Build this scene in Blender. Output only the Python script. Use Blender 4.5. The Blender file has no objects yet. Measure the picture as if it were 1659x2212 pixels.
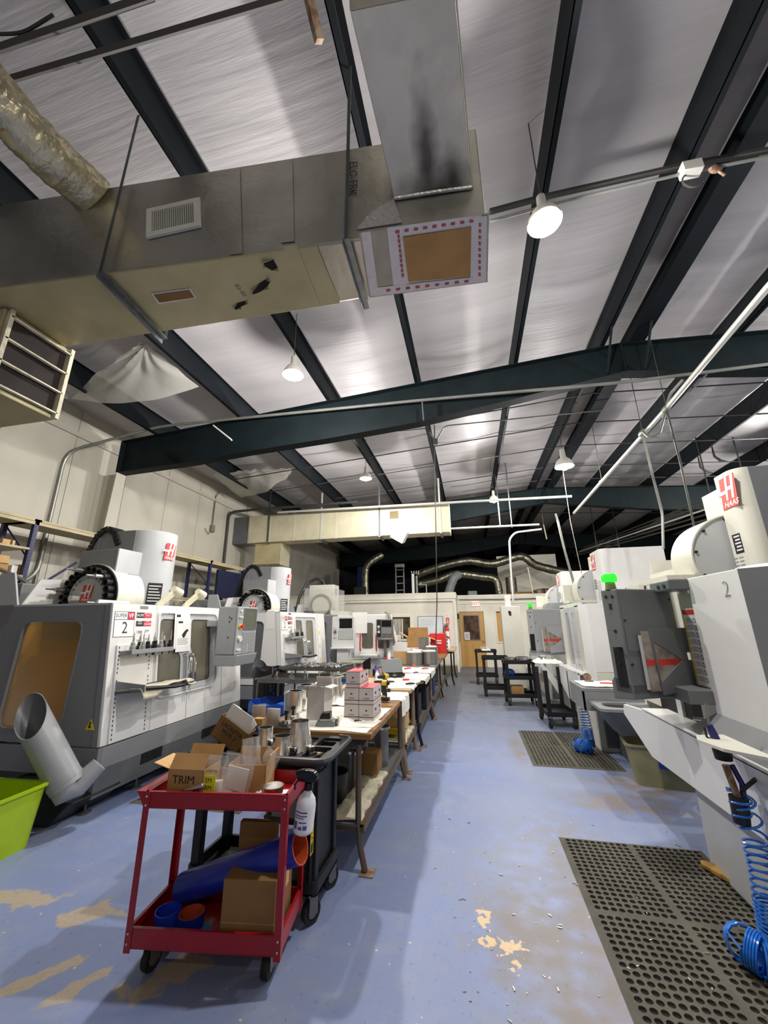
import bpy, bmesh, math, random
from mathutils import Vector, Matrix, noise
random.seed(7)
S = bpy.context.scene
COL = S.collection
PI = math.pi
# ---------------------------------------------------------------- camera
W, H, FPX = 1659., 2212., 833.
CX, CY = W/2, H/2
def _n(v): return Vector(v).normalized()
_dy = _n((1018-CX, -(1343-CY), -FPX))
_dz = _n((800-CX, CY+1800, -FPX)); _dz = (_dz-_dy*_dz.dot(_dy)).normalized()
_dx = _dy.cross(_dz)
R3 = Matrix((_dx, _dy, _dz))
CAM = Vector((0, 0, 1.65))
cam = bpy.data.cameras.new('camera'); camo = bpy.data.objects.new('camera', cam); COL.objects.link(camo)
cam.sensor_fit = 'HORIZONTAL'; cam.sensor_width = 36; cam.lens = FPX/W*36; cam.clip_end = 100; cam.clip_start = .02
camo.matrix_world = Matrix.Translation(CAM) @ R3.to_4x4()
S.camera = camo
def ray(u, v): return R3 @ Vector((u-CX, -(v-CY), -FPX))
def at(u, v, x=None, y=None, z=None):
    """world point on a real plane (x=, y= or z= constant) seen at reference position u,v"""
    d = ray(u, v)
    t = (x/d.x) if x is not None else (y/d.y) if y is not None else ((z-CAM.z)/d.z)
    return CAM+d*t
# ---------------------------------------------------------------- world, exposure, lights
wd = bpy.data.worlds.new('world'); S.world = wd; wd.use_nodes = True
wd.node_tree.nodes['Background'].inputs[0].default_value = (.7, .7, .72, 1)
wd.node_tree.nodes['Background'].inputs[1].default_value = .25
S.view_settings.view_transform = 'Standard'; S.view_settings.look = 'None'
S.view_settings.gamma = 1; S.view_settings.use_curve_mapping = False
S.view_settings.exposure = 0.9
LAMP_POWER = 150.
LAMP_COL = (1., .97, .93)
# lamp spots: x, y, z of the bulb, relative power
LAMPS = [(.86, 2.78, 5.0, 1.35), (-2.2, 4.28, 5.0, 1.3), (-2.25, 8.42, 5.0, 1.3), (.87, 11.0, 5.0, 1.5), (2.35, 9.0, 5.1, .9),
         (5.4, 4.3, 5.0, .8), (7.6, 10.8, 5.0, 1.5), (1.6, -2.6, 5.0, .3), (8.8, 7.2, 4.9, 1.)]  # the three right-hand lamps are unseen, added for more even light
# ---------------------------------------------------------------- materials
def lin(c):
    c = c/255.
    return c/12.92 if c <= .04045 else ((c+.055)/1.055)**2.4
def rgb(c):
    if isinstance(c, str): c = tuple(int(c[i:i+2], 16) for i in (0, 2, 4))
    return (lin(c[0]), lin(c[1]), lin(c[2]), 1)
M = {}
def mat(name, col, rough=.5, metal=0., var=0., scale=8., col2=None, bump=0., bscale=None, stretch=(1, 1, 1), trans=0., emis=0., coat=0., alpha=1., detail=4, lo=.42, hi=.62):
    m = bpy.data.materials.new(name); m.use_nodes = True; M[name] = m
    nt = m.node_tree; N = nt.nodes; L = nt.links; p = N['Principled BSDF']
    p.inputs['Base Color'].default_value = rgb(col); p.inputs['Roughness'].default_value = rough
    p.inputs['Metallic'].default_value = metal
    if trans: p.inputs['Transmission Weight'].default_value = trans; p.inputs['IOR'].default_value = 1.2
    if coat: p.inputs['Coat Weight'].default_value = coat
    if alpha < 1: p.inputs['Alpha'].default_value = alpha
    if emis: p.inputs['Emission Color'].default_value = rgb(col); p.inputs['Emission Strength'].default_value = emis
    if col2 is not None or var or bump:
        tc = N.new('ShaderNodeTexCoord'); mp = N.new('ShaderNodeMapping'); mp.inputs['Scale'].default_value = stretch
        L.new(tc.outputs['Object'], mp.inputs[0])
    if col2 is not None or var:
        nz = N.new('ShaderNodeTexNoise'); nz.inputs['Scale'].default_value = scale; nz.inputs['Detail'].default_value = detail
        L.new(mp.outputs[0], nz.inputs['Vector'])
        cr = N.new('ShaderNodeValToRGB'); L.new(nz.outputs['Fac'], cr.inputs[0])
        a = rgb(col); b = rgb(col2) if col2 is not None else tuple(x*(1-var) for x in a[:3])+(1,)
        cr.color_ramp.elements[0].color = a; cr.color_ramp.elements[0].position = lo
        cr.color_ramp.elements[1].color = b; cr.color_ramp.elements[1].position = hi
        L.new(cr.outputs[0], p.inputs['Base Color'])
    if bump:
        nb = N.new('ShaderNodeTexNoise'); nb.inputs['Scale'].default_value = bscale or scale; nb.inputs['Detail'].default_value = 6
        L.new(mp.outputs[0], nb.inputs['Vector'])
        bp = N.new('ShaderNodeBump'); bp.inputs['Strength'].default_value = bump; bp.inputs['Distance'].default_value = .02
        L.new(nb.outputs['Fac'], bp.inputs['Height']); L.new(bp.outputs[0], p.inputs['Normal'])
    return m
mat('wall', 'bfbaad', .6, var=.12, scale=1.2, bump=.15, bscale=30, stretch=(1, 1, .4))
mat('wall_far', 'e6e1d2', .55, var=.08, scale=1.5)
mat('dark_wall', '2a2c33', .8)
mat('green_steel', '0e191c', .65, var=.3, scale=3)
mat('dark_purlin', '0d1318', .7, var=.35, scale=2)
for _k in ('green_steel', 'dark_purlin'): M[_k].node_tree.nodes['Principled BSDF'].inputs['Specular IOR Level'].default_value = .18
mat('duct_foil', 'bdbaac', .36, .8, var=.2, scale=2.2, bump=.3, bscale=9)
mat('duct_kraft', 'c1b58c', .42, .25, var=.14, scale=2.5, bump=.2, bscale=8)
mat('duct_pale', 'cfc8ac', .4, .2, var=.1, scale=3, bump=.12, bscale=8)
mat('duct_grey', 'b9b3a3', .5, .3, var=.25, scale=3.2, bump=.25, bscale=40)
mat('galvanised', '8d9192', .35, .85, var=.25, scale=14)
mat('foil', 'efe2bb', .3, .8, var=.25, scale=5, bump=1.0, bscale=14)
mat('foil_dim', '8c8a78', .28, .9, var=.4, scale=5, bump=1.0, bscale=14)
mat('strap_steel', '55605f', .45, .6)
mat('foil_tape', 'c9c7c4', .25, .7, bump=.6, bscale=30)
mat('white_tape', 'd9d2d4', .4, .2, bump=.4, bscale=30)
mat('red_print', 'b04a4a', .5)
mat('cardboard', 'b58a55', .8, var=.15, scale=5)
mat('cardboard_light', 'd1a873', .8, var=.12, scale=5)
mat('cardboard_dark', '8a6436', .8, var=.15, scale=5)
mat('soot_hole', '1d1512', .9)  # near-black fill for torn holes, slots and grille backs
mat('pipe_white', 'c9c8c0', .4, .3)
mat('pipe_grey', '8b8c86', .4, .5, var=.2, scale=3)
mat('pipe_dark', '4a4a46', .5, .5)
mat('rust', '6b4a35', .8, col2='9a8672', scale=14)
mat('plastic_sheet', 'cfcdc4', .3, alpha=.55, bump=.5, bscale=5)
mat('machine_white', 'e8e7e4', .32, var=.05, scale=2, coat=.15)
mat('machine_offwhite', 'dedccf', .38, var=.06, scale=2)
mat('machine_grey', '8d8e8f', .4, var=.08, scale=3)
mat('machine_light_grey', 'c2c4c6', .4, var=.06, scale=3)
mat('machine_dark_grey', '64676a', .42, var=.12, scale=4)
mat('machine_side', '85868a', .4, var=.08, scale=2)
mat('pendant_grey', '6e7272', .45, var=.14, scale=3)
mat('pendant_light', 'a4a6a8', .42, var=.05, scale=3)
mat('drain_pipe', '9b9da0', .4, var=.06, scale=3)
mat('black_metal', '17181a', .4)
mat('black_plastic', '141416', .5, var=.2, scale=10)
mat('black_gloss', '0c0c0e', .15)
mat('dark_rubber', '1c1b1b', .75, var=.3, scale=20)
mat('seam', '5a5c5e', .6)
mat('dark_slot', '0b0b0c', .9)
mat('window_grey', '6d6b62', .22, .35, col2='8f8a74', scale=2.5, lo=.35, hi=.7, stretch=(1, 1, .5))
mat('amber_pane', 'e0bc5c', .22, trans=.92)
mat('yellow_liner', 'c2a868', .5)
mat('chrome', 'd8d8d8', .12, 1.)
mat('steel', 'd0d0ce', .32, .95, var=.1, scale=12)
mat('machined', 'eae8e4', .2, 1., var=.12, scale=6, stretch=(1, 1, .1))
mat('dull_steel', '8b8884', .42, .8, var=.2, scale=10)
mat('pot_steel', 'b2aea8', .33, .85, var=.15, scale=8, stretch=(1, 1, .2))
mat('red_paint', 'a00818', .35, var=.12, scale=5, coat=.1)
mat('haas_red', 'd0392f', .4)
mat('sticker_red', 'cf2f48', .4)
mat('white_sticker', 'f0efee', .4)
mat('ink', '1a1a1c', .6)
mat('grey_ink', '8c8c92', .6)
mat('blue_ink', '5a5a9c', .6)
mat('yellow_sticker', 'f2d02a', .5)
mat('paper', 'efedea', .7, var=.04, scale=6)
mat('lamp_cream', 'dcd5b8', .45)
mat('lamp_amber', 'd8bd6a', .4)
mat('screen', '101214', .15)
mat('screen_green', '5d6152', .2)
mat('keys', '9a9b9c', .5)
mat('knob_white', 'd8d8d4', .35)
mat('rag', 'd8d0b8', .9, var=.2, scale=9, bump=.6, bscale=18)
mat('cloth_white', 'f3efe6', .9, col2='dfd6bc', scale=4, bump=.5, bscale=12, lo=.55, hi=.75)
mat('shop_blue', '10205a', .45)
mat('rack_blue', '22265a', .45, var=.2, scale=9)
mat('rack_panel_blue', '131c3c', .55)
mat('shelf_board', 'bdb08c', .6, var=.15, scale=4)
mat('particle_wood', 'c39a5c', .75, var=.15, scale=8)
mat('table_wood', '9c713f', .6, col2='6d4a27', scale=4, stretch=(.3, 8, 8), bump=.2)
mat('pale_wood', 'd2b48f', .6, var=.15, scale=6)
mat('leg_steel', '6a6358', .5, .6, col2='7c5b41', scale=7)
mat('leg_tan', '93836a', .6, .2, var=.2, scale=7)
mat('mat_rubber', '585448', .75, var=.25, scale=5, bump=.2, bscale=60)
mat('hose_blue', '1c6fd0', .2, coat=.6)
mat('hose_dark_blue', '1b1f66', .4)
mat('black_hose', '101012', .4)
mat('silicone_blue', '1c2f9c', .3, var=.15, scale=6)
mat('silicone_bright', '1b3fc8', .35)
mat('silicone_orange', 'b84a22', .6)
mat('card_blue', '2a86b8', .5)
mat('lime', 'a6c40c', .35, var=.1, scale=5)
mat('olive_bin', '8d8a6a', .5, var=.15, scale=5)
mat('bin_blue', '1a3f9c', .4)
mat('bag_blue', '2456b8', .3, alpha=.8)
mat('bag_black', '0d0d10', .35)
mat('poly_bag', 'e4e2dc', .15, alpha=.27, bump=.6, bscale=14)
mat('sticky_yellow', 'e6e62e', .6)
mat('bottle_white', 'dfe2e8', .3)
mat('box_white', 'cfc9c6', .6, var=.04, scale=5)
mat('box_pinkwhite', 'e8cdcb', .55)
mat('box_red', 'd9505a', .5)
mat('drill_yellow', 'd8b41e', .4)
mat('bright_red', 'd8282a', .4)
mat('orange_red', 'e0482a', .4)
mat('door_wood', 'c79a55', .5, var=.12, scale=4, stretch=(4, 1, .4))
mat('glass_brown', '5f4438', .2, col2='33271f', scale=5)
mat('office_glass', '5c5238', .15, col2='2c2a20', scale=2.2)
mat('whiteboard', 'dfe2e6', .25)
mat('aluminium', 'b9babb', .3, .9)
mat('green_lamp', '18f01c', .4, emis=2.2)
mat('red_lamp', 'c22a20', .4)
mat('exit_red', 'f0383c', .5, emis=.6)
mat('exit_face', 'f4d8d4', .5, emis=.35)
mat('bulb', 'fff6e6', .4, emis=40.)
mat('reflector', 'e8e4da', .35, .2)
mat('reflector_lit', 'fff4e0', .3, emis=1.5)
mat('yellow_warn', 'e6c21e', .5)
mat('wood_block', 'c49a4e', .8, col2='8a6428', scale=12)
mat('tank_white', 'cfccc0', .5)
mat('clear_plastic', 'e8ecec', .08, alpha=.22)
mat('amber_bottle', '9fa8a0', .3)
mat('green_ink', '1f6a44', .6)
mat('chips', 'a9a8a2', .3, .9)
mat('purple_print', '5d55a8', .5)
mat('sheath_grey', '7b7f80', .5)
mat('pocket_clear', 'a39a8c', .2, col2='7d7068', scale=9)
mat('bar_dark', '4a4643', .6)
mat('rail_grey', '3c3d3f', .45)
# ---------------------------------------------------------------- mesh helpers
class MB:
    def __init__(s): s.v = []; s.f = []
    def add(s, vs, fs, T=None):
        o = len(s.v)
        s.v += [(T @ Vector(v)) if T is not None else Vector(v) for v in vs]
        s.f += [tuple(i+o for i in f) for f in fs]; return s
    def box(s, x0, x1, y0, y1, z0, z1, T=None):
        vs = [(x0,y0,z0),(x1,y0,z0),(x1,y1,z0),(x0,y1,z0),(x0,y0,z1),(x1,y0,z1),(x1,y1,z1),(x0,y1,z1)]
        return s.add(vs, [(0,3,2,1),(4,5,6,7),(0,1,5,4),(1,2,6,5),(2,3,7,6),(3,0,4,7)], T)
    def prism(s, poly, z0, z1, T=None, top=None):
        """poly in xy extruded z0..z1; top = optional other outline at z1"""
        n = len(poly); tp = top or poly
        vs = [(p[0], p[1], z0) for p in poly]+[(p[0], p[1], z1) for p in tp]
        fs = [tuple(range(n-1, -1, -1)), tuple(range(n, 2*n))]+[(i, (i+1) % n, n+(i+1) % n, n+i) for i in range(n)]
        return s.add(vs, fs, T)
    def cyl(s, p0, p1, r0, r1=None, n=12, caps=True):
        if r1 is None: r1 = r0
        p0 = Vector(p0); p1 = Vector(p1); d = (p1-p0)
        q = d.to_track_quat('Z', 'Y').to_matrix()
        vs = []
        for p, r in ((p0, r0), (p1, r1)):
            for k in range(n):
                a = 2*PI*k/n; vs.append(p+q @ Vector((r*math.cos(a), r*math.sin(a), 0)))
        fs = [(k, (k+1) % n, n+(k+1) % n, n+k) for k in range(n)]
        if caps: fs += [tuple(range(n-1, -1, -1)), tuple(range(n, 2*n))]
        return s.add(vs, fs)
    def tube(s, path, r, n=8, caps=True, closed=False):
        P = [Vector(p) for p in path]; m = len(P); vs = []; up = None
        for i, p in enumerate(P):
            if closed: t = P[(i+1) % m]-P[i-1]
            else: t = P[min(i+1, m-1)]-P[max(i-1, 0)]
            t.normalize()
            if up is None:
                up = Vector((0, 0, 1)) if abs(t.z) < .9 else Vector((1, 0, 0))
            a = up.cross(t).normalized(); b = t.cross(a); up = b
            rr = r[i] if isinstance(r, (list, tuple)) else r
            for k in range(n):
                w = 2*PI*k/n; vs.append(p+a*(rr*math.cos(w))+b*(rr*math.sin(w)))
        fs = []
        for i in range(m if closed else m-1):
            j = (i+1) % m
            for k in range(n): fs.append((i*n+k, i*n+(k+1) % n, j*n+(k+1) % n, j*n+k))
        if caps and not closed: fs += [tuple(range(n-1, -1, -1)), tuple((m-1)*n+k for k in range(n))]
        return s.add(vs, fs)
    def lathe(s, prof, n=20, T=None, caps=False):
        vs = []; m = len(prof)
        for r, z in prof:
            for k in range(n): a = 2*PI*k/n; vs.append((r*math.cos(a), r*math.sin(a), z))
        fs = [(i*n+k, i*n+(k+1) % n, (i+1)*n+(k+1) % n, (i+1)*n+k) for i in range(m-1) for k in range(n)]
        if caps: fs += [tuple(range(n-1, -1, -1)), tuple((m-1)*n+k for k in range(n))]
        return s.add(vs, fs, T)
    def grid(s, fn, nu, nv):
        vs = [fn(i/nu, j/nv) for j in range(nv+1) for i in range(nu+1)]
        return s.add(vs, [(j*(nu+1)+i, j*(nu+1)+i+1, (j+1)*(nu+1)+i+1, (j+1)*(nu+1)+i) for j in range(nv) for i in range(nu)])
    def quad(s, *p): return s.add(p, [tuple(range(len(p)))])
    def ball(s, c, r, n=10, sc=(1, 1, 1)):
        pr = [(max(r*math.sin(PI*i/n), 1e-4), -r*math.cos(PI*i/n)) for i in range(n+1)]
        return s.lathe(pr, n*2 if n > 5 else 8, Matrix.Translation(c) @ Matrix.Diagonal((*sc, 1)))
def T(x=0, y=0, z=0): return Matrix.Translation((x, y, z))
def RX(a): return Matrix.Rotation(math.radians(a), 4, 'X')
def RY(a): return Matrix.Rotation(math.radians(a), 4, 'Y')
def RZ(a): return Matrix.Rotation(math.radians(a), 4, 'Z')
def XZ(y=0): return Matrix(((1,0,0,0),(0,0,-1,y),(0,1,0,0),(0,0,0,1)))   # plane xy -> world xz, extrude towards -y
def YZ(x=0): return Matrix(((0,0,1,x),(1,0,0,0),(0,1,0,0),(0,0,0,1)))    # plane xy -> world yz, extrude towards +x
def tag(o, label=None, cat=None, group=None, kind=None):
    if label: o['label'] = label
    if cat: o['category'] = cat
    if group: o['group'] = group
    if kind: o['kind'] = kind
    return o
def finish(me, m, smooth=35):
    me.materials.clear(); me.materials.append(M[m] if isinstance(m, str) else m)
    if smooth:
        me.polygons.foreach_set('use_smooth', [True]*len(me.polygons)); me.set_sharp_from_angle(angle=math.radians(smooth))
    me.update()
def obj(name, mb, m, parent=None, bevel=0, thick=0, smooth=35, loc=None, sub=0, seg=2):
    if isinstance(mb, MB):
        me = bpy.data.meshes.new(name); me.from_pydata([tuple(v) for v in mb.v], [], mb.f)
    else: me = mb
    finish(me, m, smooth)
    o = bpy.data.objects.new(name, me); COL.objects.link(o)
    if parent: o.parent = parent
    if loc: o.location = loc
    if sub: md = o.modifiers.new('s', 'SUBSURF'); md.levels = md.render_levels = sub
    if thick: md = o.modifiers.new('t', 'SOLIDIFY'); md.thickness = thick; md.offset = 0
    if bevel: md = o.modifiers.new('b', 'BEVEL'); md.width = bevel; md.segments = seg; md.limit_method = 'ANGLE'; md.angle_limit = math.radians(40)
    return o
def thing(name, label, cat, loc=(0, 0, 0), rz=0, group=None):
    o = bpy.data.objects.new(name, None); COL.objects.link(o); o.empty_display_size = .1
    o.location = loc; o.rotation_euler = (0, 0, math.radians(rz))
    return tag(o, label, cat, group)
def base(o):
    """move a single-mesh thing's origin to its base centre"""
    vs = [v.co for v in o.data.vertices]
    c = Vector(((min(v.x for v in vs)+max(v.x for v in vs))/2, (min(v.y for v in vs)+max(v.y for v in vs))/2, min(v.z for v in vs)))
    o.data.transform(Matrix.Translation(-c)); o.location = o.matrix_basis @ c; return o
def solo(name, mb, m, label, cat, group=None, **k):
    o = obj(name, mb, m, **k)
    if not k.get('loc'): base(o)
    return tag(o, label, cat, group)
def struct(name, mb, m, parent=None, **k):
    o = obj(name, mb, m, parent, **k)
    if not parent: o['kind'] = 'structure'
    return o
def copy_tree(o, parent=None, loc=None, rz=None, label=None, skip=()):
    c = o.copy(); COL.objects.link(c)
    if parent is not None: c.parent = parent
    if loc is not None: c.location = loc
    if rz is not None: c.rotation_euler = (0, 0, math.radians(rz))
    if label: c['label'] = label
    for ch in KIDS(o):
        if ch.name.split('.')[0] in skip: continue
        copy_tree(ch, c)
    return c
def KIDS(o): return [x for x in bpy.data.objects if x.parent == o]
def rrect(x0, x1, y0, y1, r=.03, n=4):
    if not isinstance(r, (list, tuple)): r = [r]*4
    pts = []
    for (cx, cy, a0), q in zip(((x1-r[0], y0+r[0], -90), (x1-r[1], y1-r[1], 0), (x0+r[2], y1-r[2], 90), (x0+r[3], y0+r[3], 180)), r):
        for k in range(n+1):
            a = math.radians(a0+90*k/n); pts.append((cx+q*math.cos(a), cy+q*math.sin(a)))
    return pts
def rpoly(poly, r, n=3):
    """round the corners of a polygon"""
    out = []; m = len(poly)
    for i in range(m):
        p = Vector(poly[i]); a = Vector(poly[i-1])-p; b = Vector(poly[(i+1) % m])-p
        q = min(r, a.length*.45, b.length*.45); A = p+a.normalized()*q; B = p+b.normalized()*q
        for k in range(n+1):
            t = k/n; out.append(tuple((A*(1-t)+p*t)*(1-t)+(p*(1-t)+B*t)*t))
    return out
def plate(outline, holes, th, Tm=None):
    """flat plate with holes, in xy, thickness th centred on z=0 -> mesh"""
    cu = bpy.data.curves.new('c', 'CURVE'); cu.dimensions = '2D'; cu.fill_mode = 'BOTH'; cu.extrude = th/2
    for poly in [outline]+list(holes):
        sp = cu.splines.new('POLY'); sp.points.add(len(poly)-1); sp.use_cyclic_u = True
        for q, p in zip(sp.points, poly): q.co = (p[0], p[1], 0, 1)
    ob = bpy.data.objects.new('c', cu); me = bpy.data.meshes.new_from_object(ob)
    bpy.data.objects.remove(ob); bpy.data.curves.remove(cu)
    if Tm is not None: me.transform(Tm)
    return me
def text(name, body, size, m, parent, Tm, ext=.0006, align='CENTER', shear=0, bold=0, width=1.):
    cu = bpy.data.curves.new('t', 'FONT'); cu.body = body; cu.size = size; cu.extrude = ext; cu.align_x = align; cu.align_y = 'CENTER'
    cu.shear = shear; cu.offset = bold; cu.resolution_u = 2
    ob = bpy.data.objects.new('t', cu); me = bpy.data.meshes.new_from_object(ob)
    bpy.data.objects.remove(ob); bpy.data.curves.remove(cu)
    me.transform(Tm @ Matrix.Diagonal((width, 1, 1, 1)))
    return obj(name, me, m, parent, smooth=0)
def frame3(o, x, y):
    """matrix with origin o, x axis and y axis given (z = normal)"""
    x = Vector(x).normalized(); y = Vector(y); z = x.cross(y).normalized(); y = z.cross(x)
    m = Matrix((x, y, z)).transposed().to_4x4(); m.translation = o; return m
def lines(n, x0, x1, y0, y1, th, Tm, jit=.3):
    mb = MB()
    for i in range(n):
        y = y0+(y1-y0)*(i+.5)/n; e = x1-random.random()*jit*(x1-x0)
        mb.box(x0, e, y-th/2, y+th/2, 0, .0012, Tm)
    return mb
def arc(c, r, a0, a1, n, ax='xz'):
    out = []
    for k in range(n+1):
        a = math.radians(a0+(a1-a0)*k/n); u = r*math.cos(a); w = r*math.sin(a)
        out.append({'xz': (c[0]+u, c[1], c[2]+w), 'yz': (c[0], c[1]+u, c[2]+w), 'xy': (c[0]+u, c[1]+w, c[2])}[ax])
    return out
def crumple(cx, cy, cz, sx, sy, h, seed=0, nu=22, nv=18, amp=1., rot=0, droop=None):
    """a rumpled cloth patch lying on z=cz; droop(x,y) may lower it"""
    mb = MB(); ca, sa = math.cos(rot), math.sin(rot)
    def fn(u, v):
        x = (u-.5)*sx; y = (v-.5)*sy
        e = .06*noise.noise(Vector((x*5+seed, y*5, 1)))
        z = abs(noise.noise(Vector((x*9+seed, y*9, seed*1.7))))*h*amp+abs(noise.noise(Vector((x*22, y*22+seed, 3))))*h*.4
        X = cx+ca*x-sa*y+e*.5; Y = cy+sa*x+ca*y+e*.5
        z = cz+.003+z*min(1, 6*min(u, 1-u, v, 1-v)+.15)
        if droop: X, Y, z = droop(X, Y, z)
        return (X, Y, z)
    return mb.grid(fn, nu, nv)
def hit(u, v, p0, n):
    d = ray(u, v); n = Vector(n); return CAM+d*((Vector(p0)-CAM).dot(n)/d.dot(n))
# ================================================================ floor
XL, XR, YB, YF = -7.15, 12.6, -4.2, 29.
def floor_mat():
    m = bpy.data.materials.new('floor_paint'); m.use_nodes = True; nt = m.node_tree; N = nt.nodes; L = nt.links; p = N['Principled BSDF']
    tc = N.new('ShaderNodeTexCoord')
    def nz(sc, det=5, st=(1, 1, 1), dist=0):
        mp = N.new('ShaderNodeMapping'); mp.inputs['Scale'].default_value = st; L.new(tc.outputs['Object'], mp.inputs[0])
        n = N.new('ShaderNodeTexNoise'); n.inputs['Scale'].default_value = sc; n.inputs['Detail'].default_value = det; n.inputs['Distortion'].default_value = dist
        L.new(mp.outputs[0], n.inputs['Vector']); return n.outputs['Fac']
    def ramp(f, a, b):
        r = N.new('ShaderNodeMapRange'); r.inputs['From Min'].default_value = a; r.inputs['From Max'].default_value = b; L.new(f, r.inputs['Value']); return r.outputs[0]
    def mth(op, a, b):
        q = N.new('ShaderNodeMath'); q.operation = op; q.use_clamp = op != 'ADD' and op != 'SUBTRACT'
        for i, x in enumerate((a, b)):
            if isinstance(x, (int, float)): q.inputs[i].default_value = x
            else: L.new(x, q.inputs[i])
        return q.outputs[0]
    def mix(f, a, b):
        x = N.new('ShaderNodeMix'); x.data_type = 'RGBA'; L.new(f, x.inputs[0])
        for i, c in ((6, a), (7, b)):
            if isinstance(c, str): x.inputs[i].default_value = rgb(c)
            else: L.new(c, x.inputs[i])
        return x.outputs[2]
    def blob(cx, cy, rx, ry, rot=0):
        """soft worn place at x,y of the floor: 1 inside, 0 outside"""
        mp = N.new('ShaderNodeMapping'); mp.vector_type = 'TEXTURE'; mp.inputs['Location'].default_value = (cx, cy, 0)
        mp.inputs['Rotation'].default_value = (0, 0, math.radians(rot)); mp.inputs['Scale'].default_value = (rx, ry, 1)
        L.new(tc.outputs['Object'], mp.inputs[0])
        ln = N.new('ShaderNodeVectorMath'); ln.operation = 'LENGTH'; L.new(mp.outputs[0], ln.inputs[0])
        return ramp(ln.outputs['Value'], 1.25, .35)
    def blobs(lst):
        o = None
        for b in lst:
            q = blob(*b); o = q if o is None else mth('MAXIMUM', o, q)
        return o
    n1 = nz(1.1, 6); n2 = nz(7, 8); n3 = nz(38, 4)
    c = mix(ramp(n1, .35, .7), '7d8db8', '8791ae')
    c = mix(mth('MULTIPLY', ramp(n2, .5, .75), .5), c, '989cab')
    # greyer, more trafficked paint far down the aisle
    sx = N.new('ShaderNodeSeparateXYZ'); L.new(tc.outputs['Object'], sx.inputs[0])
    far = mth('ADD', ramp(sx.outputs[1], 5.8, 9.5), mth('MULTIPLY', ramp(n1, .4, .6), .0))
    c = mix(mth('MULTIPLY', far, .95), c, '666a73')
    # dirt brought off the mats
    dirt = blobs([(.62, 2.9, .35, 1.5), (.35, 2.3, .28, .4), (.5, 6.2, .14, .9), (1.3, 4.6, .7, .35), (1.6, 5.1, .5, .5), (.2, 2.75, .35, .5)])
    c = mix(mth('MULTIPLY', mth('MULTIPLY', dirt, ramp(mth('ADD', n2, mth('MULTIPLY', dirt, .28)), .5, .85)), .85), c, '86776a')
    grime = blobs([(.3, 3.2, .5, 1.2), (-3.9, 3.2, .5, .5), (1.1, 6.2, .6, 1.6), (0, 8.6, .8, 2)])
    c = mix(mth('MULTIPLY', mth('MULTIPLY', grime, ramp(n2, .42, .6)), .45), c, '8a8a8c')
    # paint worn through to concrete
    worn = blobs([(-3.0, 2.36, .62, .16, 18), (-2.35, 2.42, .3, .13, 20), (-1.86, 2.7, .3, .09, 62), (-2.2, 2.0, .3, .07, 55), (-1.95, 2.02, .22, .06, 60),
                  (-2.5, 1.75, .3, .07, 40), (-2.2, 1.62, .2, .08, 30), (-1.55, 2.2, .5, .12, 60), (-1.35, 1.45, .12, .05, 30)])
    c = mix(ramp(mth('ADD', n2, mth('MULTIPLY', worn, .37)), .74, .8), c, mix(n3, '9c8b79', 'c2b5a2'))
    chip = blobs([(-.02, 2.68, .09, .06), (.08, 2.66, .12, .07), (-.05, 2.85, .06, .12), (.1, 2.55, .03, .1), (.12, 2.2, .05, .04)])
    n4 = nz(26, 3)
    c = mix(ramp(mth('ADD', n4, mth('MULTIPLY', chip, .3)), .72, .75), c, 'e0c398')
    # small white chips and flecks
    vo = N.new('ShaderNodeTexVoronoi'); vo.inputs['Scale'].default_value = 9; L.new(tc.outputs['Object'], vo.inputs['Vector'])
    c = mix(mth('MULTIPLY', ramp(vo.outputs['Distance'], .07, .045), ramp(n2, .52, .56)), c, 'c9ccd4')
    c = mix(mth('MULTIPLY', ramp(n3, .6, .72), .35), c, '545c74')
    L.new(c, p.inputs['Base Color'])
    r = N.new('ShaderNodeMapRange'); r.inputs['To Min'].default_value = .32; r.inputs['To Max'].default_value = .6; L.new(n2, r.inputs['Value']); L.new(r.outputs[0], p.inputs['Roughness'])
    bp = N.new('ShaderNodeBump'); bp.inputs['Strength'].default_value = .12; bp.inputs['Distance'].default_value = .004; L.new(n3, bp.inputs['Height']); L.new(bp.outputs[0], p.inputs['Normal'])
    M['floor_paint'] = m
floor_mat()
struct('floor', MB().box(XL, XR, YB, YF, -.1, 0), 'floor_paint')
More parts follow.
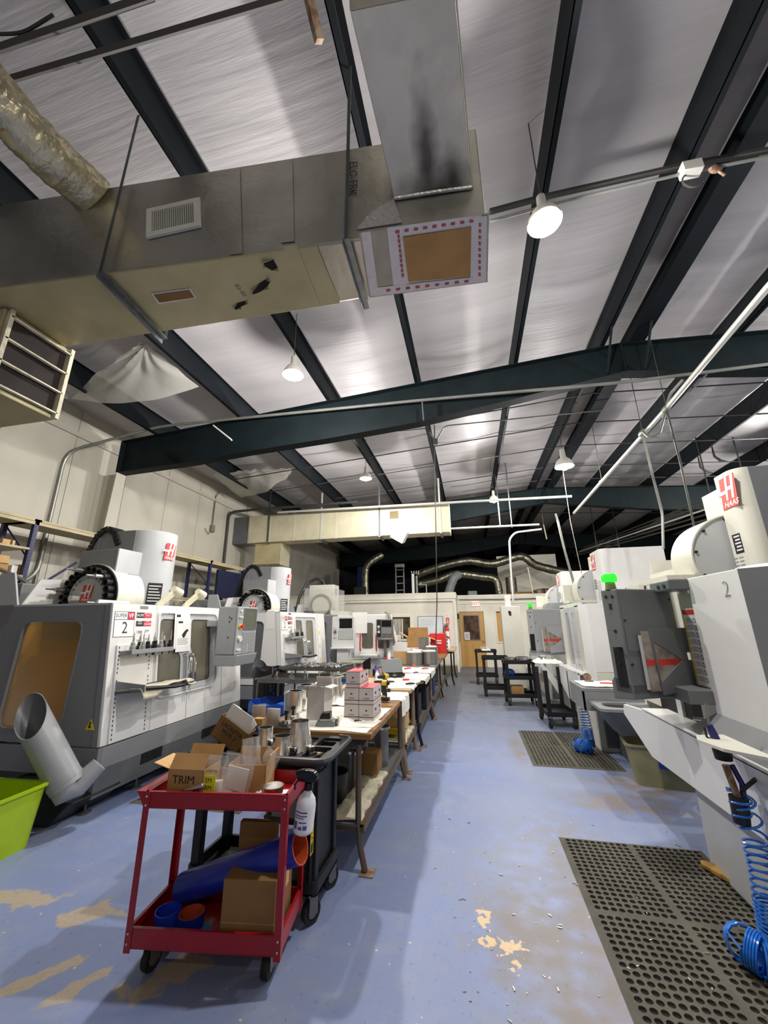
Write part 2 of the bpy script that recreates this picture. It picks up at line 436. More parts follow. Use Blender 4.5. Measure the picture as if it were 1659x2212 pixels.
# ================================================================ roof
XRG, ZE, ZR = 2.65, 5.26, 5.94
def zr(x): return ZR-abs(x-XRG)*(ZR-ZE)/(XRG-XL)
PUR = [-5.96, -4.09, -2.30, -.66, 1.03, 2.38, 2.92, 4.3, 6.0, 7.7, 9.4, 11.1]
def vinyl():
    m = mat('roof_vinyl', 'b4b0b2', .5, var=.1, scale=.9, bump=.4, bscale=4, stretch=(.3, 4, 1))
vinyl()
edges = [XL]+PUR+[XR]
for name, lo, hi in (('ceiling', XL, XRG), ('ceiling', XRG, XR)):
    xs = [e for e in edges if lo <= e <= hi]+[XRG]; xs = sorted(set(xs)); cols = []
    for a, b in zip(xs, xs[1:]):
        k = max(3, int((b-a)/.16)); cols += [a+(b-a)*i/k for i in range(k)]
    cols.append(xs[-1]); NV = 300; vs = []; fs = []
    def sag(x):
        for a, b in zip(xs, xs[1:]):
            if a <= x <= b and b-a > .7: return math.sin(PI*(x-a)/(b-a))
        return 0
    for j in range(NV+1):
        y = YB+(YF-YB)*(j/NV)
        for x in cols:
            s = sag(x)
            w = noise.noise(Vector((x*.5, y*2.6, 0)))*.022+noise.noise(Vector((x*.9+7, y*7.5, 2)))*.008+abs(noise.noise(Vector((x*.35, y*1.15, 9))))*-.03
            vs.append((x, y, zr(x)+.45-s*.05+w*(.25+s)))
    n = len(cols)
    for j in range(NV):
        for i in range(n-1): fs.append((j*n+i, (j+1)*n+i, (j+1)*n+i+1, j*n+i+1))
    struct(name, MB().add(vs, fs), 'roof_vinyl', smooth=180)
struct('ceiling', MB().prism([(XL-.1, ZE+.6), (XRG, ZR+.65), (XR+.1, ZE+.6), (XR+.1, ZE+.7), (XRG, ZR+.75), (XL-.1, ZE+.7)], -YF, -YB, XZ(0)), 'dark_wall', smooth=0)
PN = ['nearest the left wall, crossing over the foil duct', 'second from the left wall', 'third from the left wall, beside the pale rooftop lamps', 'directly over the duct end box', 'just right of the duct end box, behind the brightest lamp', 'narrow one just left of the ridge', 'wide one just right of the ridge', 'first right of the ridge, along the white pipe', 'second right of the ridge', 'third right of the ridge', 'fourth right of the ridge', 'beside the right wall']
for x, d in zip(PUR, PN):
    w = .21; mb = MB(); z = zr(x)
    mb.box(x-.03, x-.02, YB, YF-.2, z, z+.42); mb.box(x-.03, x+.03, YB, YF-.2, z, z+.006); mb.box(x-.03, x+.03, YB, YF-.2, z+.41, z+.416); mb.box(x+.024, x+.03, YB, YF-.2, z+.006, z+.03)
    if abs(x-2.92) < .01: mb.box(x-.16, x+.08, YB, YF-.2, z-.004, z)
    solo('purlin', mb, 'dark_purlin', 'dark green steel roof purlin '+d, 'beam', 'roof purlins running the length of the shop')
RB = [(-6.75, 4.6), (-5.1, 4.66), (-3.9, 4.75), (-2.3, 4.83), (-.65, 4.95), (.9, 5.16), (2.65, 5.42), (4.4, 5.16), (5.95, 4.95), (7.6, 4.83), (9.2, 4.75), (10.6, 4.66), (12.2, 4.6)]
RAFT = [6.0, 13.1, 20.2]
RL = ['nearest tapered dark green roof rafter spanning above the first machines', 'middle dark green roof rafter just behind the far pale duct', 'farthest dark green roof rafter above the office roof']
for y, lb in zip(RAFT, RL):
    r = thing('rafter', lb, 'beam', (XRG, y, 0), group='tapered roof rafters')
    top = [(x-XRG, zr(x)-.004) for x, _ in RB]; bot = [(x-XRG, z) for x, z in RB]
    mb = MB()
    for i in range(len(RB)-1):
        q = [bot[i], bot[i+1], top[i+1], top[i]]; mb.prism([(a, b) for a, b in q], -.006, .006, XZ())
    obj('web', mb, 'green_steel', r, smooth=0)
    for nm, pl, d in (('bottom_flange', bot, -.012), ('top_flange', top, -.012)):
        mb = MB()
        for i in range(len(pl)-1):
            a, b = pl[i], pl[i+1]; mb.prism([(a[0], a[1]), (b[0], b[1]), (b[0], b[1]+d), (a[0], a[1]+d)], -.1, .1, XZ())
        obj(nm, mb, 'green_steel', r, smooth=0)
    for x in (-6.75, XRG, 12.2):
        z0 = 4.6 if x != XRG else 5.43
        obj('end_plate', MB().box(x-XRG-.01, x-XRG+.01, -.1, .1, z0, zr(x)-.02), 'green_steel', r, smooth=0)
    for x in PUR:
        if x in (2.38, 2.92, 1.03, -.66, -4.09):
            zb = [b[1] for b in RB if b[0] <= x][-1]
            if x in (2.38, 2.92) : obj('flange_brace', MB().tube([(x-XRG, 1.0*-.55, zr(x)+.02), (x-XRG, -.08, 5.43)], .018, 5), 'green_steel', r)
# wall columns
for y, lb in zip(RAFT[:2], ('cream tapered steel wall column behind the first machine', 'cream tapered steel wall column under the far duct')):
    c = thing('wall_column', lb, 'column', (XL, y, 0), group='wall columns')
    obj('web', MB().prism([(.0, 0), (.22, 0), (.42, 4.59), (.0, 4.59)], -.01, .01, XZ()), 'wall', c, smooth=0)
    obj('inner_flange', MB().prism([(.21, 0), (.23, 0), (.44, 4.59), (.42, 4.59)], -.11, .11, XZ()), 'wall', c, smooth=0)
    obj('outer_flange', MB().box(0, .012, -.11, .11, 0, 4.59), 'wall', c, smooth=0)
# ================================================================ walls
wl = struct('wall_left', MB().box(XL-.12, XL-.012, YB, YF, 0, ZE+.55), 'seam', smooth=0)
y = YB; k = 0
me = None
while y < 21:
    w = 1.19
    if me is None:
        me = MB().box(0, .014, .004, w-.004, 0, ZE+.5)
        o = obj('wall_panel', me, 'wall', wl, bevel=.003, smooth=0); me = o.data
    else:
        o = bpy.data.objects.new('wall_panel', me); COL.objects.link(o); o.parent = wl
        md = o.modifiers.new('b', 'BEVEL'); md.width = .003
    o.location = (XL-.012, y, 0); y += w
struct('wall_left_back', MB().box(XL-.02, XL+.005, 21, YF, 0, ZE+.5), 'dark_wall', smooth=0)
struct('wall_right', MB().box(XR, XR+.12, YB, YF, 0, ZE+.55), 'wall', smooth=0)
struct('wall_back', MB().box(XL-.1, XR+.1, YB-.12, YB, 0, 6.6), 'wall', smooth=0)
struct('wall_front', MB().box(XL-.1, XR+.1, YF, YF+.12, 0, 6.6), 'dark_wall', smooth=0)
struct('trim_1', MB().box(XL+.002, XL+.05, YB, 21, ZE-.13, ZE-.05), 'wall', smooth=0)
# office block: wall plates with window openings
YO, XO, YD, ZO = 14.37, -.5, 16.1, 2.62
def op(u0, v0, u1, v1, y):
    a = at(u0, v0, y=y); b = at(u1, v1, y=y); return (a.x, b.x, b.z, a.z)
wx0, wx1, wz0, wz1 = op(800, 1334, 887, 1380, YO)
xw0 = -4.6
struct('wall_office', plate([(XL+.01, 0), (XO, 0), (XO, ZO), (XL+.01, ZO)], [[(xw0, wz0), (wx1, wz0), (wx1, wz1), (xw0, wz1)]], .1, XZ(YO+.05)), 'wall_far', smooth=0)
struct('wall_office_side', MB().box(XO-.1, XO, YO+.1, YD-.06, 0, ZO), 'wall_far', smooth=0)
dx0, dx1, dz0, dz1 = at(998, 1440, y=YD).x, at(1053, 1440, y=YD).x, 0, 2.03
nx0, nx1, nz0, nz1 = op(1071, 1321, 1083, 1386, YD)
struct('wall_door', plate([(XO-.1, 0), (XR, 0), (XR, ZO), (XO-.1, ZO)], [[(dx0, .0005), (dx1, .0005), (dx1, dz1), (dx0, dz1)], [(nx0, nz0), (nx1+.4, nz0), (nx1+.4, nz1), (nx0, nz1)]], .12, XZ(YD)), 'wall_far', smooth=0)
struct('ceiling', MB().box(XL+.02, XO+.02, YO-.03, YD+5, ZO, ZO+.06), 'wall_far', smooth=0)
struct('ceiling', MB().box(XO+.02, XR-.01, YD-.08, YD+5, ZO, ZO+.05), 'wall_far', smooth=0)
struct('trim_2', MB().box(-5.3, XO+.03, YO-.03, YO-.0, ZO-.16, ZO-.0), 'wall_far', bevel=.004)
struct('trim_3', MB().box(-5.3, XO-.05, YO-.02, YO-.0, ZO-.3, ZO-.26), 'wall_far', bevel=.003)
struct('trim_4', MB().box(XO+.01, XR-.02, YD-.1, YD-.062, ZO-.12, ZO-.0), 'wall_far', bevel=.004)
struct('trim_5', MB().box(XO+.01, XR-.02, YD-.085, YD-.062, ZO-.3, ZO-.27), 'wall_far', bevel=.003)
struct('trim_6', MB().box(XO-.09, XO+.015, YO-.018, YO, 0, ZO-.3), 'wall_far', bevel=.004)
struct('trim_7', MB().box(-1.0, XO-.1, YO-.012, YO, .0, .1), 'wall_far', bevel=.004)
# window_1 of the office
w1 = struct('window_1', MB().box(xw0, wx1, YO+.07, YO+.08, wz0, wz1), 'office_glass', smooth=0)
obj('window_frame', plate([(xw0-.06, wz0-.07), (wx1+.06, wz0-.07), (wx1+.06, wz1+.06), (xw0-.06, wz1+.06)], [[(xw0, wz0), (wx1, wz0), (wx1, wz1), (xw0, wz1)]], .04, XZ(YO-.02)), 'wall_far', w1, smooth=0)
obj('mullion', MB().box((xw0+wx1)/2-.55, (xw0+wx1)/2-.45, YO-.02, YO+.07, wz0, wz1), 'wall_far', w1, smooth=0)
a = at(850, 1345, y=YO); 
for k in range(6): obj('hanging_strip', MB().box(a.x+.06*k, a.x+.035+.06*k, YO+.05, YO+.062, wz0+.02, wz1-.05), 'paper' if k % 2 else 'rag', w1, smooth=0)
w2 = struct('window_2', MB().box(nx0, nx1+.4, YD+.02, YD+.03, nz0, nz1), 'door_wood', smooth=0)
obj('window_frame', plate([(nx0-.05, nz0-.05), (nx1+.45, nz0-.05), (nx1+.45, nz1+.05), (nx0-.05, nz1+.05)], [[(nx0, nz0), (nx1+.4, nz0), (nx1+.4, nz1), (nx0, nz1)]], .03, XZ(YD-.075)), 'wall_far', w2, smooth=0)
# door_1
d1 = struct('door_1', plate([(dx0+.01, .012), (dx1-.01, .012), (dx1-.01, dz1-.01), (dx0+.01, dz1-.01)], [rrect(dx0+.17, dx1-.2, .98, 1.88, .01)], .045, XZ(YD-.02)), 'door_wood', smooth=0)
obj('window_pane', MB().box(dx0+.17, dx1-.2, YD-.022, YD-.016, .98, 1.88), 'glass_brown', d1, smooth=0)
obj('window_trim', plate(rrect(dx0+.14, dx1-.17, .95, 1.91, .01), [rrect(dx0+.175, dx1-.205, .985, 1.875, .01)], .012, XZ(YD-.048)), 'dull_steel', d1, smooth=0)
for q in (0, 1):
    xa = dx0+.15+q*.31
    obj('raised_panel', plate(rrect(xa, xa+.25, .16, .78, .01), [rrect(xa+.03, xa+.22, .19, .75, .01)], .01, XZ(YD-.046)), 'door_wood', d1, smooth=0)
obj('door_knob', MB().cyl((dx1-.075, YD-.045, .93), (dx1-.075, YD-.1, .93), .012, n=8).ball((dx1-.075, YD-.11, .93), .032, 7), 'rust', d1)
p = frame3(Vector((dx0+.27, YD-.053, 1.12)), (1, 0, 0), (0, 0, 1))
obj('notice', MB().box(-.1, .1, -.14, .14, 0, .003, p), 'paper', d1, smooth=0); obj('notice_text', lines(5, -.075, .075, -.1, .1, .014, p @ T(0, 0, .003), .1), 'ink', d1, smooth=0)
struct('trim_8', plate([(dx0-.09, 0), (dx1+.09, 0), (dx1+.09, dz1+.09), (dx0-.09, dz1+.09)], [[(dx0, .001), (dx1, .001), (dx1, dz1), (dx0, dz1)]], .02, XZ(YD-.07)), 'wall_far', smooth=0)
# ================================================================ ducts
DZ0, DZ1 = 4.05, 4.93
def yn(x): return 1.71+(x+2.3)*.086
def yf(x): return 2.27+(x+2.4)*.034
XE = .265
du = thing('air_duct', 'near foil-faced duct board trunk hanging across the top left, kraft yellow underside', 'duct', (-1.5, 1.8, DZ0))
o0 = Vector((-1.5, 1.8, DZ0))
def L(v): return tuple(Vector(v)-o0)
pl = [(-6.9, yn(-6.9)), (XE, yn(XE)), (XE, yf(XE)), (-6.9, yf(-6.9))]
obj('foil_shell', MB().prism([(a+1.5, b-1.8) for a, b in pl], .012, DZ1-DZ0), 'duct_foil', du, bevel=.012, smooth=0)
obj('kraft_bottom', MB().prism([(a+1.5, b-1.8) for a, b in [(-6.9, yn(-6.9)), (-.83, yn(-.83)), (-.83, yf(-.83)), (-6.9, yf(-6.9))]], -.003, .012), 'duct_kraft', du, bevel=.004, smooth=0)
nf = Vector((.086, -1, 0)).normalized(); pf = Vector((-2.3, 1.71, DZ0))
def fp(u, v, off=.004): return hit(u, v, pf+nf*off, nf)
def bp_(u, v, off=.004): return at(u, v, z=DZ0-off)
def patch(mb, c, th, nrm):
    """thin real slab from a list of world corners lying in one plane"""
    n = Vector(nrm)*th; k = len(c); vs = [L(p) for p in c]+[L(p+n) for p in c]
    return mb.add(vs, [tuple(range(k)), tuple(range(2*k-1, k-1, -1))]+[(i, i+k, (i+1) % k+k, (i+1) % k) for i in range(k)])
# raised cap where the flat sections lap, section seams of tape
for us in ((618, 345, 622, 522), (505, 362, 510, 548)):
    obj('foil_tape_seam', patch(MB(), [fp(us[0]-14, us[1]+6), fp(us[0]+14, us[1]+3), fp(us[2]+14, us[3]), fp(us[2]-14, us[3]+3)], .004, nf), 'duct_foil', du, smooth=0)
obj('foil_tape_seam', patch(MB(), [bp_(612, 533), bp_(640, 527), bp_(690, 653), bp_(664, 658)], .004, (0, 0, -1)), 'duct_kraft', du, smooth=0)
# supply grille on the face
g = [fp(320, 457), fp(434, 431), fp(430, 497), fp(319, 518)]
gx = (g[1]-g[0]); gy = (g[3]-g[0])
fr = MB()
def gp(a, b): return g[0]+gx*a+gy*b
for (a0, a1, b0, b1) in ((0, 1, 0, .14), (0, 1, .84, 1), (0, .1, .14, .84), (.88, 1, .14, .84)):
    patch(fr, [gp(a0, b0), gp(a1, b0), gp(a1, b1), gp(a0, b1)], .02, nf)
gf = obj('grille_frame', fr, 'machine_offwhite', du, smooth=0, bevel=.002)
obj('grille_back', patch(MB(), [gp(.1, .14), gp(.88, .14), gp(.88, .84), gp(.1, .84)], .003, nf), 'soot_hole', du, smooth=0)
for k in range(19):
    a = .12+.76*k/19; obj('vane', patch(MB(), [gp(a, .14), gp(a+.012, .14), gp(a+.012, .84), gp(a, .84)], .016, nf), 'machine_offwhite', du, smooth=0)
# slot patch, tears and pen marks on the underside
q = [bp_(327, 633), bp_(412, 622), bp_(424, 643), bp_(342, 657)]
obj('slot_tape', patch(MB(), q, .004, (0, 0, -1)), 'white_tape', du, smooth=0)
obj('slot_cover', patch(MB(), [bp_(333, 637, .009), bp_(409, 627, .009), bp_(419, 642, .009), bp_(345, 653, .009)], .004, (0, 0, -1)), 'cardboard_dark', du, smooth=0)
for c in ([(568, 565), (590, 560), (600, 578), (588, 584), (572, 575)], [(545, 628), (560, 612), (575, 603), (584, 608), (578, 618), (562, 630), (546, 636)], [(505, 665), (512, 655), (530, 650), (536, 655), (522, 661), (510, 669)]):
    pts = [bp_(*p) for p in c]
    obj('torn_hole', patch(MB(), pts, .003, (0, 0, -1)), 'soot_hole', du, smooth=0)
    mb = MB(); m = len(pts); cc = sum(pts, Vector())/m
    for i in range(0, m, 2): mb.add([L(pts[i]), L(pts[(i+1) % m]), L(pts[i]+(pts[i]-cc)*.25+Vector((0, 0, -.03)))], [(0, 1, 2)])
    obj('torn_flap', mb, 'duct_kraft', du, thick=.003, smooth=0)
tm = frame3(fp(762, 385, .008), (0, 0, -1), nf.cross(Vector((0, 0, -1)))); tm.translation = Vector(L(tm.translation))
text('pen_lettering', 'ELO-FRK', .085, 'ink', du, tm, bold=-.001, width=1.0, align='CENTER')
b1 = bp_(520, 628, .006); tm = frame3(L(b1), (-.15, -1, 0), (-1, .15, 0)); tm = frame3(L(b1), (.1, .99, 0), (.99, -.1, 0))
text('pen_lettering', '03-22', .05, 'grey_ink', du, tm)
# end box underside: silver skin, printed tape frame, cardboard patch
eb = [bp_(776, 502), bp_(1056, 460), bp_(1053, 607), bp_(797, 641)]
obj('end_box_skin', patch(MB(), eb, .01, (0, 0, -1)), 'duct_grey', du, smooth=0)
fo = [(776, 502), (860, 488), (1056, 462), (1054, 606), (800, 641)]
def strip(k, a, b, c, d): return [bp_(*q, .0152+.0006*k) for q in (a, b, c, d)]
for k_, s in enumerate((((836, 492), (1040, 464), (1040, 486), (840, 515)), ((836, 492), (870, 488), (884, 612), (850, 620)), ((1018, 470), (1052, 466), (1050, 608), (1016, 612)), ((806, 622), (1050, 596), (1050, 608), (808, 640)), ((780, 503), (800, 500), (818, 636), (800, 640)))):
    obj('printed_tape', patch(MB(), strip(k_, *s), .0005, (0, 0, -1)), 'white_tape', du, smooth=0)
mb = MB()
for s in (((850, 500), (1030, 474)), ((858, 505), (868, 600)), ((1034, 480), (1033, 600)), ((830, 626), (1020, 604))):
    for k in range(9):
        t = (k+.2)/9; u = s[0][0]+(s[1][0]-s[0][0])*t; v = s[0][1]+(s[1][1]-s[0][1])*t
        hz = abs(s[1][0]-s[0][0]) > abs(s[1][1]-s[0][1]); du_, dv_ = (9, -1.4) if hz else (.6, 7)
        w_ = (0, 5) if hz else (5, 0)
        patch(mb, [bp_(u, v, (.019)), bp_(u+du_, v+dv_, (.019)), bp_(u+du_+w_[0], v+dv_+w_[1], (.019)), bp_(u+w_[0], v+w_[1], (.019))], .001, (0, 0, -1))
obj('tape_print', mb, 'red_print', du, smooth=0)['kind'] = 'stuff'
obj('cardboard_patch', patch(MB(), [bp_(870, 512, .0155), bp_(1018, 489, .0155), bp_(1016, 596, .0155), bp_(882, 607, .0155)], .006, (0, 0, -1)), 'cardboard', du, smooth=0)
obj('foil_wrap', patch(MB(), [fp(770, 497), fp(868, 482), fp(850, 430), fp(800, 462)], .006, nf), 'foil_tape', du, smooth=0)
# trapeze hangers
for (ba, bb, rt, lb) in (((225, 585), (348, 718), (236, 402), 'left galvanised trapeze hanger strapped under the near duct'), ((738, 478), (788, 648), (740, 300), 'dark galvanised channel hanger under the near duct beside its end box')):
    a = bp_(*ba, .0); b = bp_(*bb, .0); a = Vector((a.x, yn(a.x)-.05, DZ0-.03)); b = Vector((b.x, yf(b.x)+.06, DZ0-.03))
    h = thing('duct_hanger', lb, 'hanger', ((a.x+b.x)/2, (a.y+b.y)/2, DZ0-.05), group='duct hangers')
    oo = Vector(h.location); d = (b-a).normalized(); s = d.cross(Vector((0, 0, 1)))*.024
    mb = MB(); P = [a-s, a+s, b+s, b-s]
    mb.add([tuple(p-oo) for p in P]+[tuple(p-oo+Vector((0, 0, .006))) for p in P], [(0, 1, 2, 3), (7, 6, 5, 4), (0, 4, 5, 1), (1, 5, 6, 2), (2, 6, 7, 3), (3, 7, 4, 0)])
    P2 = [a-s, a-s*.8, b-s*.8, b-s]; mb.add([tuple(p-oo) for p in P2]+[tuple(p-oo+Vector((0, 0, -.045))) for p in P2], [(0, 1, 2, 3), (7, 6, 5, 4), (0, 4, 5, 1), (1, 5, 6, 2), (2, 6, 7, 3), (3, 7, 4, 0)])
    obj('channel', mb, 'galvanised', h, smooth=0)
    for e, nm in ((a, 'front_strap'), (b, 'rear_strap')):
        e = Vector(e); tp = Vector((e.x, e.y, zr(e.x)+.03))
        obj(nm, MB().box(e.x-oo.x-.012, e.x-oo.x+.012, e.y-oo.y-.002, e.y-oo.y+.002, e.z-oo.z, tp.z-oo.z), 'strap_steel', h, smooth=0)
# drop duct from the end box up towards the roof behind the viewer
dr = -ray(1123, 1580); dr.normalize()
pL_ = fp(852, 436, .0); pR_ = fp(1018, 404, .0)
zb_ = (pL_.z+pR_.z)/2; pL_.z = zb_; pR_.z = zb_
pR_ = Vector((min(pR_.x, XE-.04), yn(.2)-.005, zb_)); pL_.y = yn(pL_.x)-.005
LEN = .81
upv = dr.cross(Vector((1, 0, 0))).normalized(); upv = upv if upv.z > 0 else -upv
dd = thing('drop_duct', 'large beige duct sloping up over the viewer, sooty where it meets the near duct', 'duct', tuple((pL_+pR_)/2))
oo = (pL_+pR_)/2
th = .34
c8 = [pL_, pR_, pR_+dr*LEN, pL_+dr*LEN]
mb = MB(); mb.add([tuple(p-oo) for p in c8]+[tuple(p+upv*th-oo) for p in c8], [(0, 3, 2, 1), (4, 5, 6, 7), (0, 1, 5, 4), (1, 2, 6, 5), (2, 3, 7, 6), (3, 0, 4, 7)])
def soot():
    m = mat('drop_duct_skin', 'f0e8da',   .5, .05, var=.15, scale=4, bump=.15, bscale=50); nt = m.node_tree; N = nt.nodes; Lk = nt.links
    p = N['Principled BSDF']; src = p.inputs['Base Color'].links[0].from_socket
    tc = N.new('ShaderNodeTexCoord'); res = src
    for (cx, cy, rx, ry) in ((.06, .0, .3, .15), (-.01, -.2, .08, .34), (.14, -.06, .1, .16)):
        mp = N.new('ShaderNodeMapping'); mp.vector_type = 'TEXTURE'; mp.inputs['Location'].default_value = (cx, cy, 0); mp.inputs['Scale'].default_value = (rx, ry, 5)
        Lk.new(tc.outputs['Object'], mp.inputs[0]); nz = N.new('ShaderNodeTexNoise'); nz.inputs['Scale'].default_value = 7; Lk.new(tc.outputs['Object'], nz.inputs['Vector'])
        ln = N.new('ShaderNodeVectorMath'); ln.operation = 'LENGTH'; Lk.new(mp.outputs[0], ln.inputs[0])
        ad = N.new('ShaderNodeMath'); ad.operation = 'ADD'; Lk.new(ln.outputs['Value'], ad.inputs[0]); Lk.new(nz.outputs['Fac'], ad.inputs[1])
        r = N.new('ShaderNodeMapRange'); r.inputs['From Min'].default_value = 1.7; r.inputs['From Max'].default_value = .7; r.inputs['To Max'].default_value = .85; Lk.new(ad.outputs[0], r.inputs['Value'])
        mx = N.new('ShaderNodeMix'); mx.data_type = 'RGBA'; Lk.new(r.outputs[0], mx.inputs[0]); Lk.new(res, mx.inputs[6]); mx.inputs[7].default_value = rgb('3a322c'); res = mx.outputs[2]
    Lk.new(res, p.inputs['Base Color'])
soot()
obj('duct_skin', mb, 'drop_duct_skin', dd, bevel=.008, smooth=0)
mb = MB(); e = c8[2:]; 
mb.add([tuple(p-oo) for p in (e[1], e[0], e[0]+upv*th, e[1]+upv*th)]+[tuple(Vector((p.x, p.y-.05, zr(0)+.15))-oo) for p in (e[1], e[0], e[0]+upv*th+Vector((0, -.2, 0)), e[1]+upv*th+Vector((0, -.2, 0)))], [(0, 1, 2, 3), (7, 6, 5, 4), (0, 4, 5, 1), (1, 5, 6, 2), (2, 6, 7, 3), (3, 7, 4, 0)])
obj('riser', mb, 'duct_grey', dd, smooth=0)
mb = MB(); s1 = pR_+Vector((.004, 0, 0)); 
mb.add([tuple(p-oo) for p in (s1, s1+dr*LEN, s1+dr*LEN+Vector((.008, 0, 0)), s1+Vector((.008, 0, 0)))]+[tuple(p+upv*.03-oo) for p in (s1, s1+dr*LEN, s1+dr*LEN+Vector((.008, 0, 0)), s1+Vector((.008, 0, 0)))], [(0, 1, 2, 3), (7, 6, 5, 4), (0, 4, 5, 1), (1, 5, 6, 2), (2, 6, 7, 3), (3, 7, 4, 0)])
obj('edge_strip', mb, 'duct_pale', dd, smooth=0)
obj('foil_seal', MB().tube([tuple(pL_-oo+Vector((0, -.01, -.008))), tuple((pL_+pR_)/2-oo+Vector((0, -.018, -.012))), tuple(pR_-oo+Vector((0, -.01, -.005)))], .012, 6), 'foil_tape', dd)
# flexible foil duct joining the near duct from the upper left
f0 = fp(205, 425, -.02); f1 = at(-60, 150, z=f0.z+.1); path = []
for k in range(15):
    t = k/14; p = f0.lerp(f1, t); p.z += -.05*math.sin(PI*t); path.append(p)
mb = MB(); P = [p-f0 for p in path]; dirn = (P[-1]-P[0]).normalized(); a_ = Vector((0, 0, 1)).cross(dirn).normalized(); b_ = dirn.cross(a_)
nu, nv = 90, 26; vs = []
for i in range(nu+1):
    t = i/nu; c = P[0].lerp(P[-1], t)+Vector((0, 0, -.05*math.sin(PI*t)))
    for k in range(nv):
        w = 2*PI*k/nv; r = .162+.012*noise.noise(Vector((t*9, math.cos(w)*1.6, math.sin(w)*1.6)))+.008*noise.noise(Vector((t*34+3, math.cos(w)*5, math.sin(w)*5)))
        vs.append(tuple(c+a_*(r*math.cos(w))+b_*(r*math.sin(w))))
mb.add(vs, [(i*nv+k, i*nv+(k+1) % nv, (i+1)*nv+(k+1) % nv, (i+1)*nv+k) for i in range(nu) for k in range(nv)])
fd = obj('flexible_duct', mb, 'foil'); fd.location = f0
tag(fd, 'crinkled shiny foil flexible duct entering the near duct from the upper left', 'duct')
# louvred supply box hanging at the left edge
lb_ = thing('supply_box', 'brown supply air box with cream louvre frame hanging at the left edge', 'vent', (-3.6, 2.05, 3.3))
obj('box_shell', MB().box(-.5, .22, -.28, .25, .05, .74), 'duct_kraft', lb_, bevel=.006, smooth=0)
obj('louvre_back', MB().box(.221, .226, -.24, .21, .09, .7), 'soot_hole', lb_, smooth=0)
for k in range(4): obj('louvre_slat', MB().prism([(-.25, 0), (.23, 0), (.23, .012), (-.25, .012)], 0, .03, Matrix.Translation((.232, 0, .09+.195*k)) @ Matrix(((0, 0, 1, 0), (1, 0, 0, 0), (0, 1, 0, 0), (0, 0, 0, 1)))), 'rag', lb_, smooth=0)
for yy in (-.26, .22): obj('frame_side', MB().box(.226, .262, yy, yy+.03, .05, .74), 'rag', lb_, smooth=0)
obj('strap', MB().box(.0, .02, .0, .005, .74, 1.9), 'strap_steel', lb_, smooth=0)
# far duct
YD2 = 10.57
fd2 = thing('air_duct', 'far pale duct crossing the shop in front of the middle rafter, dark metal left end', 'duct', (-3.5, YD2, 4.05))
def fx(u): return at(u, 1140, y=YD2).x+3.5
xs = [fx(487), fx(538), fx(583), fx(635), fx(693), fx(725), fx(822), fx(922), fx(971)]
for i in range(8):
    m_ = 'machine_dark_grey' if i == 0 else 'duct_pale'; e = .02 if i == 0 else 0
    obj('duct_section', MB().box(xs[i]+.004, xs[i+1]-.004, 0+e, .5, .0, .86), m_, fd2, bevel=.008, smooth=0)
    obj('joint_band', MB().box(xs[i+1]-.02, xs[i+1]+.02, -.008, .508, -.008, .868), 'duct_pale' if i else 'duct_grey', fd2, smooth=0)
for k, u in enumerate((580, 694, 820, 952)):
    x = fx(u)
    obj('hanger_strap', MB().box(x-.025, x+.025, -.02, -.012, -.03, 1.6), 'strap_steel' if k % 2 == 0 else 'pipe_white', fd2, smooth=0)
    obj('hanger_channel', MB().box(x-.03, x+.03, -.03, .55, -.04, -.01), 'galvanised', fd2, smooth=0)
x = fx(852); gr = obj('grille_frame', plate(rrect(x-.17, x+.17, .42, .75, .01), [rrect(x-.13, x+.13, .47, .7, .005)], .02, XZ(-.015)), 'machine_offwhite', fd2, smooth=0)
obj('grille_back', MB().box(x-.13, x+.13, -.006, -.002, .47, .7), 'soot_hole', fd2, smooth=0)
for k in range(9): obj('vane', MB().box(x-.13, x+.13, -.014, -.008, .478+.025*k, .488+.025*k), 'yellow_liner', fd2, smooth=0)
bx = solo('diffuser_box', MB().box(-.2, .2, -.12, .12, -.12, .2, Matrix.Translation(at(862, 1158, y=YD2-.16)) @ RY(32) @ RX(20)), 'machine_offwhite', 'tilted white diffuser box fixed on the bottom edge of the far duct', 'vent', bevel=.004, smooth=0)
a = at(547, 1222, y=YD2+.1); b = at(606, 1180, y=YD2+.1)
sb = thing('supply_box', 'olive metal supply box hanging below the far duct near the wall column', 'vent', (a.x, YD2+.12, a.z))
obj('box_shell', MB().box(0, b.x-a.x, 0, .6, .05, 4.05-a.z), 'duct_kraft', sb, bevel=.006, smooth=0)
obj('side_panel', MB().box(b.x-a.x+.001, b.x-a.x+.012, -.01, .61, .0, 4.05-a.z), 'duct_pale', sb, smooth=0)
obj('lip', MB().box(-.02, b.x-a.x, -.015, -.001, .03, .1), 'duct_kraft', sb, smooth=0)
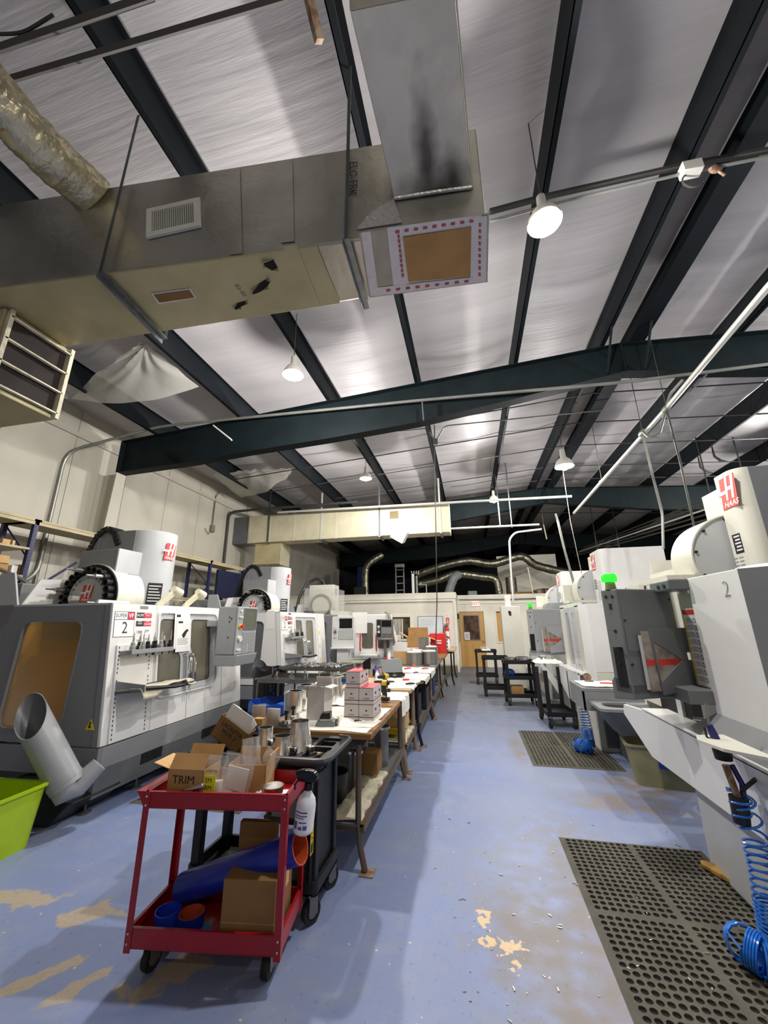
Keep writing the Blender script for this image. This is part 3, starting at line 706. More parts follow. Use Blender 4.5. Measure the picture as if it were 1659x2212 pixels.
# ================================================================ high-bay lamps
LL = ['brightest high-bay lamp, large and glaring right of the duct end box', 'bright high-bay lamp over the first left machine, left of the duct end box', 'smaller high-bay lamp above the middle of the left machine row', 'small distant high-bay lamp above the far end of the aisle', 'high-bay lamp with its white bell reflector visible under the ridge']
for i, (x, y, z, pw) in enumerate(LAMPS):
    t = thing('high_bay_lamp', (LL+['high-bay lamp outside the right picture edge, nearest above the first right machine', 'high-bay lamp outside the right picture edge, far beyond the ridge', 'high-bay lamp behind the viewer near the ridge', 'high-bay lamp farthest right by the right wall, outside the picture'])[i], 'lamp', (x, y, z), group='high-bay lamps')
    obj('reflector', MB().lathe([(.21, -.02), (.2, .03), (.15, .13), (.08, .2), (.07, .2), (.14, .12), (.19, .03), (.2, -.02)], 24), 'reflector', t)
    obj('ballast_housing', MB().cyl((0, 0, .2), (0, 0, .42), .065, .055, 12), 'pipe_white', t)
    obj('hook', MB().tube([(0, 0, .42), (0, 0, (zr(x)-z+.43)/(1 if i == 4 else .68))], .008, 6), 'pipe_dark', t)
    obj('bulb', MB().ball((0, 0, .0), .095, 8, (1, 1, 1.15)), 'bulb', t)
    ld = bpy.data.lights.new('lamp_light', 'POINT'); ld.energy = LAMP_POWER*pw; ld.color = LAMP_COL; ld.shadow_soft_size = .07
    if i != 4: t.scale = (.68, .68, .68)
    lo = bpy.data.objects.new('lamp_light', ld); COL.objects.link(lo); lo.parent = t; lo.location = (0, 0, -.18)
# ================================================================ machining centres
def FX(x0, y0, z0=0, slope=.0985):
    """front plane frame: u right, v up, w out of the machine front (local -y)"""
    u = Vector((1, 0, 0)); v = Vector((0, slope, 1)).normalized(); w = u.cross(v)
    m = Matrix((u, v, w)).transposed().to_4x4(); m.translation = (x0, y0, z0); return m
def logo(par, Tm, s, word=True, nm='maker_emblem', mats=('haas_red', 'white_sticker')):
    """red square with the white slanted H and maker's name, size s"""
    e = obj(nm, MB().prism([(0, 0), (.86*s, 0), (1.0*s, 1.15*s), (.14*s, 1.15*s)], 0, .0015, Tm), mats[0], par, smooth=0)
    mb = MB()
    for j_, p in enumerate(([(-.12, .55), (.38, .55), (.36, .68), (-.04, .68)], [(.3, .3), (.42, .3), (.6, 1.2), (.48, 1.2)], [(.62, .3), (.74, .3), (.95, 1.2), (.8, 1.2)], [(.42, .64), (.7, .64), (.73, .77), (.44, .77)])):
        mb.prism([(a*s, b*s) for a, b in p], .0008, .0026+.0006*(j_ in (1, 2)), Tm)
    l = obj('emblem_letter', mb, mats[1], e, smooth=0)
    if word:
        text('emblem_name', 'HAAS', .27*s, mats[1], e, Tm @ T(.5*s, .14*s, .0016), ext=.001, shear=.3, bold=.004*s, width=1.15)
    return e
def tool(par, x, y, z, seed):
    rnd = random.Random(seed); g = obj('tool_holder', MB().lathe([(.004, -.075), (.008, -.07), (.008, -.05), (.012, -.048), (.021, 0), (.031, 0), (.031, .012), (.027, .014), (.027, .02), (.031, .022), (.031, .03), (.022, .034), (.021, .07), (.014, .075)], 12, T(x, y, z), True), 'black_metal' if rnd.random() < .7 else 'steel', par)
    h = .04+.07*rnd.random(); r = .004+.007*rnd.random()
    obj('cutter', MB().cyl((x, y, z+.07), (x, y, z+.075+h*.5), r*1.3, n=8).cyl((x, y, z+.075+h*.5), (x, y, z+.075+h), r, r*.4, n=8), 'steel', g)
def machine(name, label, loc, rz, full=True, W=2.35, group=None):
    m = thing(name, label, 'machine', loc, rz, group)
    ZS = .55; FH = 1.326; F = FX(0, 0, ZS)
    # ---- base skirt
    sk = MB(); a = [(0, .17), (0, ZS-.012), (W, ZS-.012), (W, .17)]
    obj('front_skirt', MB().prism([(.041, .13), (W-.041, .13), (W-.041, ZS-.012), (.041, ZS-.012)], -.04, 0, XZ(0)), 'machine_grey', m, bevel=.006, smooth=0)
    obj('front_kick_band', MB().prism([(.001, .132), (W-.001, .132), (W-.001, .33), (.001, .36)], .0, .006, XZ(0)), 'machine_dark_grey', m, smooth=0)
    side = [(.0, .13), (0, ZS-.012), (1.75, ZS-.03), (1.75, .3), (.42, .3), (.3, .13)]
    obj('side_skirt', MB().prism(side, 0, .04, YZ(0)), 'machine_side', m, bevel=.005, smooth=0)
    obj('side_skirt', MB().prism(side, 0, .04, YZ(W-.04)), 'machine_side', m, bevel=.005, smooth=0)
    obj('casting', MB().box(.35, W-.3, .3, 1.6, .06, ZS), 'machine_dark_grey', m, bevel=.02)
    for x in (.03, .6, W-.6, W-.06):
        for y in (.1, 1.4): obj('levelling_foot', MB().cyl((x+.03, y, .02), (x+.03, y, .2), .011, n=8).lathe([(.055, 0), (.055, .012), (.02, .026), (.001, .026)], 14, T(x+.03, y, 0)), 'dull_steel', m)
    obj('hand_slot', MB().box(.53, .82, -.012, .0, .25, .35), 'dark_slot', m, bevel=.003, smooth=0)
    obj('hand_slot', MB().box(1.5, 1.78, -.012, .0, .25, .35), 'dark_slot', m, bevel=.003, smooth=0)
    # ---- sides with windows
    def sideplate(x, win=True):
        out = [(0, ZS), (.13, ZS+FH-.012), (1.45, ZS+FH), (1.66, ZS)]
        w = rpoly([(.5, .68), (.46, 1.69), (1.24, 1.69), (1.29, .67)], .11)
        return obj('side_panel', plate(out, [w], .03, YZ(x)), 'machine_side', m, bevel=.003, smooth=0), w
    sp, w = sideplate(.017); sideplate(W-.017)
    if full:
        obj('side_pane', MB().prism(rpoly([(.505, .685), (.465, 1.685), (1.235, 1.685), (1.285, .675)], .11), -.004, .004, YZ(.03)), 'amber_pane', m, smooth=0)
        obj('window_gasket', plate(rpoly([(.49, .668), (.448, 1.702), (1.252, 1.702), (1.302, .658)], .12), [w], .008, YZ(-.001)), 'machine_side', m, smooth=0)
        obj('warning_decal', MB().prism([(-.055, -.045), (.055, -.045), (0, .05)], 0, .002, frame3(Vector((-.001, .14, .74)), (0, -1, 0), (0, 0, 1))), 'yellow_sticker', m, smooth=0)
        obj('warning_decal_mark', MB().prism([(-.02, -.03), (.012, -.03), (.0, .0), (.012, .012), (-.004, .03), (-.012, .005)], 0, .0012, frame3(Vector((-.0035, .14, .742)), (0, -1, 0), (0, 0, 1))), 'ink', m, smooth=0)
        obj('corner_seam', MB().box(-.002, .002, .093, .097, ZS, ZS+FH-.02, Matrix.Translation((0, 0, 0)) @ Matrix(((1,0,0,0),(0,1,.0985,-.0985*ZS),(0,0,1,0),(0,0,0,1)))), 'seam', m, smooth=0)
    else:
        obj('side_pane', MB().prism(rpoly([(.505, .685), (.465, 1.685), (1.235, 1.685), (1.285, .675)], .11), -.004, .004, YZ(.03)), 'machine_dark_grey', m, smooth=0)
    # inside
    obj('liner_back', MB().box(.05, W-.05, 1.42, 1.44, ZS, ZS+FH-.15), 'yellow_liner', m, smooth=0)
    obj('liner_floor', MB().box(.05, W-.05, .06, 1.42, ZS, ZS+.02), 'yellow_liner', m, smooth=0)
    obj('liner_side', MB().box(1.2, 1.22, .15, 1.42, ZS+.02, ZS+FH-.35), 'yellow_liner', m, smooth=0)
    obj('spindle_head', MB().box(.3, 1.1, .5, 1.35, ZS+.95, ZS+1.29), 'machine_dark_grey', m, bevel=.02)  # dark box added inside to darken the top of the amber window
    obj('work_table', MB().box(.55, 1.15, .45, 1.1, ZS+.02, ZS+.16), 'dull_steel', m, bevel=.01)
    # ---- top
    top = plate([(0, .135), (W, .135), (W, 1.44), (0, 1.44)], [], .012, Matrix.Translation((0, 0, ZS+FH+.0)))
    obj('roof_pan', MB().box(0, W, .14, .42, ZS+FH-.02, ZS+FH), 'machine_light_grey', m, smooth=0)
    obj('roof_pan', MB().box(0, .06, .42, 1.44, ZS+FH-.02, ZS+FH), 'machine_light_grey', m, smooth=0)
    obj('rear_guard', MB().prism([(.06, 0), (.62, 0), (.62, .34), (.2, .3)], -.02, .0, XZ(1.42) @ T(0, ZS+FH, 0)), 'machine_white', m, smooth=0)
    obj('rear_wing', MB().prism([(1.4, ZS+FH), (1.75, ZS+FH), (1.75, ZS+FH+.36), (1.55, ZS+FH+.36)], 0, .02, YZ(.0)), 'machine_light_grey', m, smooth=0)
    obj('electrical_cabinet', MB().box(.25, W-.25, 1.75, 2.3, .2, 2.15), 'machine_grey', m, bevel=.01)
    # ---- front panels
    fz = lambda u0, u1, v0, v1, w0, w1: MB().box(u0, u1, v0, v1, w0, w1, F)
    obj('left_front_panel', fz(0.0, .6, 0, FH, -.03, .0), 'machine_white', m, bevel=.006, smooth=0)
    hole = rrect(.63, 1.74, .31, 1.245, [.12, .08, .03, .12])
    obj('front_frame', plate([(.602, .0), (2.34, .0), (2.34, FH), (.602, FH)], [hole], .03, F @ T(0, 0, -.015)), 'machine_white', m, bevel=.006, smooth=0)
    obj('frame_lip', plate(rrect(.615, 1.765, .295, 1.262, [.13, .09, .04, .13]), [rrect(.64, 1.735, .32, 1.238, [.12, .08, .03, .12])], .03, F @ T(0, 0, .002)), 'machine_white', m, bevel=.008, smooth=0)
    obj('panel_seam', fz(1.158, 1.163, .0, .295, .0005, .0015), 'seam', m, smooth=0)
    obj('panel_seam', fz(1.86, 1.864, .0, FH, .0005, .0015), 'seam', m, smooth=0)
    def door(u0, u1, wp):
        d = obj('door', plate(rrect(u0, u1, .325, 1.23, .02), [wp], .022, F @ T(0, 0, -.012)), 'machine_light_grey', m, bevel=.004, smooth=0)
        obj('door_window', MB().prism(wp, -.012, -.008, F), 'window_grey', d, smooth=0)
        obj('window_seal', plate(rpoly(wp, .001, 1), [[(a+(c[0]-a)*.03, b+(c[1]-b)*.02) for a, b in wp for c in (((min(q[0] for q in wp)+max(q[0] for q in wp))/2, (min(q[1] for q in wp)+max(q[1] for q in wp))/2),)]], .006, F @ T(0, 0, -.008)), 'dark_rubber', d, smooth=0)
        return d
    wl_ = rpoly([(.665, .4), (1.03, .4), (1.03, .72), (.985, .78), (.985, 1.165), (.665, 1.175)], .06)
    wr_ = rpoly([(1.235, .395), (1.6, .395), (1.59, 1.165), (1.2, 1.17), (1.2, .82), (1.235, .76)], .06)
    dl = door(.642, 1.135, wl_); drr = door(1.141, 1.733, wr_)
    for dd_, u in ((dl, 1.08), (drr, 1.19)):
        for e in (0, .035) if dd_ is dl else (0,):
            obj('handle', MB().tube([tuple(F @ Vector(p)) for p in ((u+e, .39, 0), (u+e, .395, .06), (u+e, .43, .085), (u+e, .7, .085), (u+e, .735, .06), (u+e, .74, 0))], .014, 8), 'chrome', dd_)
    if full:
        st = obj('model_sticker', fz(.03, .285, .985, 1.245, 0, .0015), 'ink', m, smooth=0)
        obj('sticker_face', fz(.035, .28, .99, 1.16, .0015, .0025), 'white_sticker', st, smooth=0)
        obj('sticker_face', fz(.035, .19, 1.166, 1.24, .0015, .0025), 'white_sticker', st, smooth=0)
        obj('sticker_face', fz(.195, .28, 1.166, 1.24, .0015, .0025), 'sticker_red', st, smooth=0)
        text('sticker_text', 'SUPER', .056, 'ink', st, F @ T(.112, 1.203, .0026), width=.92); text('sticker_text', 'VF', .06, 'white_sticker', st, F @ T(.238, 1.203, .0026), bold=.001)
        text('sticker_text', '2', .17, 'ink', st, F @ T(.165, 1.075, .0026), width=.9)
        for k, (a, b) in enumerate((('INLINE', 'DIRECT DRIVE\nSPINDLE'), ('HIGH\nSPEED', 'TOOL\nCHANGER'), ('12000', 'RPM'), ('1400', 'IPM'))):
            v1 = 1.24-.09*k; s2 = obj('feature_sticker', fz(.31, .52, v1-.058, v1, 0, .0015), 'ink' if k < 2 else 'white_sticker', m, smooth=0)
            if k < 2: obj('sticker_face', fz(.412, .52, v1-.057, v1-.001, .0015, .002), 'sticker_red', s2, smooth=0)
            text('sticker_text', a, .042 if '\n' not in a else .024, 'white_sticker' if k < 2 else 'ink', s2, F @ T(.36, v1-.03-(.012 if '\n' in a else 0)*-1, .0024), width=.75 if k != 1 else 1)
            text('sticker_text', b, .022 if k == 0 else (.03 if k == 1 else .045), 'white_sticker' if k < 2 else 'grey_ink', s2, F @ T(.466, v1-.022, .0024), width=.75)
        obj('pull_latch', fz(.35, .46, 1.282, 1.312, 0, .004), 'dull_steel', m, smooth=0)
        # slotted rail and tool rack
        pb = obj('peg_panel', fz(.08, .53, .005, .91, 0, .02), 'machine_white', m, bevel=.004, smooth=0)
        for uu in (.1, .5):
            for k in range(22):
                if not (13 < k < 15) : obj('slot', fz(uu, uu+.01, .03+.04*k, .052+.04*k, .02, .0208), 'dark_slot', pb, smooth=0)
        rk = obj('tool_rack', MB().box(.11, .7, .8, .845, .02, .17, F), 'machine_grey', m, bevel=.004, smooth=0)
        Fi = F
        for k, (u, w_) in enumerate(((.17, .11), (.3, .07), (.27, .14), (.38, .1), (.44, .14), (.5, .07), (.55, .12), (.62, .09), (.68, .13))):
            p = F @ Vector((u, .85, w_)); tool(m, p.x, p.y, p.z, k)
        sh = obj('tray_shelf', MB().box(.1, .86, .44, .46, .02, .34, F), 'machine_grey', m, bevel=.003, smooth=0)
        obj('tray_side', MB().prism([(.44, .02), (.56, .02), (.5, .36), (.44, .36)], .1, .12, F @ Matrix(((0,0,1,0),(1,0,0,0),(0,1,0,0),(0,0,0,1)))), 'machine_grey', m, smooth=0)
        obj('tray_rail', MB().tube([tuple(F @ Vector(p)) for p in ((.12, .47, .35), (.5, .43, .38), (.86, .43, .35))], .018, 8), 'black_plastic', m)
        pp = MB(); 
        pp_ = obj('job_sheet', fz(.87, 1.14, .82, 1.24, .02, .022), 'paper', m, smooth=0); obj('job_sheet', fz(.9, 1.165, .78, 1.17, .0235, .0255), 'paper', m, smooth=0)
        obj('sheet_print', fz(.93, 1.01, 1.12, 1.145, .026, .0265), 'ink', m, smooth=0); obj('sheet_print', MB().prism([(1.0, .98), (1.04, 1.02), (1.09, 1.05), (1.12, 1.03), (1.09, 1.01), (1.05, .95), (1.02, .94)], .026, .0265, F), 'ink', m, smooth=0)
        obj('sheet_print', lines(4, .93, 1.12, .86, .94, .006, F @ T(0, 0, .0256)), 'grey_ink', m, smooth=0)
        obj('sheet_print', fz(.9, .97, 1.195, 1.225, .0222, .0227), 'ink', m, smooth=0)
        # chip drain elbow at the near side
        A = Vector((-.5, .38, 1.0)); B = Vector((-.5, .52, .35))
    return m
MG = 'white and grey machining centres along the left wall'
m1 = machine('milling_machine', 'nearest left grey and white milling machine with amber side window and SUPER VF sticker', (-3.48, 3.41, 0), 90, group=None)
# work light shining inside the first machine
ld = bpy.data.lights.new('enclosure_light', 'POINT'); ld.energy = 9; ld.color = (1, .9, .7); ld.shadow_soft_size = .05
lo = bpy.data.objects.new('enclosure_light', ld); COL.objects.link(lo); lo.parent = m1; lo.location = (.5, .5, 1.55)
obj('enclosure_lamp', MB().cyl((.35, .5, 1.66), (.6, .5, 1.66), .025, n=10), 'lamp_cream', m1)
def add_head(m, full=True, dome='disc'):
    """column cover, side-mount tool changer, cable chain, work lamps and pendant in machine-local axes"""
    # column cover: rounded front
    X0, X1, Y0, Y1, Z0, Z1 = .82, 1.42, .52, 1.45, 1.5, 2.88
    out = [(X0, Y1), (X0, Y0+.3)]+[(X0+.3-.3*math.cos(math.radians(a)), Y0+.3-.3*math.sin(math.radians(a))) for a in range(10, 90, 10)]+[(X1-.3+.3*math.sin(math.radians(a)), Y0+.3-.3*math.cos(math.radians(a))) for a in range(0, 91, 10)]+[(X1, Y1)]
    c = obj('column_cover', MB().prism(out, Z0, Z1), 'machine_light_grey', m, bevel=.006)
    obj('cover_side', MB().box(X0-.006, X0+.0, Y0+.31, Y1-.07, Z0, Z1-.004), 'machine_side', m, smooth=0); obj('cover_back', MB().box(X0-.02, X0+.1, Y1-.06, Y1+.04, Z0, Z1-.02), 'machine_side', m, smooth=0)
    k = frame3(Vector((X0+.16, Y0+.045, 2.52)), (1, -.22, 0), (0, 0, 1))
    logo(m, frame3(Vector((X0+.19, Y0+.0, 2.5)), (1, -.0, 0), (0, 0, 1)) @ T(-.0, 0, .004), .2)
    st = obj('info_sticker', MB().box(.0, .17, 0, .28, 0, .003, frame3(Vector((X0+.09, Y0+.078, 1.9)), (.75, -.5, 0), (0, 0, 1))), 'ink', m, smooth=0)
    obj('sticker_print', lines(6, .012, .16, .03, .26, .012, frame3(Vector((X0+.09, Y0+.078, 1.9)), (.75, -.5, 0), (0, 0, 1)) @ T(0, 0, .003)), 'white_sticker', st, smooth=0)
    # tool changer drum (axis along x)
    cz, cy, r = 1.98, .97, .34
    q = Matrix.Translation((.42, cy, cz)) @ Matrix(((0,0,1,0),(1,0,0,0),(0,1,0,0),(0,0,0,1)))
    dk = obj('carousel_disc', MB().lathe([(.001, 0), (.27, 0), (.275, .02), (.001, .02)], 40, q), 'machine_light_grey', m)
    for i in range(24):
        a = 2*PI*i/24; yy, zz = cy+r*.93*math.cos(a), cz+r*.93*math.sin(a)
        if zz < 1.84: continue
        pk = obj('tool_pocket', MB().lathe([(.022, .0), (.03, -.05), (.042, -.05), (.042, .07), (.03, .07)], 12, Matrix.Translation((.42, yy, zz)) @ Matrix(((0,0,1,0),(1,0,0,0),(0,1,0,0),(0,0,0,1)))), 'black_plastic', m)
        if i % 4 == 1: obj('stored_tool', MB().cyl((.37, yy, zz), (.27, yy, zz), .026, n=10).cyl((.27, yy, zz), (.17, yy, zz), .01, n=8), 'steel', pk)
    for i in range(24):
        a = 2*PI*i/24+.13
        if cz+.22*math.sin(a) < 1.9: continue
        tmx = frame3(Vector((.415, cy+.225*math.cos(a), cz+.225*math.sin(a))), (0, math.sin(a), -math.cos(a)), (0, math.cos(a), math.sin(a)))
        # face the numbers outwards (towards -x)
        tmx = Matrix.Translation((.415, cy+.225*math.cos(a), cz+.225*math.sin(a))) @ Matrix(((0,0,-1,0),(-1,0,0,0),(0,1,0,0),(0,0,0,1))) @ RZ(math.degrees(a)-90 if False else -(math.degrees(PI/2+a)-180))
        text('pocket_number', str((i*1+6) % 24+1), .042, 'ink', dk, tmx)
    hf = Matrix.Translation((.414, cy, cz+.02)) @ Matrix(((0,0,-1,0),(-1,0,0,0),(0,1,0,0),(0,0,0,1)))
    logo(m, hf @ T(-.09, -.08, 0), .17, True, 'disc_emblem')
    obj('hub', MB().cyl((.42, cy+.13, cz-.02), (.33, cy+.13, cz-.02), .035, n=14), 'machine_white', m)
    # drum cover: half shell behind the disc
    sh = MB(); n = 30
    for (x0, x1, rr, t) in ((.46, .66, r+.06, .012), (.66, .86, r+.05, .012)):
        vs = []
        for i in range(n+1):
            a = math.radians(-20+220*i/n)
            for (x, q_) in ((x0, rr), (x1, rr), (x1, rr-t), (x0, rr-t)): vs.append((x, cy+q_*math.cos(a), cz+q_*math.sin(a)))
        fs = [(4*i+k_, 4*i+(k_+1) % 4, 4*i+4+(k_+1) % 4, 4*i+4+k_) for i in range(n) for k_ in range(4)]+[(3, 2, 1, 0), (4*n, 4*n+1, 4*n+2, 4*n+3)]
        obj('drum_cover', MB().add(vs, fs), 'machine_offwhite', m, smooth=30)
    obj('drum_back', MB().cyl((.845, cy, cz), (.855, cy, cz), r+.04, n=30), 'machine_offwhite', m)
    obj('drum_ring', MB().lathe([(.27, 0), (.39, 0), (.39, .02), (.27, .02)], 30, Matrix.Translation((.45, cy, cz)) @ Matrix(((0,0,1,0),(1,0,0,0),(0,1,0,0),(0,0,0,1)))), 'black_plastic', m)
    obj('motor_box', MB().box(.5, .84, .72, 1.28, 2.28, 2.56), 'machine_grey', m, bevel=.005, smooth=0)
    obj('motor_box_face', MB().box(.49, .845, .70, .725, 2.27, 2.565), 'machine_light_grey', m, bevel=.004, smooth=0)
    # cable chain
    wp = [at(u, v, y=4.3) for u, v in ((150, 1330), (163, 1292), (181, 1248), (200, 1205), (217, 1172), (232, 1152), (248, 1145), (261, 1156), (268, 1180))]
    path = [(p.y-3.41, -(p.x+3.48), p.z) for p in wp]
    ch = obj('cable_chain', MB().tube(path, .02, 6), 'black_plastic', m)
    P = [Vector(p) for p in path]; k_ = 0
    for i in range(len(P)-1):
        seg = (P[i+1]-P[i]); nn = max(2, int(seg.length/.05))
        for j in range(nn):
            c0 = P[i]+seg*(j+.5)/nn; f_ = frame3(c0, seg, (1, 0, 0) if abs(seg.normalized().x) < .9 else (0, 1, 0))
            obj('chain_link', MB().box(-seg.length/nn*.42, seg.length/nn*.42, -.11, .11, -.035, .035, f_), 'black_plastic', ch, smooth=0); k_ += 1
    # work lamps
    for x, y in ((.78, .3), (1.22, .28)):
        a = obj('work_lamp_arm', MB().box(-.035, .035, -.022, .022, 0, .3, Matrix.Translation((x, y, 1.87)) @ RY(48) @ RX(10)), 'lamp_cream', m, bevel=.006)
        tp = (Matrix.Translation((x, y, 1.87)) @ RY(48) @ RX(10)) @ Vector((0, 0, .31))
        h = obj('work_lamp_head', MB().cyl(tp+Vector((-.05, 0, .02)), tp+Vector((.07, 0, -.035)), .045, .065, 14), 'lamp_cream', m, bevel=.003)
        obj('lamp_cap', MB().cyl(tp+Vector((.07, 0, -.035)), tp+Vector((.085, 0, -.042)), .05, .04, 12), 'lamp_amber', h)
        obj('lamp_plate', MB().box(x-.06, x+.05, y-.03, y+.03, 1.87, 1.885), 'lamp_cream', m, smooth=0)
    obj('lamp_cable', MB().tube([(.95, .3, 2.08), (1.02, .32, 1.98), (1.08, .3, 1.93), (1.15, .28, 1.96), (1.25, .27, 1.9), (1.4, .26, 2.0), (1.55, .3, 1.9)], .006, 5), 'pipe_grey', m)
    obj('bottom_guard', MB().box(.1, .5, .43, .45, 1.87, 1.92), 'machine_white', m, smooth=0)
def pendant(m, T0):
    """operator pendant: T0 puts its left bottom front corner; x right, -y towards the reader"""
    p = obj('pendant_box', MB().box(0, .5, 0, .3, .14, .76, T0), 'pendant_light', m, bevel=.01, smooth=0)
    obj('pendant_base', MB().prism([(-.0, 0), (.3, 0), (.3, .135), (-.04, .135)], 0, .5, T0 @ Matrix(((0,0,1,0),(1,0,0,0),(0,1,0,0),(0,0,0,1)))), 'pendant_light', m, bevel=.006, smooth=0)
    f = T0 @ XZ(-.002)
    obj('pendant_seam', MB().box(.17, .172, 0, .002, .15, .75, T0 @ T(-.1722, .02, 0)), 'seam', m, smooth=0)
    sc = obj('screen_bezel', plate(rrect(.14, .47, .45, .74, .01), [rrect(.17, .45, .48, .72, .005)], .012, f), 'seam', m, smooth=0)
    obj('screen_glass', MB().box(.17, .45, .48, .72, -.002, .003, f), 'screen_green', sc, smooth=0)
    kb = obj('keypad', MB().box(.14, .47, .16, .43, 0, .004, f), 'pendant_light', m, smooth=0)
    for r_ in range(9):
        for c_ in range(8):
            if r_ < 4 and c_ in (3,): continue
            obj('key', MB().box(.15+c_*.04, .183+c_*.04, .17+r_*.029, .19+r_*.029, .004, .009, f), 'keys', kb, smooth=0)
    for (x, z) in ((.04, .2), (.085, .2), (.04, .62), (.085, .62), (.06, .7)): obj('push_button', MB().cyl((f @ Vector((x, z, 0))), (f @ Vector((x, z, .025))), .014, n=10), 'machine_white', m)
    e = obj('stop_base', MB().cyl((f @ Vector((.065, .5, 0))), (f @ Vector((.065, .5, .02))), .032, n=14), 'yellow_warn', m); obj('emergency_stop', MB().cyl((f @ Vector((.065, .5, .02))), (f @ Vector((.065, .5, .055))), .02, .024, 14), 'bright_red', e)
    obj('jog_wheel', MB().cyl((f @ Vector((.065, .34, 0))), (f @ Vector((.065, .34, .03))), .04, .036, 16), 'knob_white', m)
    for (y, z) in ((.12, .62), (.09, .6), (.12, .56), (.12, .36)): obj('screw', MB().cyl(T0 @ Vector((.001, y, z)), T0 @ Vector((-.004, y, z)), .01, n=8), 'ink', m)
add_head(m1)
pendant(m1, Matrix.Translation((1.42, -.42, 1.12)) @ RZ(0))
obj('pendant_arm', MB().box(1.5, 1.85, -.1, .1, 1.62, 1.7), 'machine_light_grey', m1, bevel=.004, smooth=0)
# second machine: same model further along
m2 = copy_tree(m1, loc=(-3.48, 7.13, 0), label='second left milling machine with white side and dark side window behind the blue bin',
    skip=('job_sheet', 'sheet_print', 'work_lamp_arm', 'work_lamp_head', 'lamp_plate', 'lamp_cable', 'pendant_box', 'pendant_base', 'pendant_seam', 'screen_bezel', 'keypad', 'push_button', 'stop_base', 'jog_wheel', 'screw', 'pendant_arm', 'enclosure_light', 'enclosure_lamp'))
for o in KIDS(m2):
    if o.name.startswith('side_pane') and o.type == 'MESH' and 'panel' not in o.name: o.material_slots[0].link = 'OBJECT'; o.material_slots[0].material = M['machine_dark_grey']
    if o.name.startswith('side_panel'): o.material_slots[0].link = 'OBJECT'; o.material_slots[0].material = M['machine_white']
for k in range(9): obj('decal_strip', MB().box(1.93, 1.99, .25+.1*k, .32+.1*k, .001, .003, FX(0, 0, .55)), 'white_sticker' if k % 3 else 'yellow_sticker', m2, smooth=0)
obj('side_note', MB().box(-.003, .0, .25, .42, 1.55, 1.9), 'paper', m2, smooth=0)
# third and fourth: plainer models with clear hood
m3 = machine('milling_machine', 'third left milling machine with a clear hood above its cream frame', (-3.48, 10.6, 0), 90, full=False)
obj('hood', MB().box(.3, 1.5, .45, 1.3, 2.0, 2.65), 'clear_plastic', m3, smooth=0)
obj('hood_frame', MB().box(.1, 1.9, .3, .4, 1.88, 2.0), 'machine_offwhite', m3, bevel=.005)
obj('column_cover', MB().box(.9, 1.4, .6, 1.4, 1.8, 2.8), 'machine_offwhite', m3, bevel=.01)
obj('changer_drum', MB().cyl((.5, .85, 2.15), (.8, .85, 2.15), .36, n=30), 'machine_offwhite', m3)
obj('changer_rim', MB().lathe([(.28, 0), (.34, 0), (.34, .03), (.28, .03)], 30, Matrix.Translation((.47, .85, 2.15)) @ Matrix(((0,0,1,0),(1,0,0,0),(0,1,0,0),(0,0,0,1)))), 'olive_bin', m3)
obj('counterweight_hose', MB().tube([(.4, 1.6, 1.9), (.5, 1.55, 2.4), (.7, 1.4, 2.85), (.95, 1.2, 3.0), (1.1, 1.05, 2.95), (1.15, 1.0, 2.75)], .045, 8), 'black_hose', m3)
logo(m3, frame3(Vector((1.05, .59, 2.5)), (1, 0, 0), (0, 0, 1)), .14)
for k in range(11): obj('decal_strip', MB().box(1.93, 1.99, .1+.1*k, .17+.1*k, .001, .003, FX(0, 0, .55)), 'white_sticker' if k % 2 else 'yellow_sticker', m3, smooth=0)
obj('wiper_tray', MB().box(.25, .75, -.3, 0, 1.0, 1.05), 'machine_white', m3, bevel=.01)
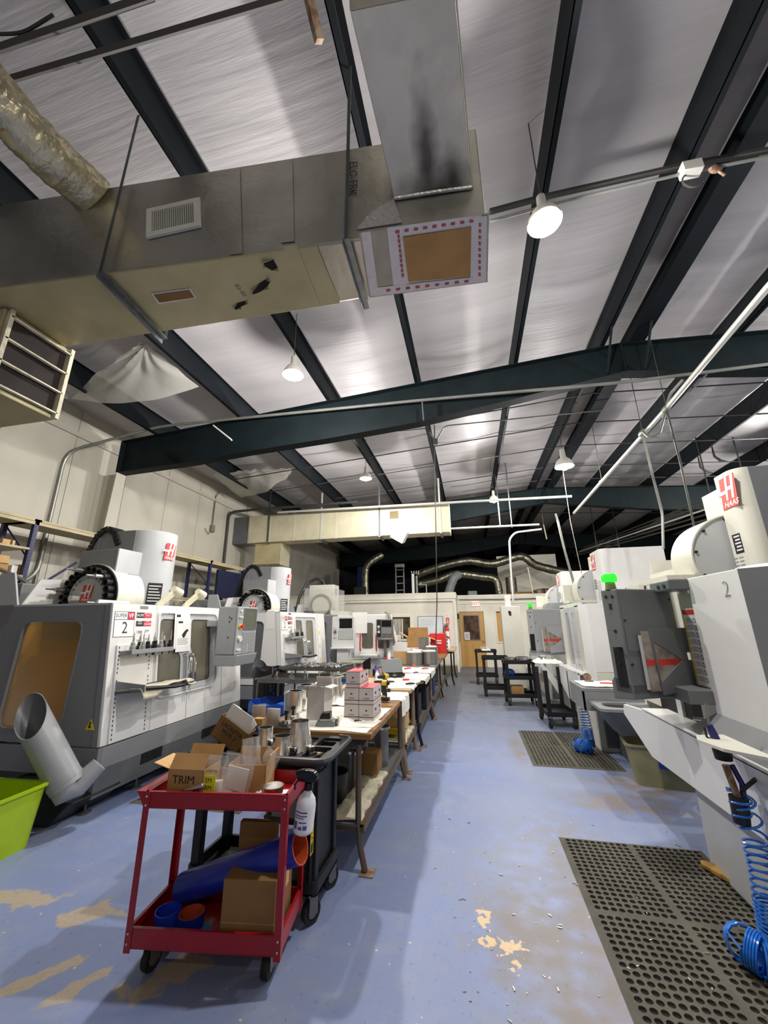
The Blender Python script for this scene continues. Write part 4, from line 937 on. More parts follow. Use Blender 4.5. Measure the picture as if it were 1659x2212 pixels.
# ================================================================ right-hand machines
def wpoly(par, name, pts, off, m, **k):
    """slab from world points, pushed by vector off, into parent's local axes"""
    o = Vector(par.location); n = len(pts); off = Vector(off)
    mb = MB().add([tuple(Vector(p)-o) for p in pts]+[tuple(Vector(p)+off-o) for p in pts], [tuple(range(n)), tuple(range(2*n-1, n-1, -1))]+[(i, i+n, (i+1) % n+n, (i+1) % n) for i in range(n)])
    return obj(name, mb, m, par, **k)
def lb(par, *a):
    o = par.location; return MB().box(a[0]-o.x, a[1]-o.x, a[2]-o.y, a[3]-o.y, a[4], a[5])
def back_pendant(par, u0, v0, y0, u1, v1, ub, vb, us, arm=None, big=True, beacon=True):
    """pendant seen from behind: left edge top pixel u0,v0 at depth y0; right edge at column u1; ub,vb = bottom of left edge"""
    P0 = at(u0, v0, y=y0); a_ = math.radians(26); d = Vector((math.cos(a_), math.sin(a_), 0)); nrm = Vector((d.y, -d.x, 0))   # outward, toward the viewer
    P1 = hit(u1, v1, P0, nrm); w = (P1-P0).dot(d); zb = hit(ub, vb, P0, nrm).z; h = P0.z-zb
    S0 = hit(us, v0+6, P0, d); t = min(.3, abs((S0-P0).dot(nrm)))+.02
    p = thing('control_pendant', '', 'control panel', (P0.x, P0.y, zb), math.degrees(math.atan2(d.y, d.x)))
    # local axes: x along the back, -y towards the viewer
    obj('shell', MB().box(0, w, 0, t, .03, h), 'pendant_grey', p, bevel=.008, smooth=0)
    obj('keyboard_shelf', MB().prism([(0, .0), (t+.03, -.02), (t+.03, .1), (t, .14), (0, .1)], .0, w, Matrix(((0,0,1,0),(1,0,0,0),(0,1,0,0),(0,0,0,1)))), 'pendant_grey', p, bevel=.006, smooth=0)
    fb = XZ(-.001)
    obj('back_plate', plate([(.03*w, .42*h), (.985*w, .42*h), (.985*w, .965*h), (.03*w, .965*h)], [], .006, fb), 'pendant_grey', p, bevel=.002, smooth=0)
    # document pocket of clear plastic with a grey cover cut as an arrow
    x0, x1 = .22*w, 1.02*w; z0, z1 = .07*h, .60*h
    pk = obj('document_pocket', MB().box(x0-.004, x1-.05*w, -.0495, -.0455, z0, z1), 'pocket_clear', p, smooth=0)
    obj('manual', MB().box(x0, x0+.6*w, -.043, -.012, z0+.01, z1-.03), 'paper', p, smooth=0)
    obj('manual_band', MB().box(x0-.003, x1-.06*w, -.0508, -.0497, z0+.42*(z1-z0), z0+.52*(z1-z0)), 'haas_red', p, smooth=0)
    cz = z0+.47*(z1-z0)
    cov = plate([(x0+.12*w, z1+.02), (x1, z1+.02), (x1, z0+.62*(z1-z0)), (x1-.1*w, z0+.62*(z1-z0)), (x1-.1*w, z0+.5*(z1-z0)), (x1+.03*w, z0+.48*(z1-z0)), (x1+.03*w, z0+.0*(z1-z0)), (x0+.17*w, z0-.03*h)],
                [[(x0+.17*w, z0+.82*(z1-z0)), (x0+.62*w, cz+.01), (x0+.17*w, z0+.14*(z1-z0))]], .008, XZ(-.055))
    obj('pocket_cover', cov, 'pendant_grey', p, smooth=0, bevel=.001)
    obj('side_slot', MB().box(-.004, .0, .03, t-.04, .1*h, .45*h), 'dark_slot', p, smooth=0)
    obj('hook', MB().box(-.05, .01, .04, .06, .44*h, .455*h), 'black_metal', p, smooth=0)
    for (yy, zz) in ((.3, .93), (.7, .93), (.5, .85), (.5, .82), (.45, .6), (.5, .3)): obj('screw', MB().cyl((.001, t*yy, zz*h), (-.007, t*yy, zz*h), .012, n=8), 'ink', p)
    for (xx, zz) in ((.06, .7), (.06, .3), (.95, .9)): obj('screw', MB().cyl((xx*w, .001, zz*h), (xx*w, -.006, zz*h), .01, n=8), 'ink', p)
    if beacon:
        obj('beacon_stem', MB().cyl((.03, t*.5, h), (.03, t*.5, h+.06), .04, .034, 14), 'olive_bin', p)
        obj('beacon_light', MB().lathe([(.001, 0), (.05, 0), (.056, .01), (.056, .05), (.048, .062), (.001, .062)], 18, T(.03, t*.5, h+.06)), 'green_lamp', p)
    return p, P0, P1, d, w, h
# ---- R1, nearest right machine
r1 = thing('milling_machine', 'nearest right milling machine, white panel with a pen-drawn 2, cut by the picture edge', 'machine', (2.0, 3.3, 0))
XP = 1.55
pa = at(1482, 1250, x=XP); pb = at(1592, 1229, x=XP); zt = (pa.z+pb.z)/2
Ya, Yb = pa.y, pb.y
obj('front_panel', lb(r1, XP, XP+.03, Yb, Ya, .87, zt), 'machine_white', r1, bevel=.004, smooth=0)
obj('panel_return', lb(r1, XP+.03, 2.6, Ya-.03, Ya-.003, .87, zt), 'machine_grey', r1, smooth=0)
c0 = Vector((XP, Yb, 0)); c1 = c0+Vector((.93, -.66, 0))
wpoly(r1, 'angled_panel', [(c0.x, c0.y, .87), (c1.x, c1.y, .87), (c1.x, c1.y, zt+.01), (c0.x, c0.y, zt)], (.02, .025, 0), 'machine_grey', smooth=0)
wpoly(r1, 'panel_top_lip', [(c0.x-.004, c0.y+.01, zt), (c1.x, c1.y, zt+.01), (c1.x+.03, c1.y+.06, zt+.1), (c0.x+.1, c0.y+.06, zt+.02)], (.003, .004, .004), 'machine_white', smooth=0)
wpoly(r1, 'lower_bulge', [(1.42, Ya+.2, .9), (1.42, 1.3, .9), (XP, 1.5, 1.05), (XP, Ya, 1.05)], (.02, 0, -.01), 'machine_grey', smooth=0)
text('pen_mark', '2', .14, 'grey_ink', r1, frame3(Vector((XP-.003, Yb+.14, zt-.11))-r1.location, (0, -1, 0), (0, 0, 1)), bold=-.003)
# door side, far end
obj('door_frame', lb(r1, 1.62, 1.66, 4.25, 4.6, .9, 1.98), 'machine_offwhite', r1, smooth=0)
obj('enclosure_end', lb(r1, 1.62, 2.9, 4.58, 4.62, .5, 1.98), 'machine_offwhite', r1, smooth=0)
obj('door', lb(r1, 1.68, 1.7, 3.55, 4.25, .9, 1.97), 'machine_offwhite', r1, smooth=0)
obj('door_post', lb(r1, 1.58, 1.66, 3.78, 3.86, .88, 1.95), 'machine_light_grey', r1, smooth=0)
obj('interior', lb(r1, 2.6, 2.62, 1.7, 4.58, .5, 1.9), 'machine_dark_grey', r1, smooth=0)
obj('grab_bar', MB().cyl(at(1498, 1552, x=1.55)-r1.location, at(1535, 1556, x=1.62)-r1.location, .014, n=10), 'chrome', r1)
obj('dark_opening', lb(r1, 1.6, 1.61, Ya+.02, 4.2, .9, 1.16), 'dark_slot', r1, smooth=0)  # dark sheet painted in for the shade inside the door opening
ws = at(1466, 1322, x=1.58); we = at(1512, 1488, x=1.58)
st = obj('warning_strip', lb(r1, 1.572, 1.58, Ya+.035, Ya+.2, 1.2, 1.72), 'white_sticker', r1, smooth=0)
obj('strip_header', lb(r1, 1.5695, 1.572, Ya+.035, Ya+.2, 1.685, 1.72), 'haas_red', st, smooth=0)
for k in range(9):
    obj('strip_pictogram', lb(r1, 1.5695, 1.572, Ya+.175, Ya+.197, 1.22+.05*k, 1.255+.05*k), 'yellow_sticker', st, smooth=0)
    z = 1.23+.05*k
    obj('strip_text', MB().add([(1.5705-2, Ya+.09+.0-3.3, z+j*.012) for j in range(3)]+[(1.5705-2, Ya+.165-3.3, z+j*.012) for j in range(3)]+[(1.5705-2, Ya+.165-3.3, z+j*.012+.005) for j in range(3)]+[(1.5705-2, Ya+.09-3.3, z+j*.012+.005) for j in range(3)], [(j, j+3, j+6, j+9) for j in range(3)]), 'grey_ink', st, smooth=0)
    obj('strip_symbol', MB().lathe([(.012, 0), (.017, 0)], 12, Matrix.Translation((1.5695-2, Ya+.06-3.3, z+.012)) @ RY(90)), 'ink', st, smooth=0)
obj('strip_backing', lb(r1, 1.58, 1.64, Ya+.0, Ya+.24, .9, zt-.02), 'machine_offwhite', r1, smooth=0)
obj('yellow_label', lb(r1, 1.574, 1.58, Ya+.08, Ya+.2, 1.86, 1.93), 'yellow_sticker', r1, smooth=0)
# skirt with a cut-up far end and the narrower base
yz = lambda x: YZ(x)
sk = [(.6, .55), (4.05, .55), (4.58, .77), (4.55, .86), (4.0, .905), (.6, .905)]
obj('skirt_panel', MB().prism([(a-3.3, b) for a, b in sk], 0, .03, YZ(1.4-2)), 'machine_white', r1, bevel=.004, smooth=0)
obj('skirt_ledge', lb(r1, 1.4, 1.75, .6, 4.1, .895, .912), 'machine_white', r1, smooth=0)
wpoly(r1, 'skirt_end', [(1.43, 4.05, .56), (1.43, 4.56, .77), (1.43, 4.56, .86), (1.9, 4.6, .86), (1.9, 4.6, .56)], (0, .02, 0), 'machine_light_grey', smooth=0)
obj('skirt_underside', lb(r1, 1.43, 2.4, .6, 4.05, .55, .58), 'machine_grey', r1, smooth=0)
obj('machine_base', lb(r1, 1.51, 2.9, .6, 3.66, .0, .56), 'machine_light_grey', r1, bevel=.006, smooth=0)
obj('pendant_mount', lb(r1, 1.4, 1.6, Ya-.02, Ya+.3, 1.1, 1.19), 'pendant_grey', r1, bevel=.005, smooth=0)
# pendant arm bar from the panel corner
bA = at(1425, 1262, x=1.45)
obj('pendant_arm', lb(r1, 1.42, 1.56, Ya-.02, Ya+.3, zt-.08, zt), 'machine_dark_grey', r1, bevel=.012, smooth=0)
for k in (.05, .14): obj('arm_bolt', MB().cyl((1.419-2, Ya+k-3.3, zt-.045), (1.41-2, Ya+k-3.3, zt-.045), .015, n=8), 'ink', r1)
# column, drum and box above
def right_column(m, yc, x0=2.2, wy=.58, near=True, ztop=2.86):
    o = m.location; y0, y1 = yc-wy/2, yc+wy/2; R = .1
    out = [(x0+.95, y0), (x0+.95, y1), (x0+.03, y1), (x0, y1-.03)]+[(x0+R-R*math.cos(math.radians(a)), y0+R-R*math.sin(math.radians(a))) for a in range(0, 91, 15)]
    obj('column_cover', MB().prism([(a-o.x, b-o.y) for a, b in out], 1.4, ztop), 'machine_offwhite' if near else 'machine_white', m, bevel=.004)
    logo(m, frame3(Vector((x0-.003, y1-.06, ztop-.31))-o, (0, -1, 0), (0, 0, 1)), .23)
    s = obj('info_sticker', lb(m, x0-.002, x0, y1-.17, y1-.07, 2.17, 2.33), 'ink', m, smooth=0)
    f = frame3(Vector((x0-.0025, y1-.17, 2.17))-o, (0, 1, 0), (0, 0, 1))
    for k in range(5): obj('sticker_print', lb(m, x0-.0035, x0-.002, y1-.16, y1-.09-.01*(k % 2), 2.19+.028*k, 2.203+.028*k), 'white_sticker', s, smooth=0)
    for r_ in range(11):
        for c_ in range(2): 
            a = y1-.2-.11*c_ if not near else y1-.02-.07*c_; e_ = max(a-(.08 if not near else .05), y0+R+.005)
            if a-e_ > .02 and (not near or 1.98+.03*r_ < 2.14): obj('sticker_text', lb(m, x0-.0015, x0, e_, a, 1.98+.03*r_, 1.99+.03*r_), 'grey_ink', m, smooth=0)
    if near: obj('cover_side', lb(m, x0+R+.01, x0+.95, y0-.006, y0-.001, 1.4, ztop-.004), 'machine_side', m, smooth=0)
    # drum cover left of the column
    cx, cz, rr = x0+.1, 2.16, .38; ya, yb = y1+.03, y1+.4
    ob = []; n = 34; vs = []
    for i in range(n+1):
        a = math.radians(-30+240*i/n)
        for (y, q_) in ((ya, rr), (yb, rr), (yb, rr-.012), (ya, rr-.012)): vs.append((cx-q_*math.cos(a)-o.x if False else cx+q_*math.cos(a)-o.x, y-o.y, cz+q_*math.sin(a)))
    obj('drum_cover', MB().add(vs, [(4*i+k_, 4*i+(k_+1) % 4, 4*i+4+(k_+1) % 4, 4*i+4+k_) for i in range(n) for k_ in range(4)]+[(3, 2, 1, 0), (4*n, 4*n+1, 4*n+2, 4*n+3)]), 'machine_offwhite', m, smooth=30)
    obj('drum_face', MB().cyl((cx-o.x, ya+.012-o.y, cz), (cx-o.x, ya+.02-o.y, cz), rr-.012, n=34), 'machine_light_grey', m)
    for a in (100, 135, 170, 205): obj('screw', MB().cyl((cx+(rr-.04)*math.cos(math.radians(a))-o.x, ya+.012-o.y, cz+(rr-.04)*math.sin(math.radians(a))), (cx+(rr-.04)*math.cos(math.radians(a))-o.x, ya+.0-o.y, cz+(rr-.04)*math.sin(math.radians(a))), .012, n=8), 'ink', m)
    obj('motor_box', lb(m, x0+.05, x0+.5, y1+.02, y1+.3, cz+rr-.06, 2.78), 'machine_offwhite', m, bevel=.005, smooth=0)
    obj('hose_loop', MB().tube([tuple(Vector(p)-o) for p in ((x0+.5, y1+.35, 2.55), (x0+.5, y1+.6, 2.66), (x0+.5, y1+.9, 2.68), (x0+.5, y1+1.15, 2.55), (x0+.5, y1+1.3, 2.3), (x0+.5, y1+1.3, 2.0))], .05, 8), 'black_hose', m)
right_column(r1, 3.67, wy=.28)
obj('drum_tray', lb(r1, 1.72, 2.6, 3.9, 4.75, 1.98, 2.03), 'machine_offwhite', r1, smooth=0)
obj('rear_guard', lb(r1, 1.95, 2.9, 4.72, 4.74, 2.03, 2.27), 'machine_offwhite', r1, smooth=0)
obj('rear_guard', lb(r1, 1.93, 1.95, 4.2, 4.74, 2.03, 2.12), 'machine_offwhite', r1, smooth=0)
p1, P0, P1, dd1, w1_, h1_ = back_pendant(r1, 1330, 1272, 3.3, 1447, 1281, 1374, 1512, 1301)
p1['label'] = 'near dark grey control pendant seen from behind, arrow-cut document pocket, green beacon on top'
# white accessory shelf with the air gun, hanging rubber sleeve and coiled hose
sa = at(1545, 1585, y=2.75)
shf = obj('accessory_shelf', MB().add([tuple(Vector(p)-r1.location) for p in ((1.4, 2.45, 1.0), (1.4, 2.9, 1.0), (1.24, 2.86, 1.0), (1.2, 2.76, 1.0), (1.24, 2.6, 1.0))]+[tuple(Vector(p)-r1.location) for p in ((1.4, 2.45, .985), (1.4, 2.9, .985), (1.24, 2.86, .985), (1.2, 2.76, .985), (1.24, 2.6, .985))], [(0, 1, 2, 3, 4), (9, 8, 7, 6, 5)]+[(i, i+5, (i+1) % 5+5, (i+1) % 5) for i in range(5)]), 'machine_offwhite', r1, smooth=0)
gt = at(1532, 1566, y=2.8); gb = at(1562, 1632, y=2.8); 
ag = thing('air_gun', 'black air blow gun standing in the white shelf of the nearest right machine', 'air gun', tuple(gb))
obj('grip', MB().tube([(0, 0, 0), tuple((gt-gb)*.35), tuple((gt-gb)*.75), tuple((gt-gb)*1.0)], [.03, .024, .02, .016], 10), 'hose_dark_blue', ag)
obj('nozzle', MB().tube([tuple((gt-gb)), tuple((gt-gb)+Vector((0, 0, .05))), tuple((gt-gb)+Vector((.01, .01, .11)))], .007, 6), 'pipe_grey', ag)
obj('socket_cup', MB().cyl((0, 0, -.02), (0, 0, .03), .04, .045, 14), 'black_plastic', ag)
obj('trigger', MB().tube([tuple((gt-gb)*.9+Vector((-.03, 0, 0))), tuple((gt-gb)*.6+Vector((-.04, 0, 0))), tuple((gt-gb)*.5+Vector((-.02, 0, 0)))], .006, 6), 'black_plastic', ag)
s0 = at(1567, 1652, y=2.72); s1 = at(1598, 1735, y=2.7); s2 = at(1600, 1765, y=2.7)
hs = thing('air_hose', 'large bright blue coiled air hose hanging onto the nearest right rubber mat', 'hose', (s2.x, s2.y, 0), group='blue coiled air hoses')
oo = Vector(hs.location)
obj('rubber_sleeve', MB().tube([tuple(s0-oo), tuple(s0.lerp(s1, .5)-oo), tuple(s1-oo)], .018, 8), 'rust', hs)
obj('dark_hose', MB().tube([tuple(s0+Vector((.03, 0, -.0))-oo), tuple(s0.lerp(s1, .5)+Vector((.045, 0, 0))-oo), tuple(s1+Vector((.02, 0, 0))-oo)], .014, 8), 'hose_dark_blue', hs)
obj('sleeve_end', MB().cyl(tuple(s1-oo+Vector((0, 0, .03))), tuple(s2-oo+Vector((0, 0, -.03))), .042, .036, 12), 'black_plastic', hs)
def coil(path, radii, turns, n=14):
    pts = []; N_ = int(turns*n)
    P = [Vector(p) for p in path]
    for i in range(N_+1):
        t = i/N_; tt = t**.62 if False else t
        s = tt*(len(P)-1); k = min(int(s), len(P)-2); f = s-k; c = P[k].lerp(P[k+1], f); r = radii[k]+(radii[k+1]-radii[k])*f
        tg = (P[k+1]-P[k]).normalized(); a_ = tg.orthogonal().normalized() if abs(tg.z) < .3 else Vector((1, 0, 0)); b_ = tg.cross(a_).normalized(); a_ = b_.cross(tg)
        w = 2*PI*i/n; pts.append(c+a_*(r*math.cos(w))+b_*(r*math.sin(w)))
    return pts
# loose turns above, tight bundle below
pt = coil([(0, 0, s2.z-.03), (.02, 0, .78), (.04, .0, .58)], [.035, .05, .055], 5)
pt += coil([(.04, 0, .57), (.05, 0, .45), (.05, 0, .33)], [.055, .06, .065], 7)
pt += coil([(.05, 0, .32), (.05, 0, .18), (.045, -.01, .1), (.0, -.02, .075)], [.068, .075, .08, .085], 24)
obj('coil', MB().tube(pt, .0062, 5), 'hose_blue', hs)
obj('coil_end', MB().tube(coil([(.02, -.02, .08), (-.04, -.0, .09), (-.08, .04, .1), (-.08, .09, .09)], [.075, .08, .08, .07], 16), .0062, 5), 'hose_blue', hs)
obj('feed_hose', MB().tube([tuple(Vector(p)) for p in ((.03, 0, .78), (.1, -.01, .84), (.2, -.02, .86), (.4, -.03, .84))], .01, 6), 'black_hose', hs)
# ---- generic plain right machine
def right_machine(lab, yn_, yfar, doors=True, x0=1.5, yc=None, xc=None, yb=None):
    yc = yc or (yn_+yfar)/2; xc = xc or x0+.66; yb = yb or yn_+.05
    m = thing('milling_machine', lab, 'machine', (2.1, (yn_+yfar)/2, 0))
    obj('near_side_panel', lb(m, x0+.1, 2.9, yn_, yn_+.03, .93, 1.9), 'machine_white', m, bevel=.004, smooth=0)
    obj('near_lower_panel', lb(m, x0+.1, 2.9, yn_, yn_+.03, .5, .925), 'machine_offwhite', m, bevel=.004, smooth=0)
    wpoly(m, 'corner_panel', [(x0+.1, yn_, .5), (x0+.1, yn_, 1.9), (x0, yn_+.12, 1.88), (x0, yn_+.12, .5)], (.02, .01, 0), 'machine_white', smooth=0)
    obj('front_post', lb(m, x0, x0+.03, yn_+.12, yn_+.34, .5, 1.88), 'machine_offwhite', m, bevel=.004, smooth=0)
    obj('front_post', lb(m, x0, x0+.03, yfar-.3, yfar, .5, 1.88), 'machine_offwhite', m, bevel=.004, smooth=0)
    for a, b in ((yn_+.36, (yn_+yfar)/2-.01), ((yn_+yfar)/2+.01, yfar-.32)):
        dr_ = obj('door', plate([(a-m.location.y, .85), (b-m.location.y, .85), (b-m.location.y, 1.86), (a-m.location.y, 1.86)], [rrect(a+.06-m.location.y, b-.06-m.location.y, .95, 1.78, .05)], .02, YZ(x0+.01-2.1)), 'machine_light_grey', m, smooth=0)
        obj('door_window', lb(m, x0+.012, x0+.018, a+.06, b-.06, .95, 1.78), 'clear_plastic', dr_, smooth=0)
    obj('clear_splash_guard', lb(m, x0-.05, x0-.045, yn_+.1, yn_+.5, .98, 1.84), 'clear_plastic', m, smooth=0)
    obj('top_rail', lb(m, x0, x0+.06, yn_+.12, yfar, 1.86, 1.92), 'machine_white', m, smooth=0)
    obj('roof_pan', lb(m, x0+.1, 2.9, yn_+.03, yn_+.5, 1.88, 1.9), 'machine_white', m, smooth=0)
    obj('interior', lb(m, 2.6, 2.62, yn_, yfar, .5, 1.85), 'machine_dark_grey', m, smooth=0)
    obj('far_side_panel', lb(m, x0+.1, 2.9, yfar-.03, yfar, .5, 1.9), 'machine_white', m, smooth=0)
    o = m.location.y
    obj('skirt_panel', MB().prism([(yn_+.1-o, .55), (yfar-.5-o, .42), (yfar-o, .6), (yfar-o, .86), (yn_+.1-o, .92)], 0, .03, YZ(x0-.14-2.1)), 'machine_white', m, bevel=.004, smooth=0)
    obj('skirt_ledge', lb(m, x0-.14, x0+.02, yn_+.1, yfar, .88, .9), 'machine_white', m, smooth=0)
    obj('machine_base', lb(m, x0-.07 if yb < yn_ else x0+.04, 2.8, yb, yfar-.2, .0, .5), 'machine_offwhite', m, bevel=.006, smooth=0)
    obj('base_side', lb(m, x0+.0 if yb < yn_ else x0+.06, 2.7, yb-.04, yb-.001, .06, .45), 'machine_dark_grey', m, bevel=.01, smooth=0)
    obj('cabinet', lb(m, 2.65, 3.2, yn_+.2, yfar-.2, .2, 2.1), 'machine_grey', m, smooth=0)
    obj('drum_tray', lb(m, 1.72, 2.6, yc+.3, yfar+.1, 1.95, 2.0), 'machine_offwhite', m, smooth=0)
    obj('rear_guard', lb(m, 1.75, 2.9, yfar+.08, yfar+.1, 2.0, 2.3), 'machine_offwhite', m, smooth=0)
    right_column(m, yc, x0=xc, near=False, ztop=2.8)
    return m
r2 = right_machine('second right milling machine with a plain white side panel behind the near grey pendant', 6.5, 7.9, x0=1.62, yc=7.25, xc=2.16, yb=6.16)
tb = obj('side_tray', MB().add([tuple(at(*p)-r2.location) for p in ()], []), 'machine_grey', r2) if False else None
# cloth-covered tray and chip chute on the near side of the second right machine
q = [at(1262, 1503, y=5.9), at(1392, 1500, y=5.5)]
tr = obj('side_tray', lb(r2, 1.25, 1.95, 5.45, 6.1, .83, .87), 'machine_grey', r2, bevel=.006, smooth=0)
obj('tray_side', lb(r2, 1.25, 1.27, 5.45, 6.1, .62, .83), 'machine_grey', r2, smooth=0)
obj('tray_side', lb(r2, 1.25, 1.95, 5.45, 5.47, .62, .83), 'machine_grey', r2, smooth=0)
ch = obj('chip_chute', plate(rrect(1.3-2.1, 2.0-2.1, 4.95-7.2, 5.43-7.2, .06), [rrect(1.38-2.1, 1.9-2.1, 5.05-7.2, 5.34-7.2, .12)], .03, T(0, 0, .72)), 'machine_grey', r2, smooth=0)
obj('chute_hopper', MB().prism(rrect(1.5-2.1, 1.9-2.1, 5.1-7.2, 5.4-7.2, .03), .45, .70, top=rrect(1.31-2.1, 1.99-2.1, 4.96-7.2, 5.42-7.2, .05)), 'machine_dark_grey', r2, smooth=0)
obj('chute_mouth', MB().prism(rrect(1.38-2.1, 1.9-2.1, 5.05-7.2, 5.34-7.2, .12), .701, .712), 'dark_slot', r2, smooth=0)
obj('chute_leg', lb(r2, 1.75, 1.95, 5.45, 6.1, .0, .62), 'machine_dark_grey', r2, bevel=.02)
r3 = right_machine('third right milling machine beyond the second, mostly hidden by its light grey pendant', 9.55, 11.2, x0=1.55)
p2, *_ = back_pendant(r3, 1150, 1316, 8.6, 1212, 1320, 1153, 1416, 1138)
p2['label'] = 'far light grey control pendant seen from behind above the black carts, green beacon on top'
for o in KIDS(p2):
    if o.name.split('.')[0] in ('shell', 'keyboard_shelf', 'back_plate', 'pocket_cover'): o.material_slots[0].link = 'OBJECT'; o.material_slots[0].material = M['pendant_light']
p2['group'] = p1['group'] = 'control pendants of the right machines'
for p_, m_ in ((p1, r1), (p2, r3)): pass
solo('machine_beacon', MB().cyl(at(1221, 1306, y=9.2), at(1221, 1299, y=9.2), .025, n=12), 'red_lamp', 'small red machine beacon on the hood behind the second right machine', 'lamp')
hd = thing('machine_hood', 'low grey machine hood with rounded corner beside the far green beacon', 'machine hood', tuple(at(1205, 1322, y=9.3)))
obj('hood_shell', MB().prism(rrect(-.25, .35, 0, .2, [.01, .08, .08, .01]), -.3, .1, XZ()), 'pendant_light', hd, bevel=.006)
# cream cabinet beyond
cb = thing('cabinet', 'tall cream cabinet with a torn dark spot near its top, beyond the black carts', 'cabinet', (1.03, 11.1, 0))
obj('cabinet_body', MB().box(-.24, .24, -.2, .25, .05, 2.03), 'machine_offwhite', cb, bevel=.008, smooth=0)
obj('torn_spot', MB().prism([(-.0, 0), (.05, -.02), (.06, .08), (.03, .12), (-.02, .1)], 0, .003, frame3(Vector((-.05, -.2, 1.8)), (1, 0, 0), (0, 0, 1))), 'soot_hole', cb, smooth=0)
obj('junction_box', MB().box(-.12, .03, -.12, .0, 2.03, 2.32), 'machine_white', cb, bevel=.01)
obj('plinth', MB().box(-.2, .2, -.16, .2, 0, .05), 'black_metal', cb, smooth=0)
# small second blue hose on the middle mat
ah = copy_tree(hs, loc=(1.33, 6.05, .0), label='smaller blue coiled air hose hanging over the middle rubber mat'); 
ah.scale = (.95, .95, .95)
# ================================================================ rubber mats
def rubber_mat():
    nx, ny = 20, 34; px, py = .0445, .047; r = .0172; mb = MB(); bx, by = .035, .035
    idx = {}
    def cell(cx, cy, hx, hy, hole=True):
        if not hole: mb.box(cx-hx, cx+hx, cy-hy, cy+hy, .012, .0125); return
        n = 10; o = len(mb.v); out = []
        for k in range(n):
            a = 2*PI*k/n; c, s = math.cos(a), math.sin(a); q = min(hx/max(abs(c), 1e-6), hy/max(abs(s), 1e-6)); out.append((cx+c*q, cy+s*q, .0125))
        inn = [(cx+r*math.cos(2*PI*k/n), cy+r*math.sin(2*PI*k/n), .0125) for k in range(n)]; low = [(x, y, .002) for x, y, _ in inn]
        cor = [(cx+hx, cy+hy, .0125), (cx-hx, cy+hy, .0125), (cx-hx, cy-hy, .0125), (cx+hx, cy-hy, .0125)]
        mb.add(out+inn+low+cor, [(k, (k+1) % n, n+(k+1) % n, n+k) for k in range(n)]+[(n+k, n+(k+1) % n, 2*n+(k+1) % n, 2*n+k) for k in range(n)]+[(1, 3*n, 2-0) if False else (1, 3*n, 1) for _ in ()]+
               [(c_, b_, 3*n+i) for i, (b_, c_) in enumerate(((1, 1), (4, 4), (6, 6), (9, 9)))] if False else [(k, (k+1) % n, n+(k+1) % n, n+k) for k in range(n)]+[(n+k, n+(k+1) % n, 2*n+(k+1) % n, 2*n+k) for k in range(n)]+corner_faces(n))
    def corner_faces(n):
        # square corners lie between the ray hits either side of 45 degrees
        out = []
        for i, ang in enumerate((45, 135, 225, 315)):
            k = int(ang/360*n); out.append((k, 3*n+i, (k+1) % n))
        return out
    x = bx; xs = []
    for i in range(nx):
        xs.append(x+px/2); x += px
        if i == nx//2-1: xm = x; x += .03
    Wd = x+bx; y = by; ys = []
    for j in range(ny):
        ys.append(y+py/2); y += py
        if j == ny//2-1: ym = y; y += .03
    Ln = y+by
    for i, cx in enumerate(xs):
        for j, cy in enumerate(ys): cell(cx, cy, px/2, py/2)
    mb.box(xm, xm+.03, by, Ln-by, .002, .0125); 
    for xa, xb in ((bx, xm), (xm+.03, Wd-bx)): mb.box(xa, xb, ym, ym+.03, .002, .0125)
    # bevelled border
    P = [(0, 0), (Wd, 0), (Wd, Ln), (0, Ln)]; Q = [(bx, by), (Wd-bx, by), (Wd-bx, Ln-by), (bx, Ln-by)]
    mb.add([(a, b, .001) for a, b in P]+[(a, b, .0125) for a, b in Q], [(i, (i+1) % 4, 4+(i+1) % 4, 4+i) for i in range(4)])
    global MATQ
    MATQ = [(a, b, .0022) for a, b in Q]
    return mb, Wd, Ln
mm, MW, ML = rubber_mat()
ma = obj('rubber_mat', mm, 'mat_rubber', smooth=0); ma.location = (.56, 3.86-ML, 0)
tag(ma, 'nearest right perforated rubber floor mat under the large blue hose', 'mat', 'perforated rubber floor mats')
mu = obj('mat_backing', MB().add(MATQ, [(0, 1, 2, 3)]), 'dark_rubber', ma, smooth=0)  # dark sheet added under the mat so its holes look black
for loc, lbl, rz in (((.6, 7.05-ML*.93, 0), 'middle right rubber floor mat in front of the second right machine', 0), ((-3.35, 3.72, 0), 'dark rubber floor mat in front of the nearest left machine', 0)):
    c = copy_tree(ma, loc=loc, label=lbl)
    c.scale = (1.02, .93, 1) if rz == 0 and loc[0] > 0 else (1.2, 1, 1)
# metal chips lying on the near mat and floor
mb = MB()
for k in range(90):
    x, y = random.uniform(-.4, 1.45), random.uniform(2.1, 4.2); s = random.uniform(.002, .006); a = random.random()*PI
    z = .0135 if x > .56 and y < 3.86 else .001
    mb.box(-s*2, s*2, -s*.5, s*.5, 0, s*.6, Matrix.Translation((x, y, z)) @ Matrix.Rotation(a, 4, 'Z'))
o = solo('metal_chips', mb, 'chips', 'tiny bright metal chips scattered over the near right mat and aisle', 'metal chips', smooth=0); o['kind'] = 'stuff'
wd_ = solo('wood_block', MB().prism(rpoly([(0, 0), (.07, -.02), (.1, .04), (.03, .2), (-.02, .26), (-.06, .22), (-.03, .1)], .02), .0, .03, Matrix.Translation((1.53, 3.4, .014)) @ RZ(12)), 'wood_block', 'yellowish worn wooden block lying at the corner of the nearest right machine base', 'wood block', bevel=.006)
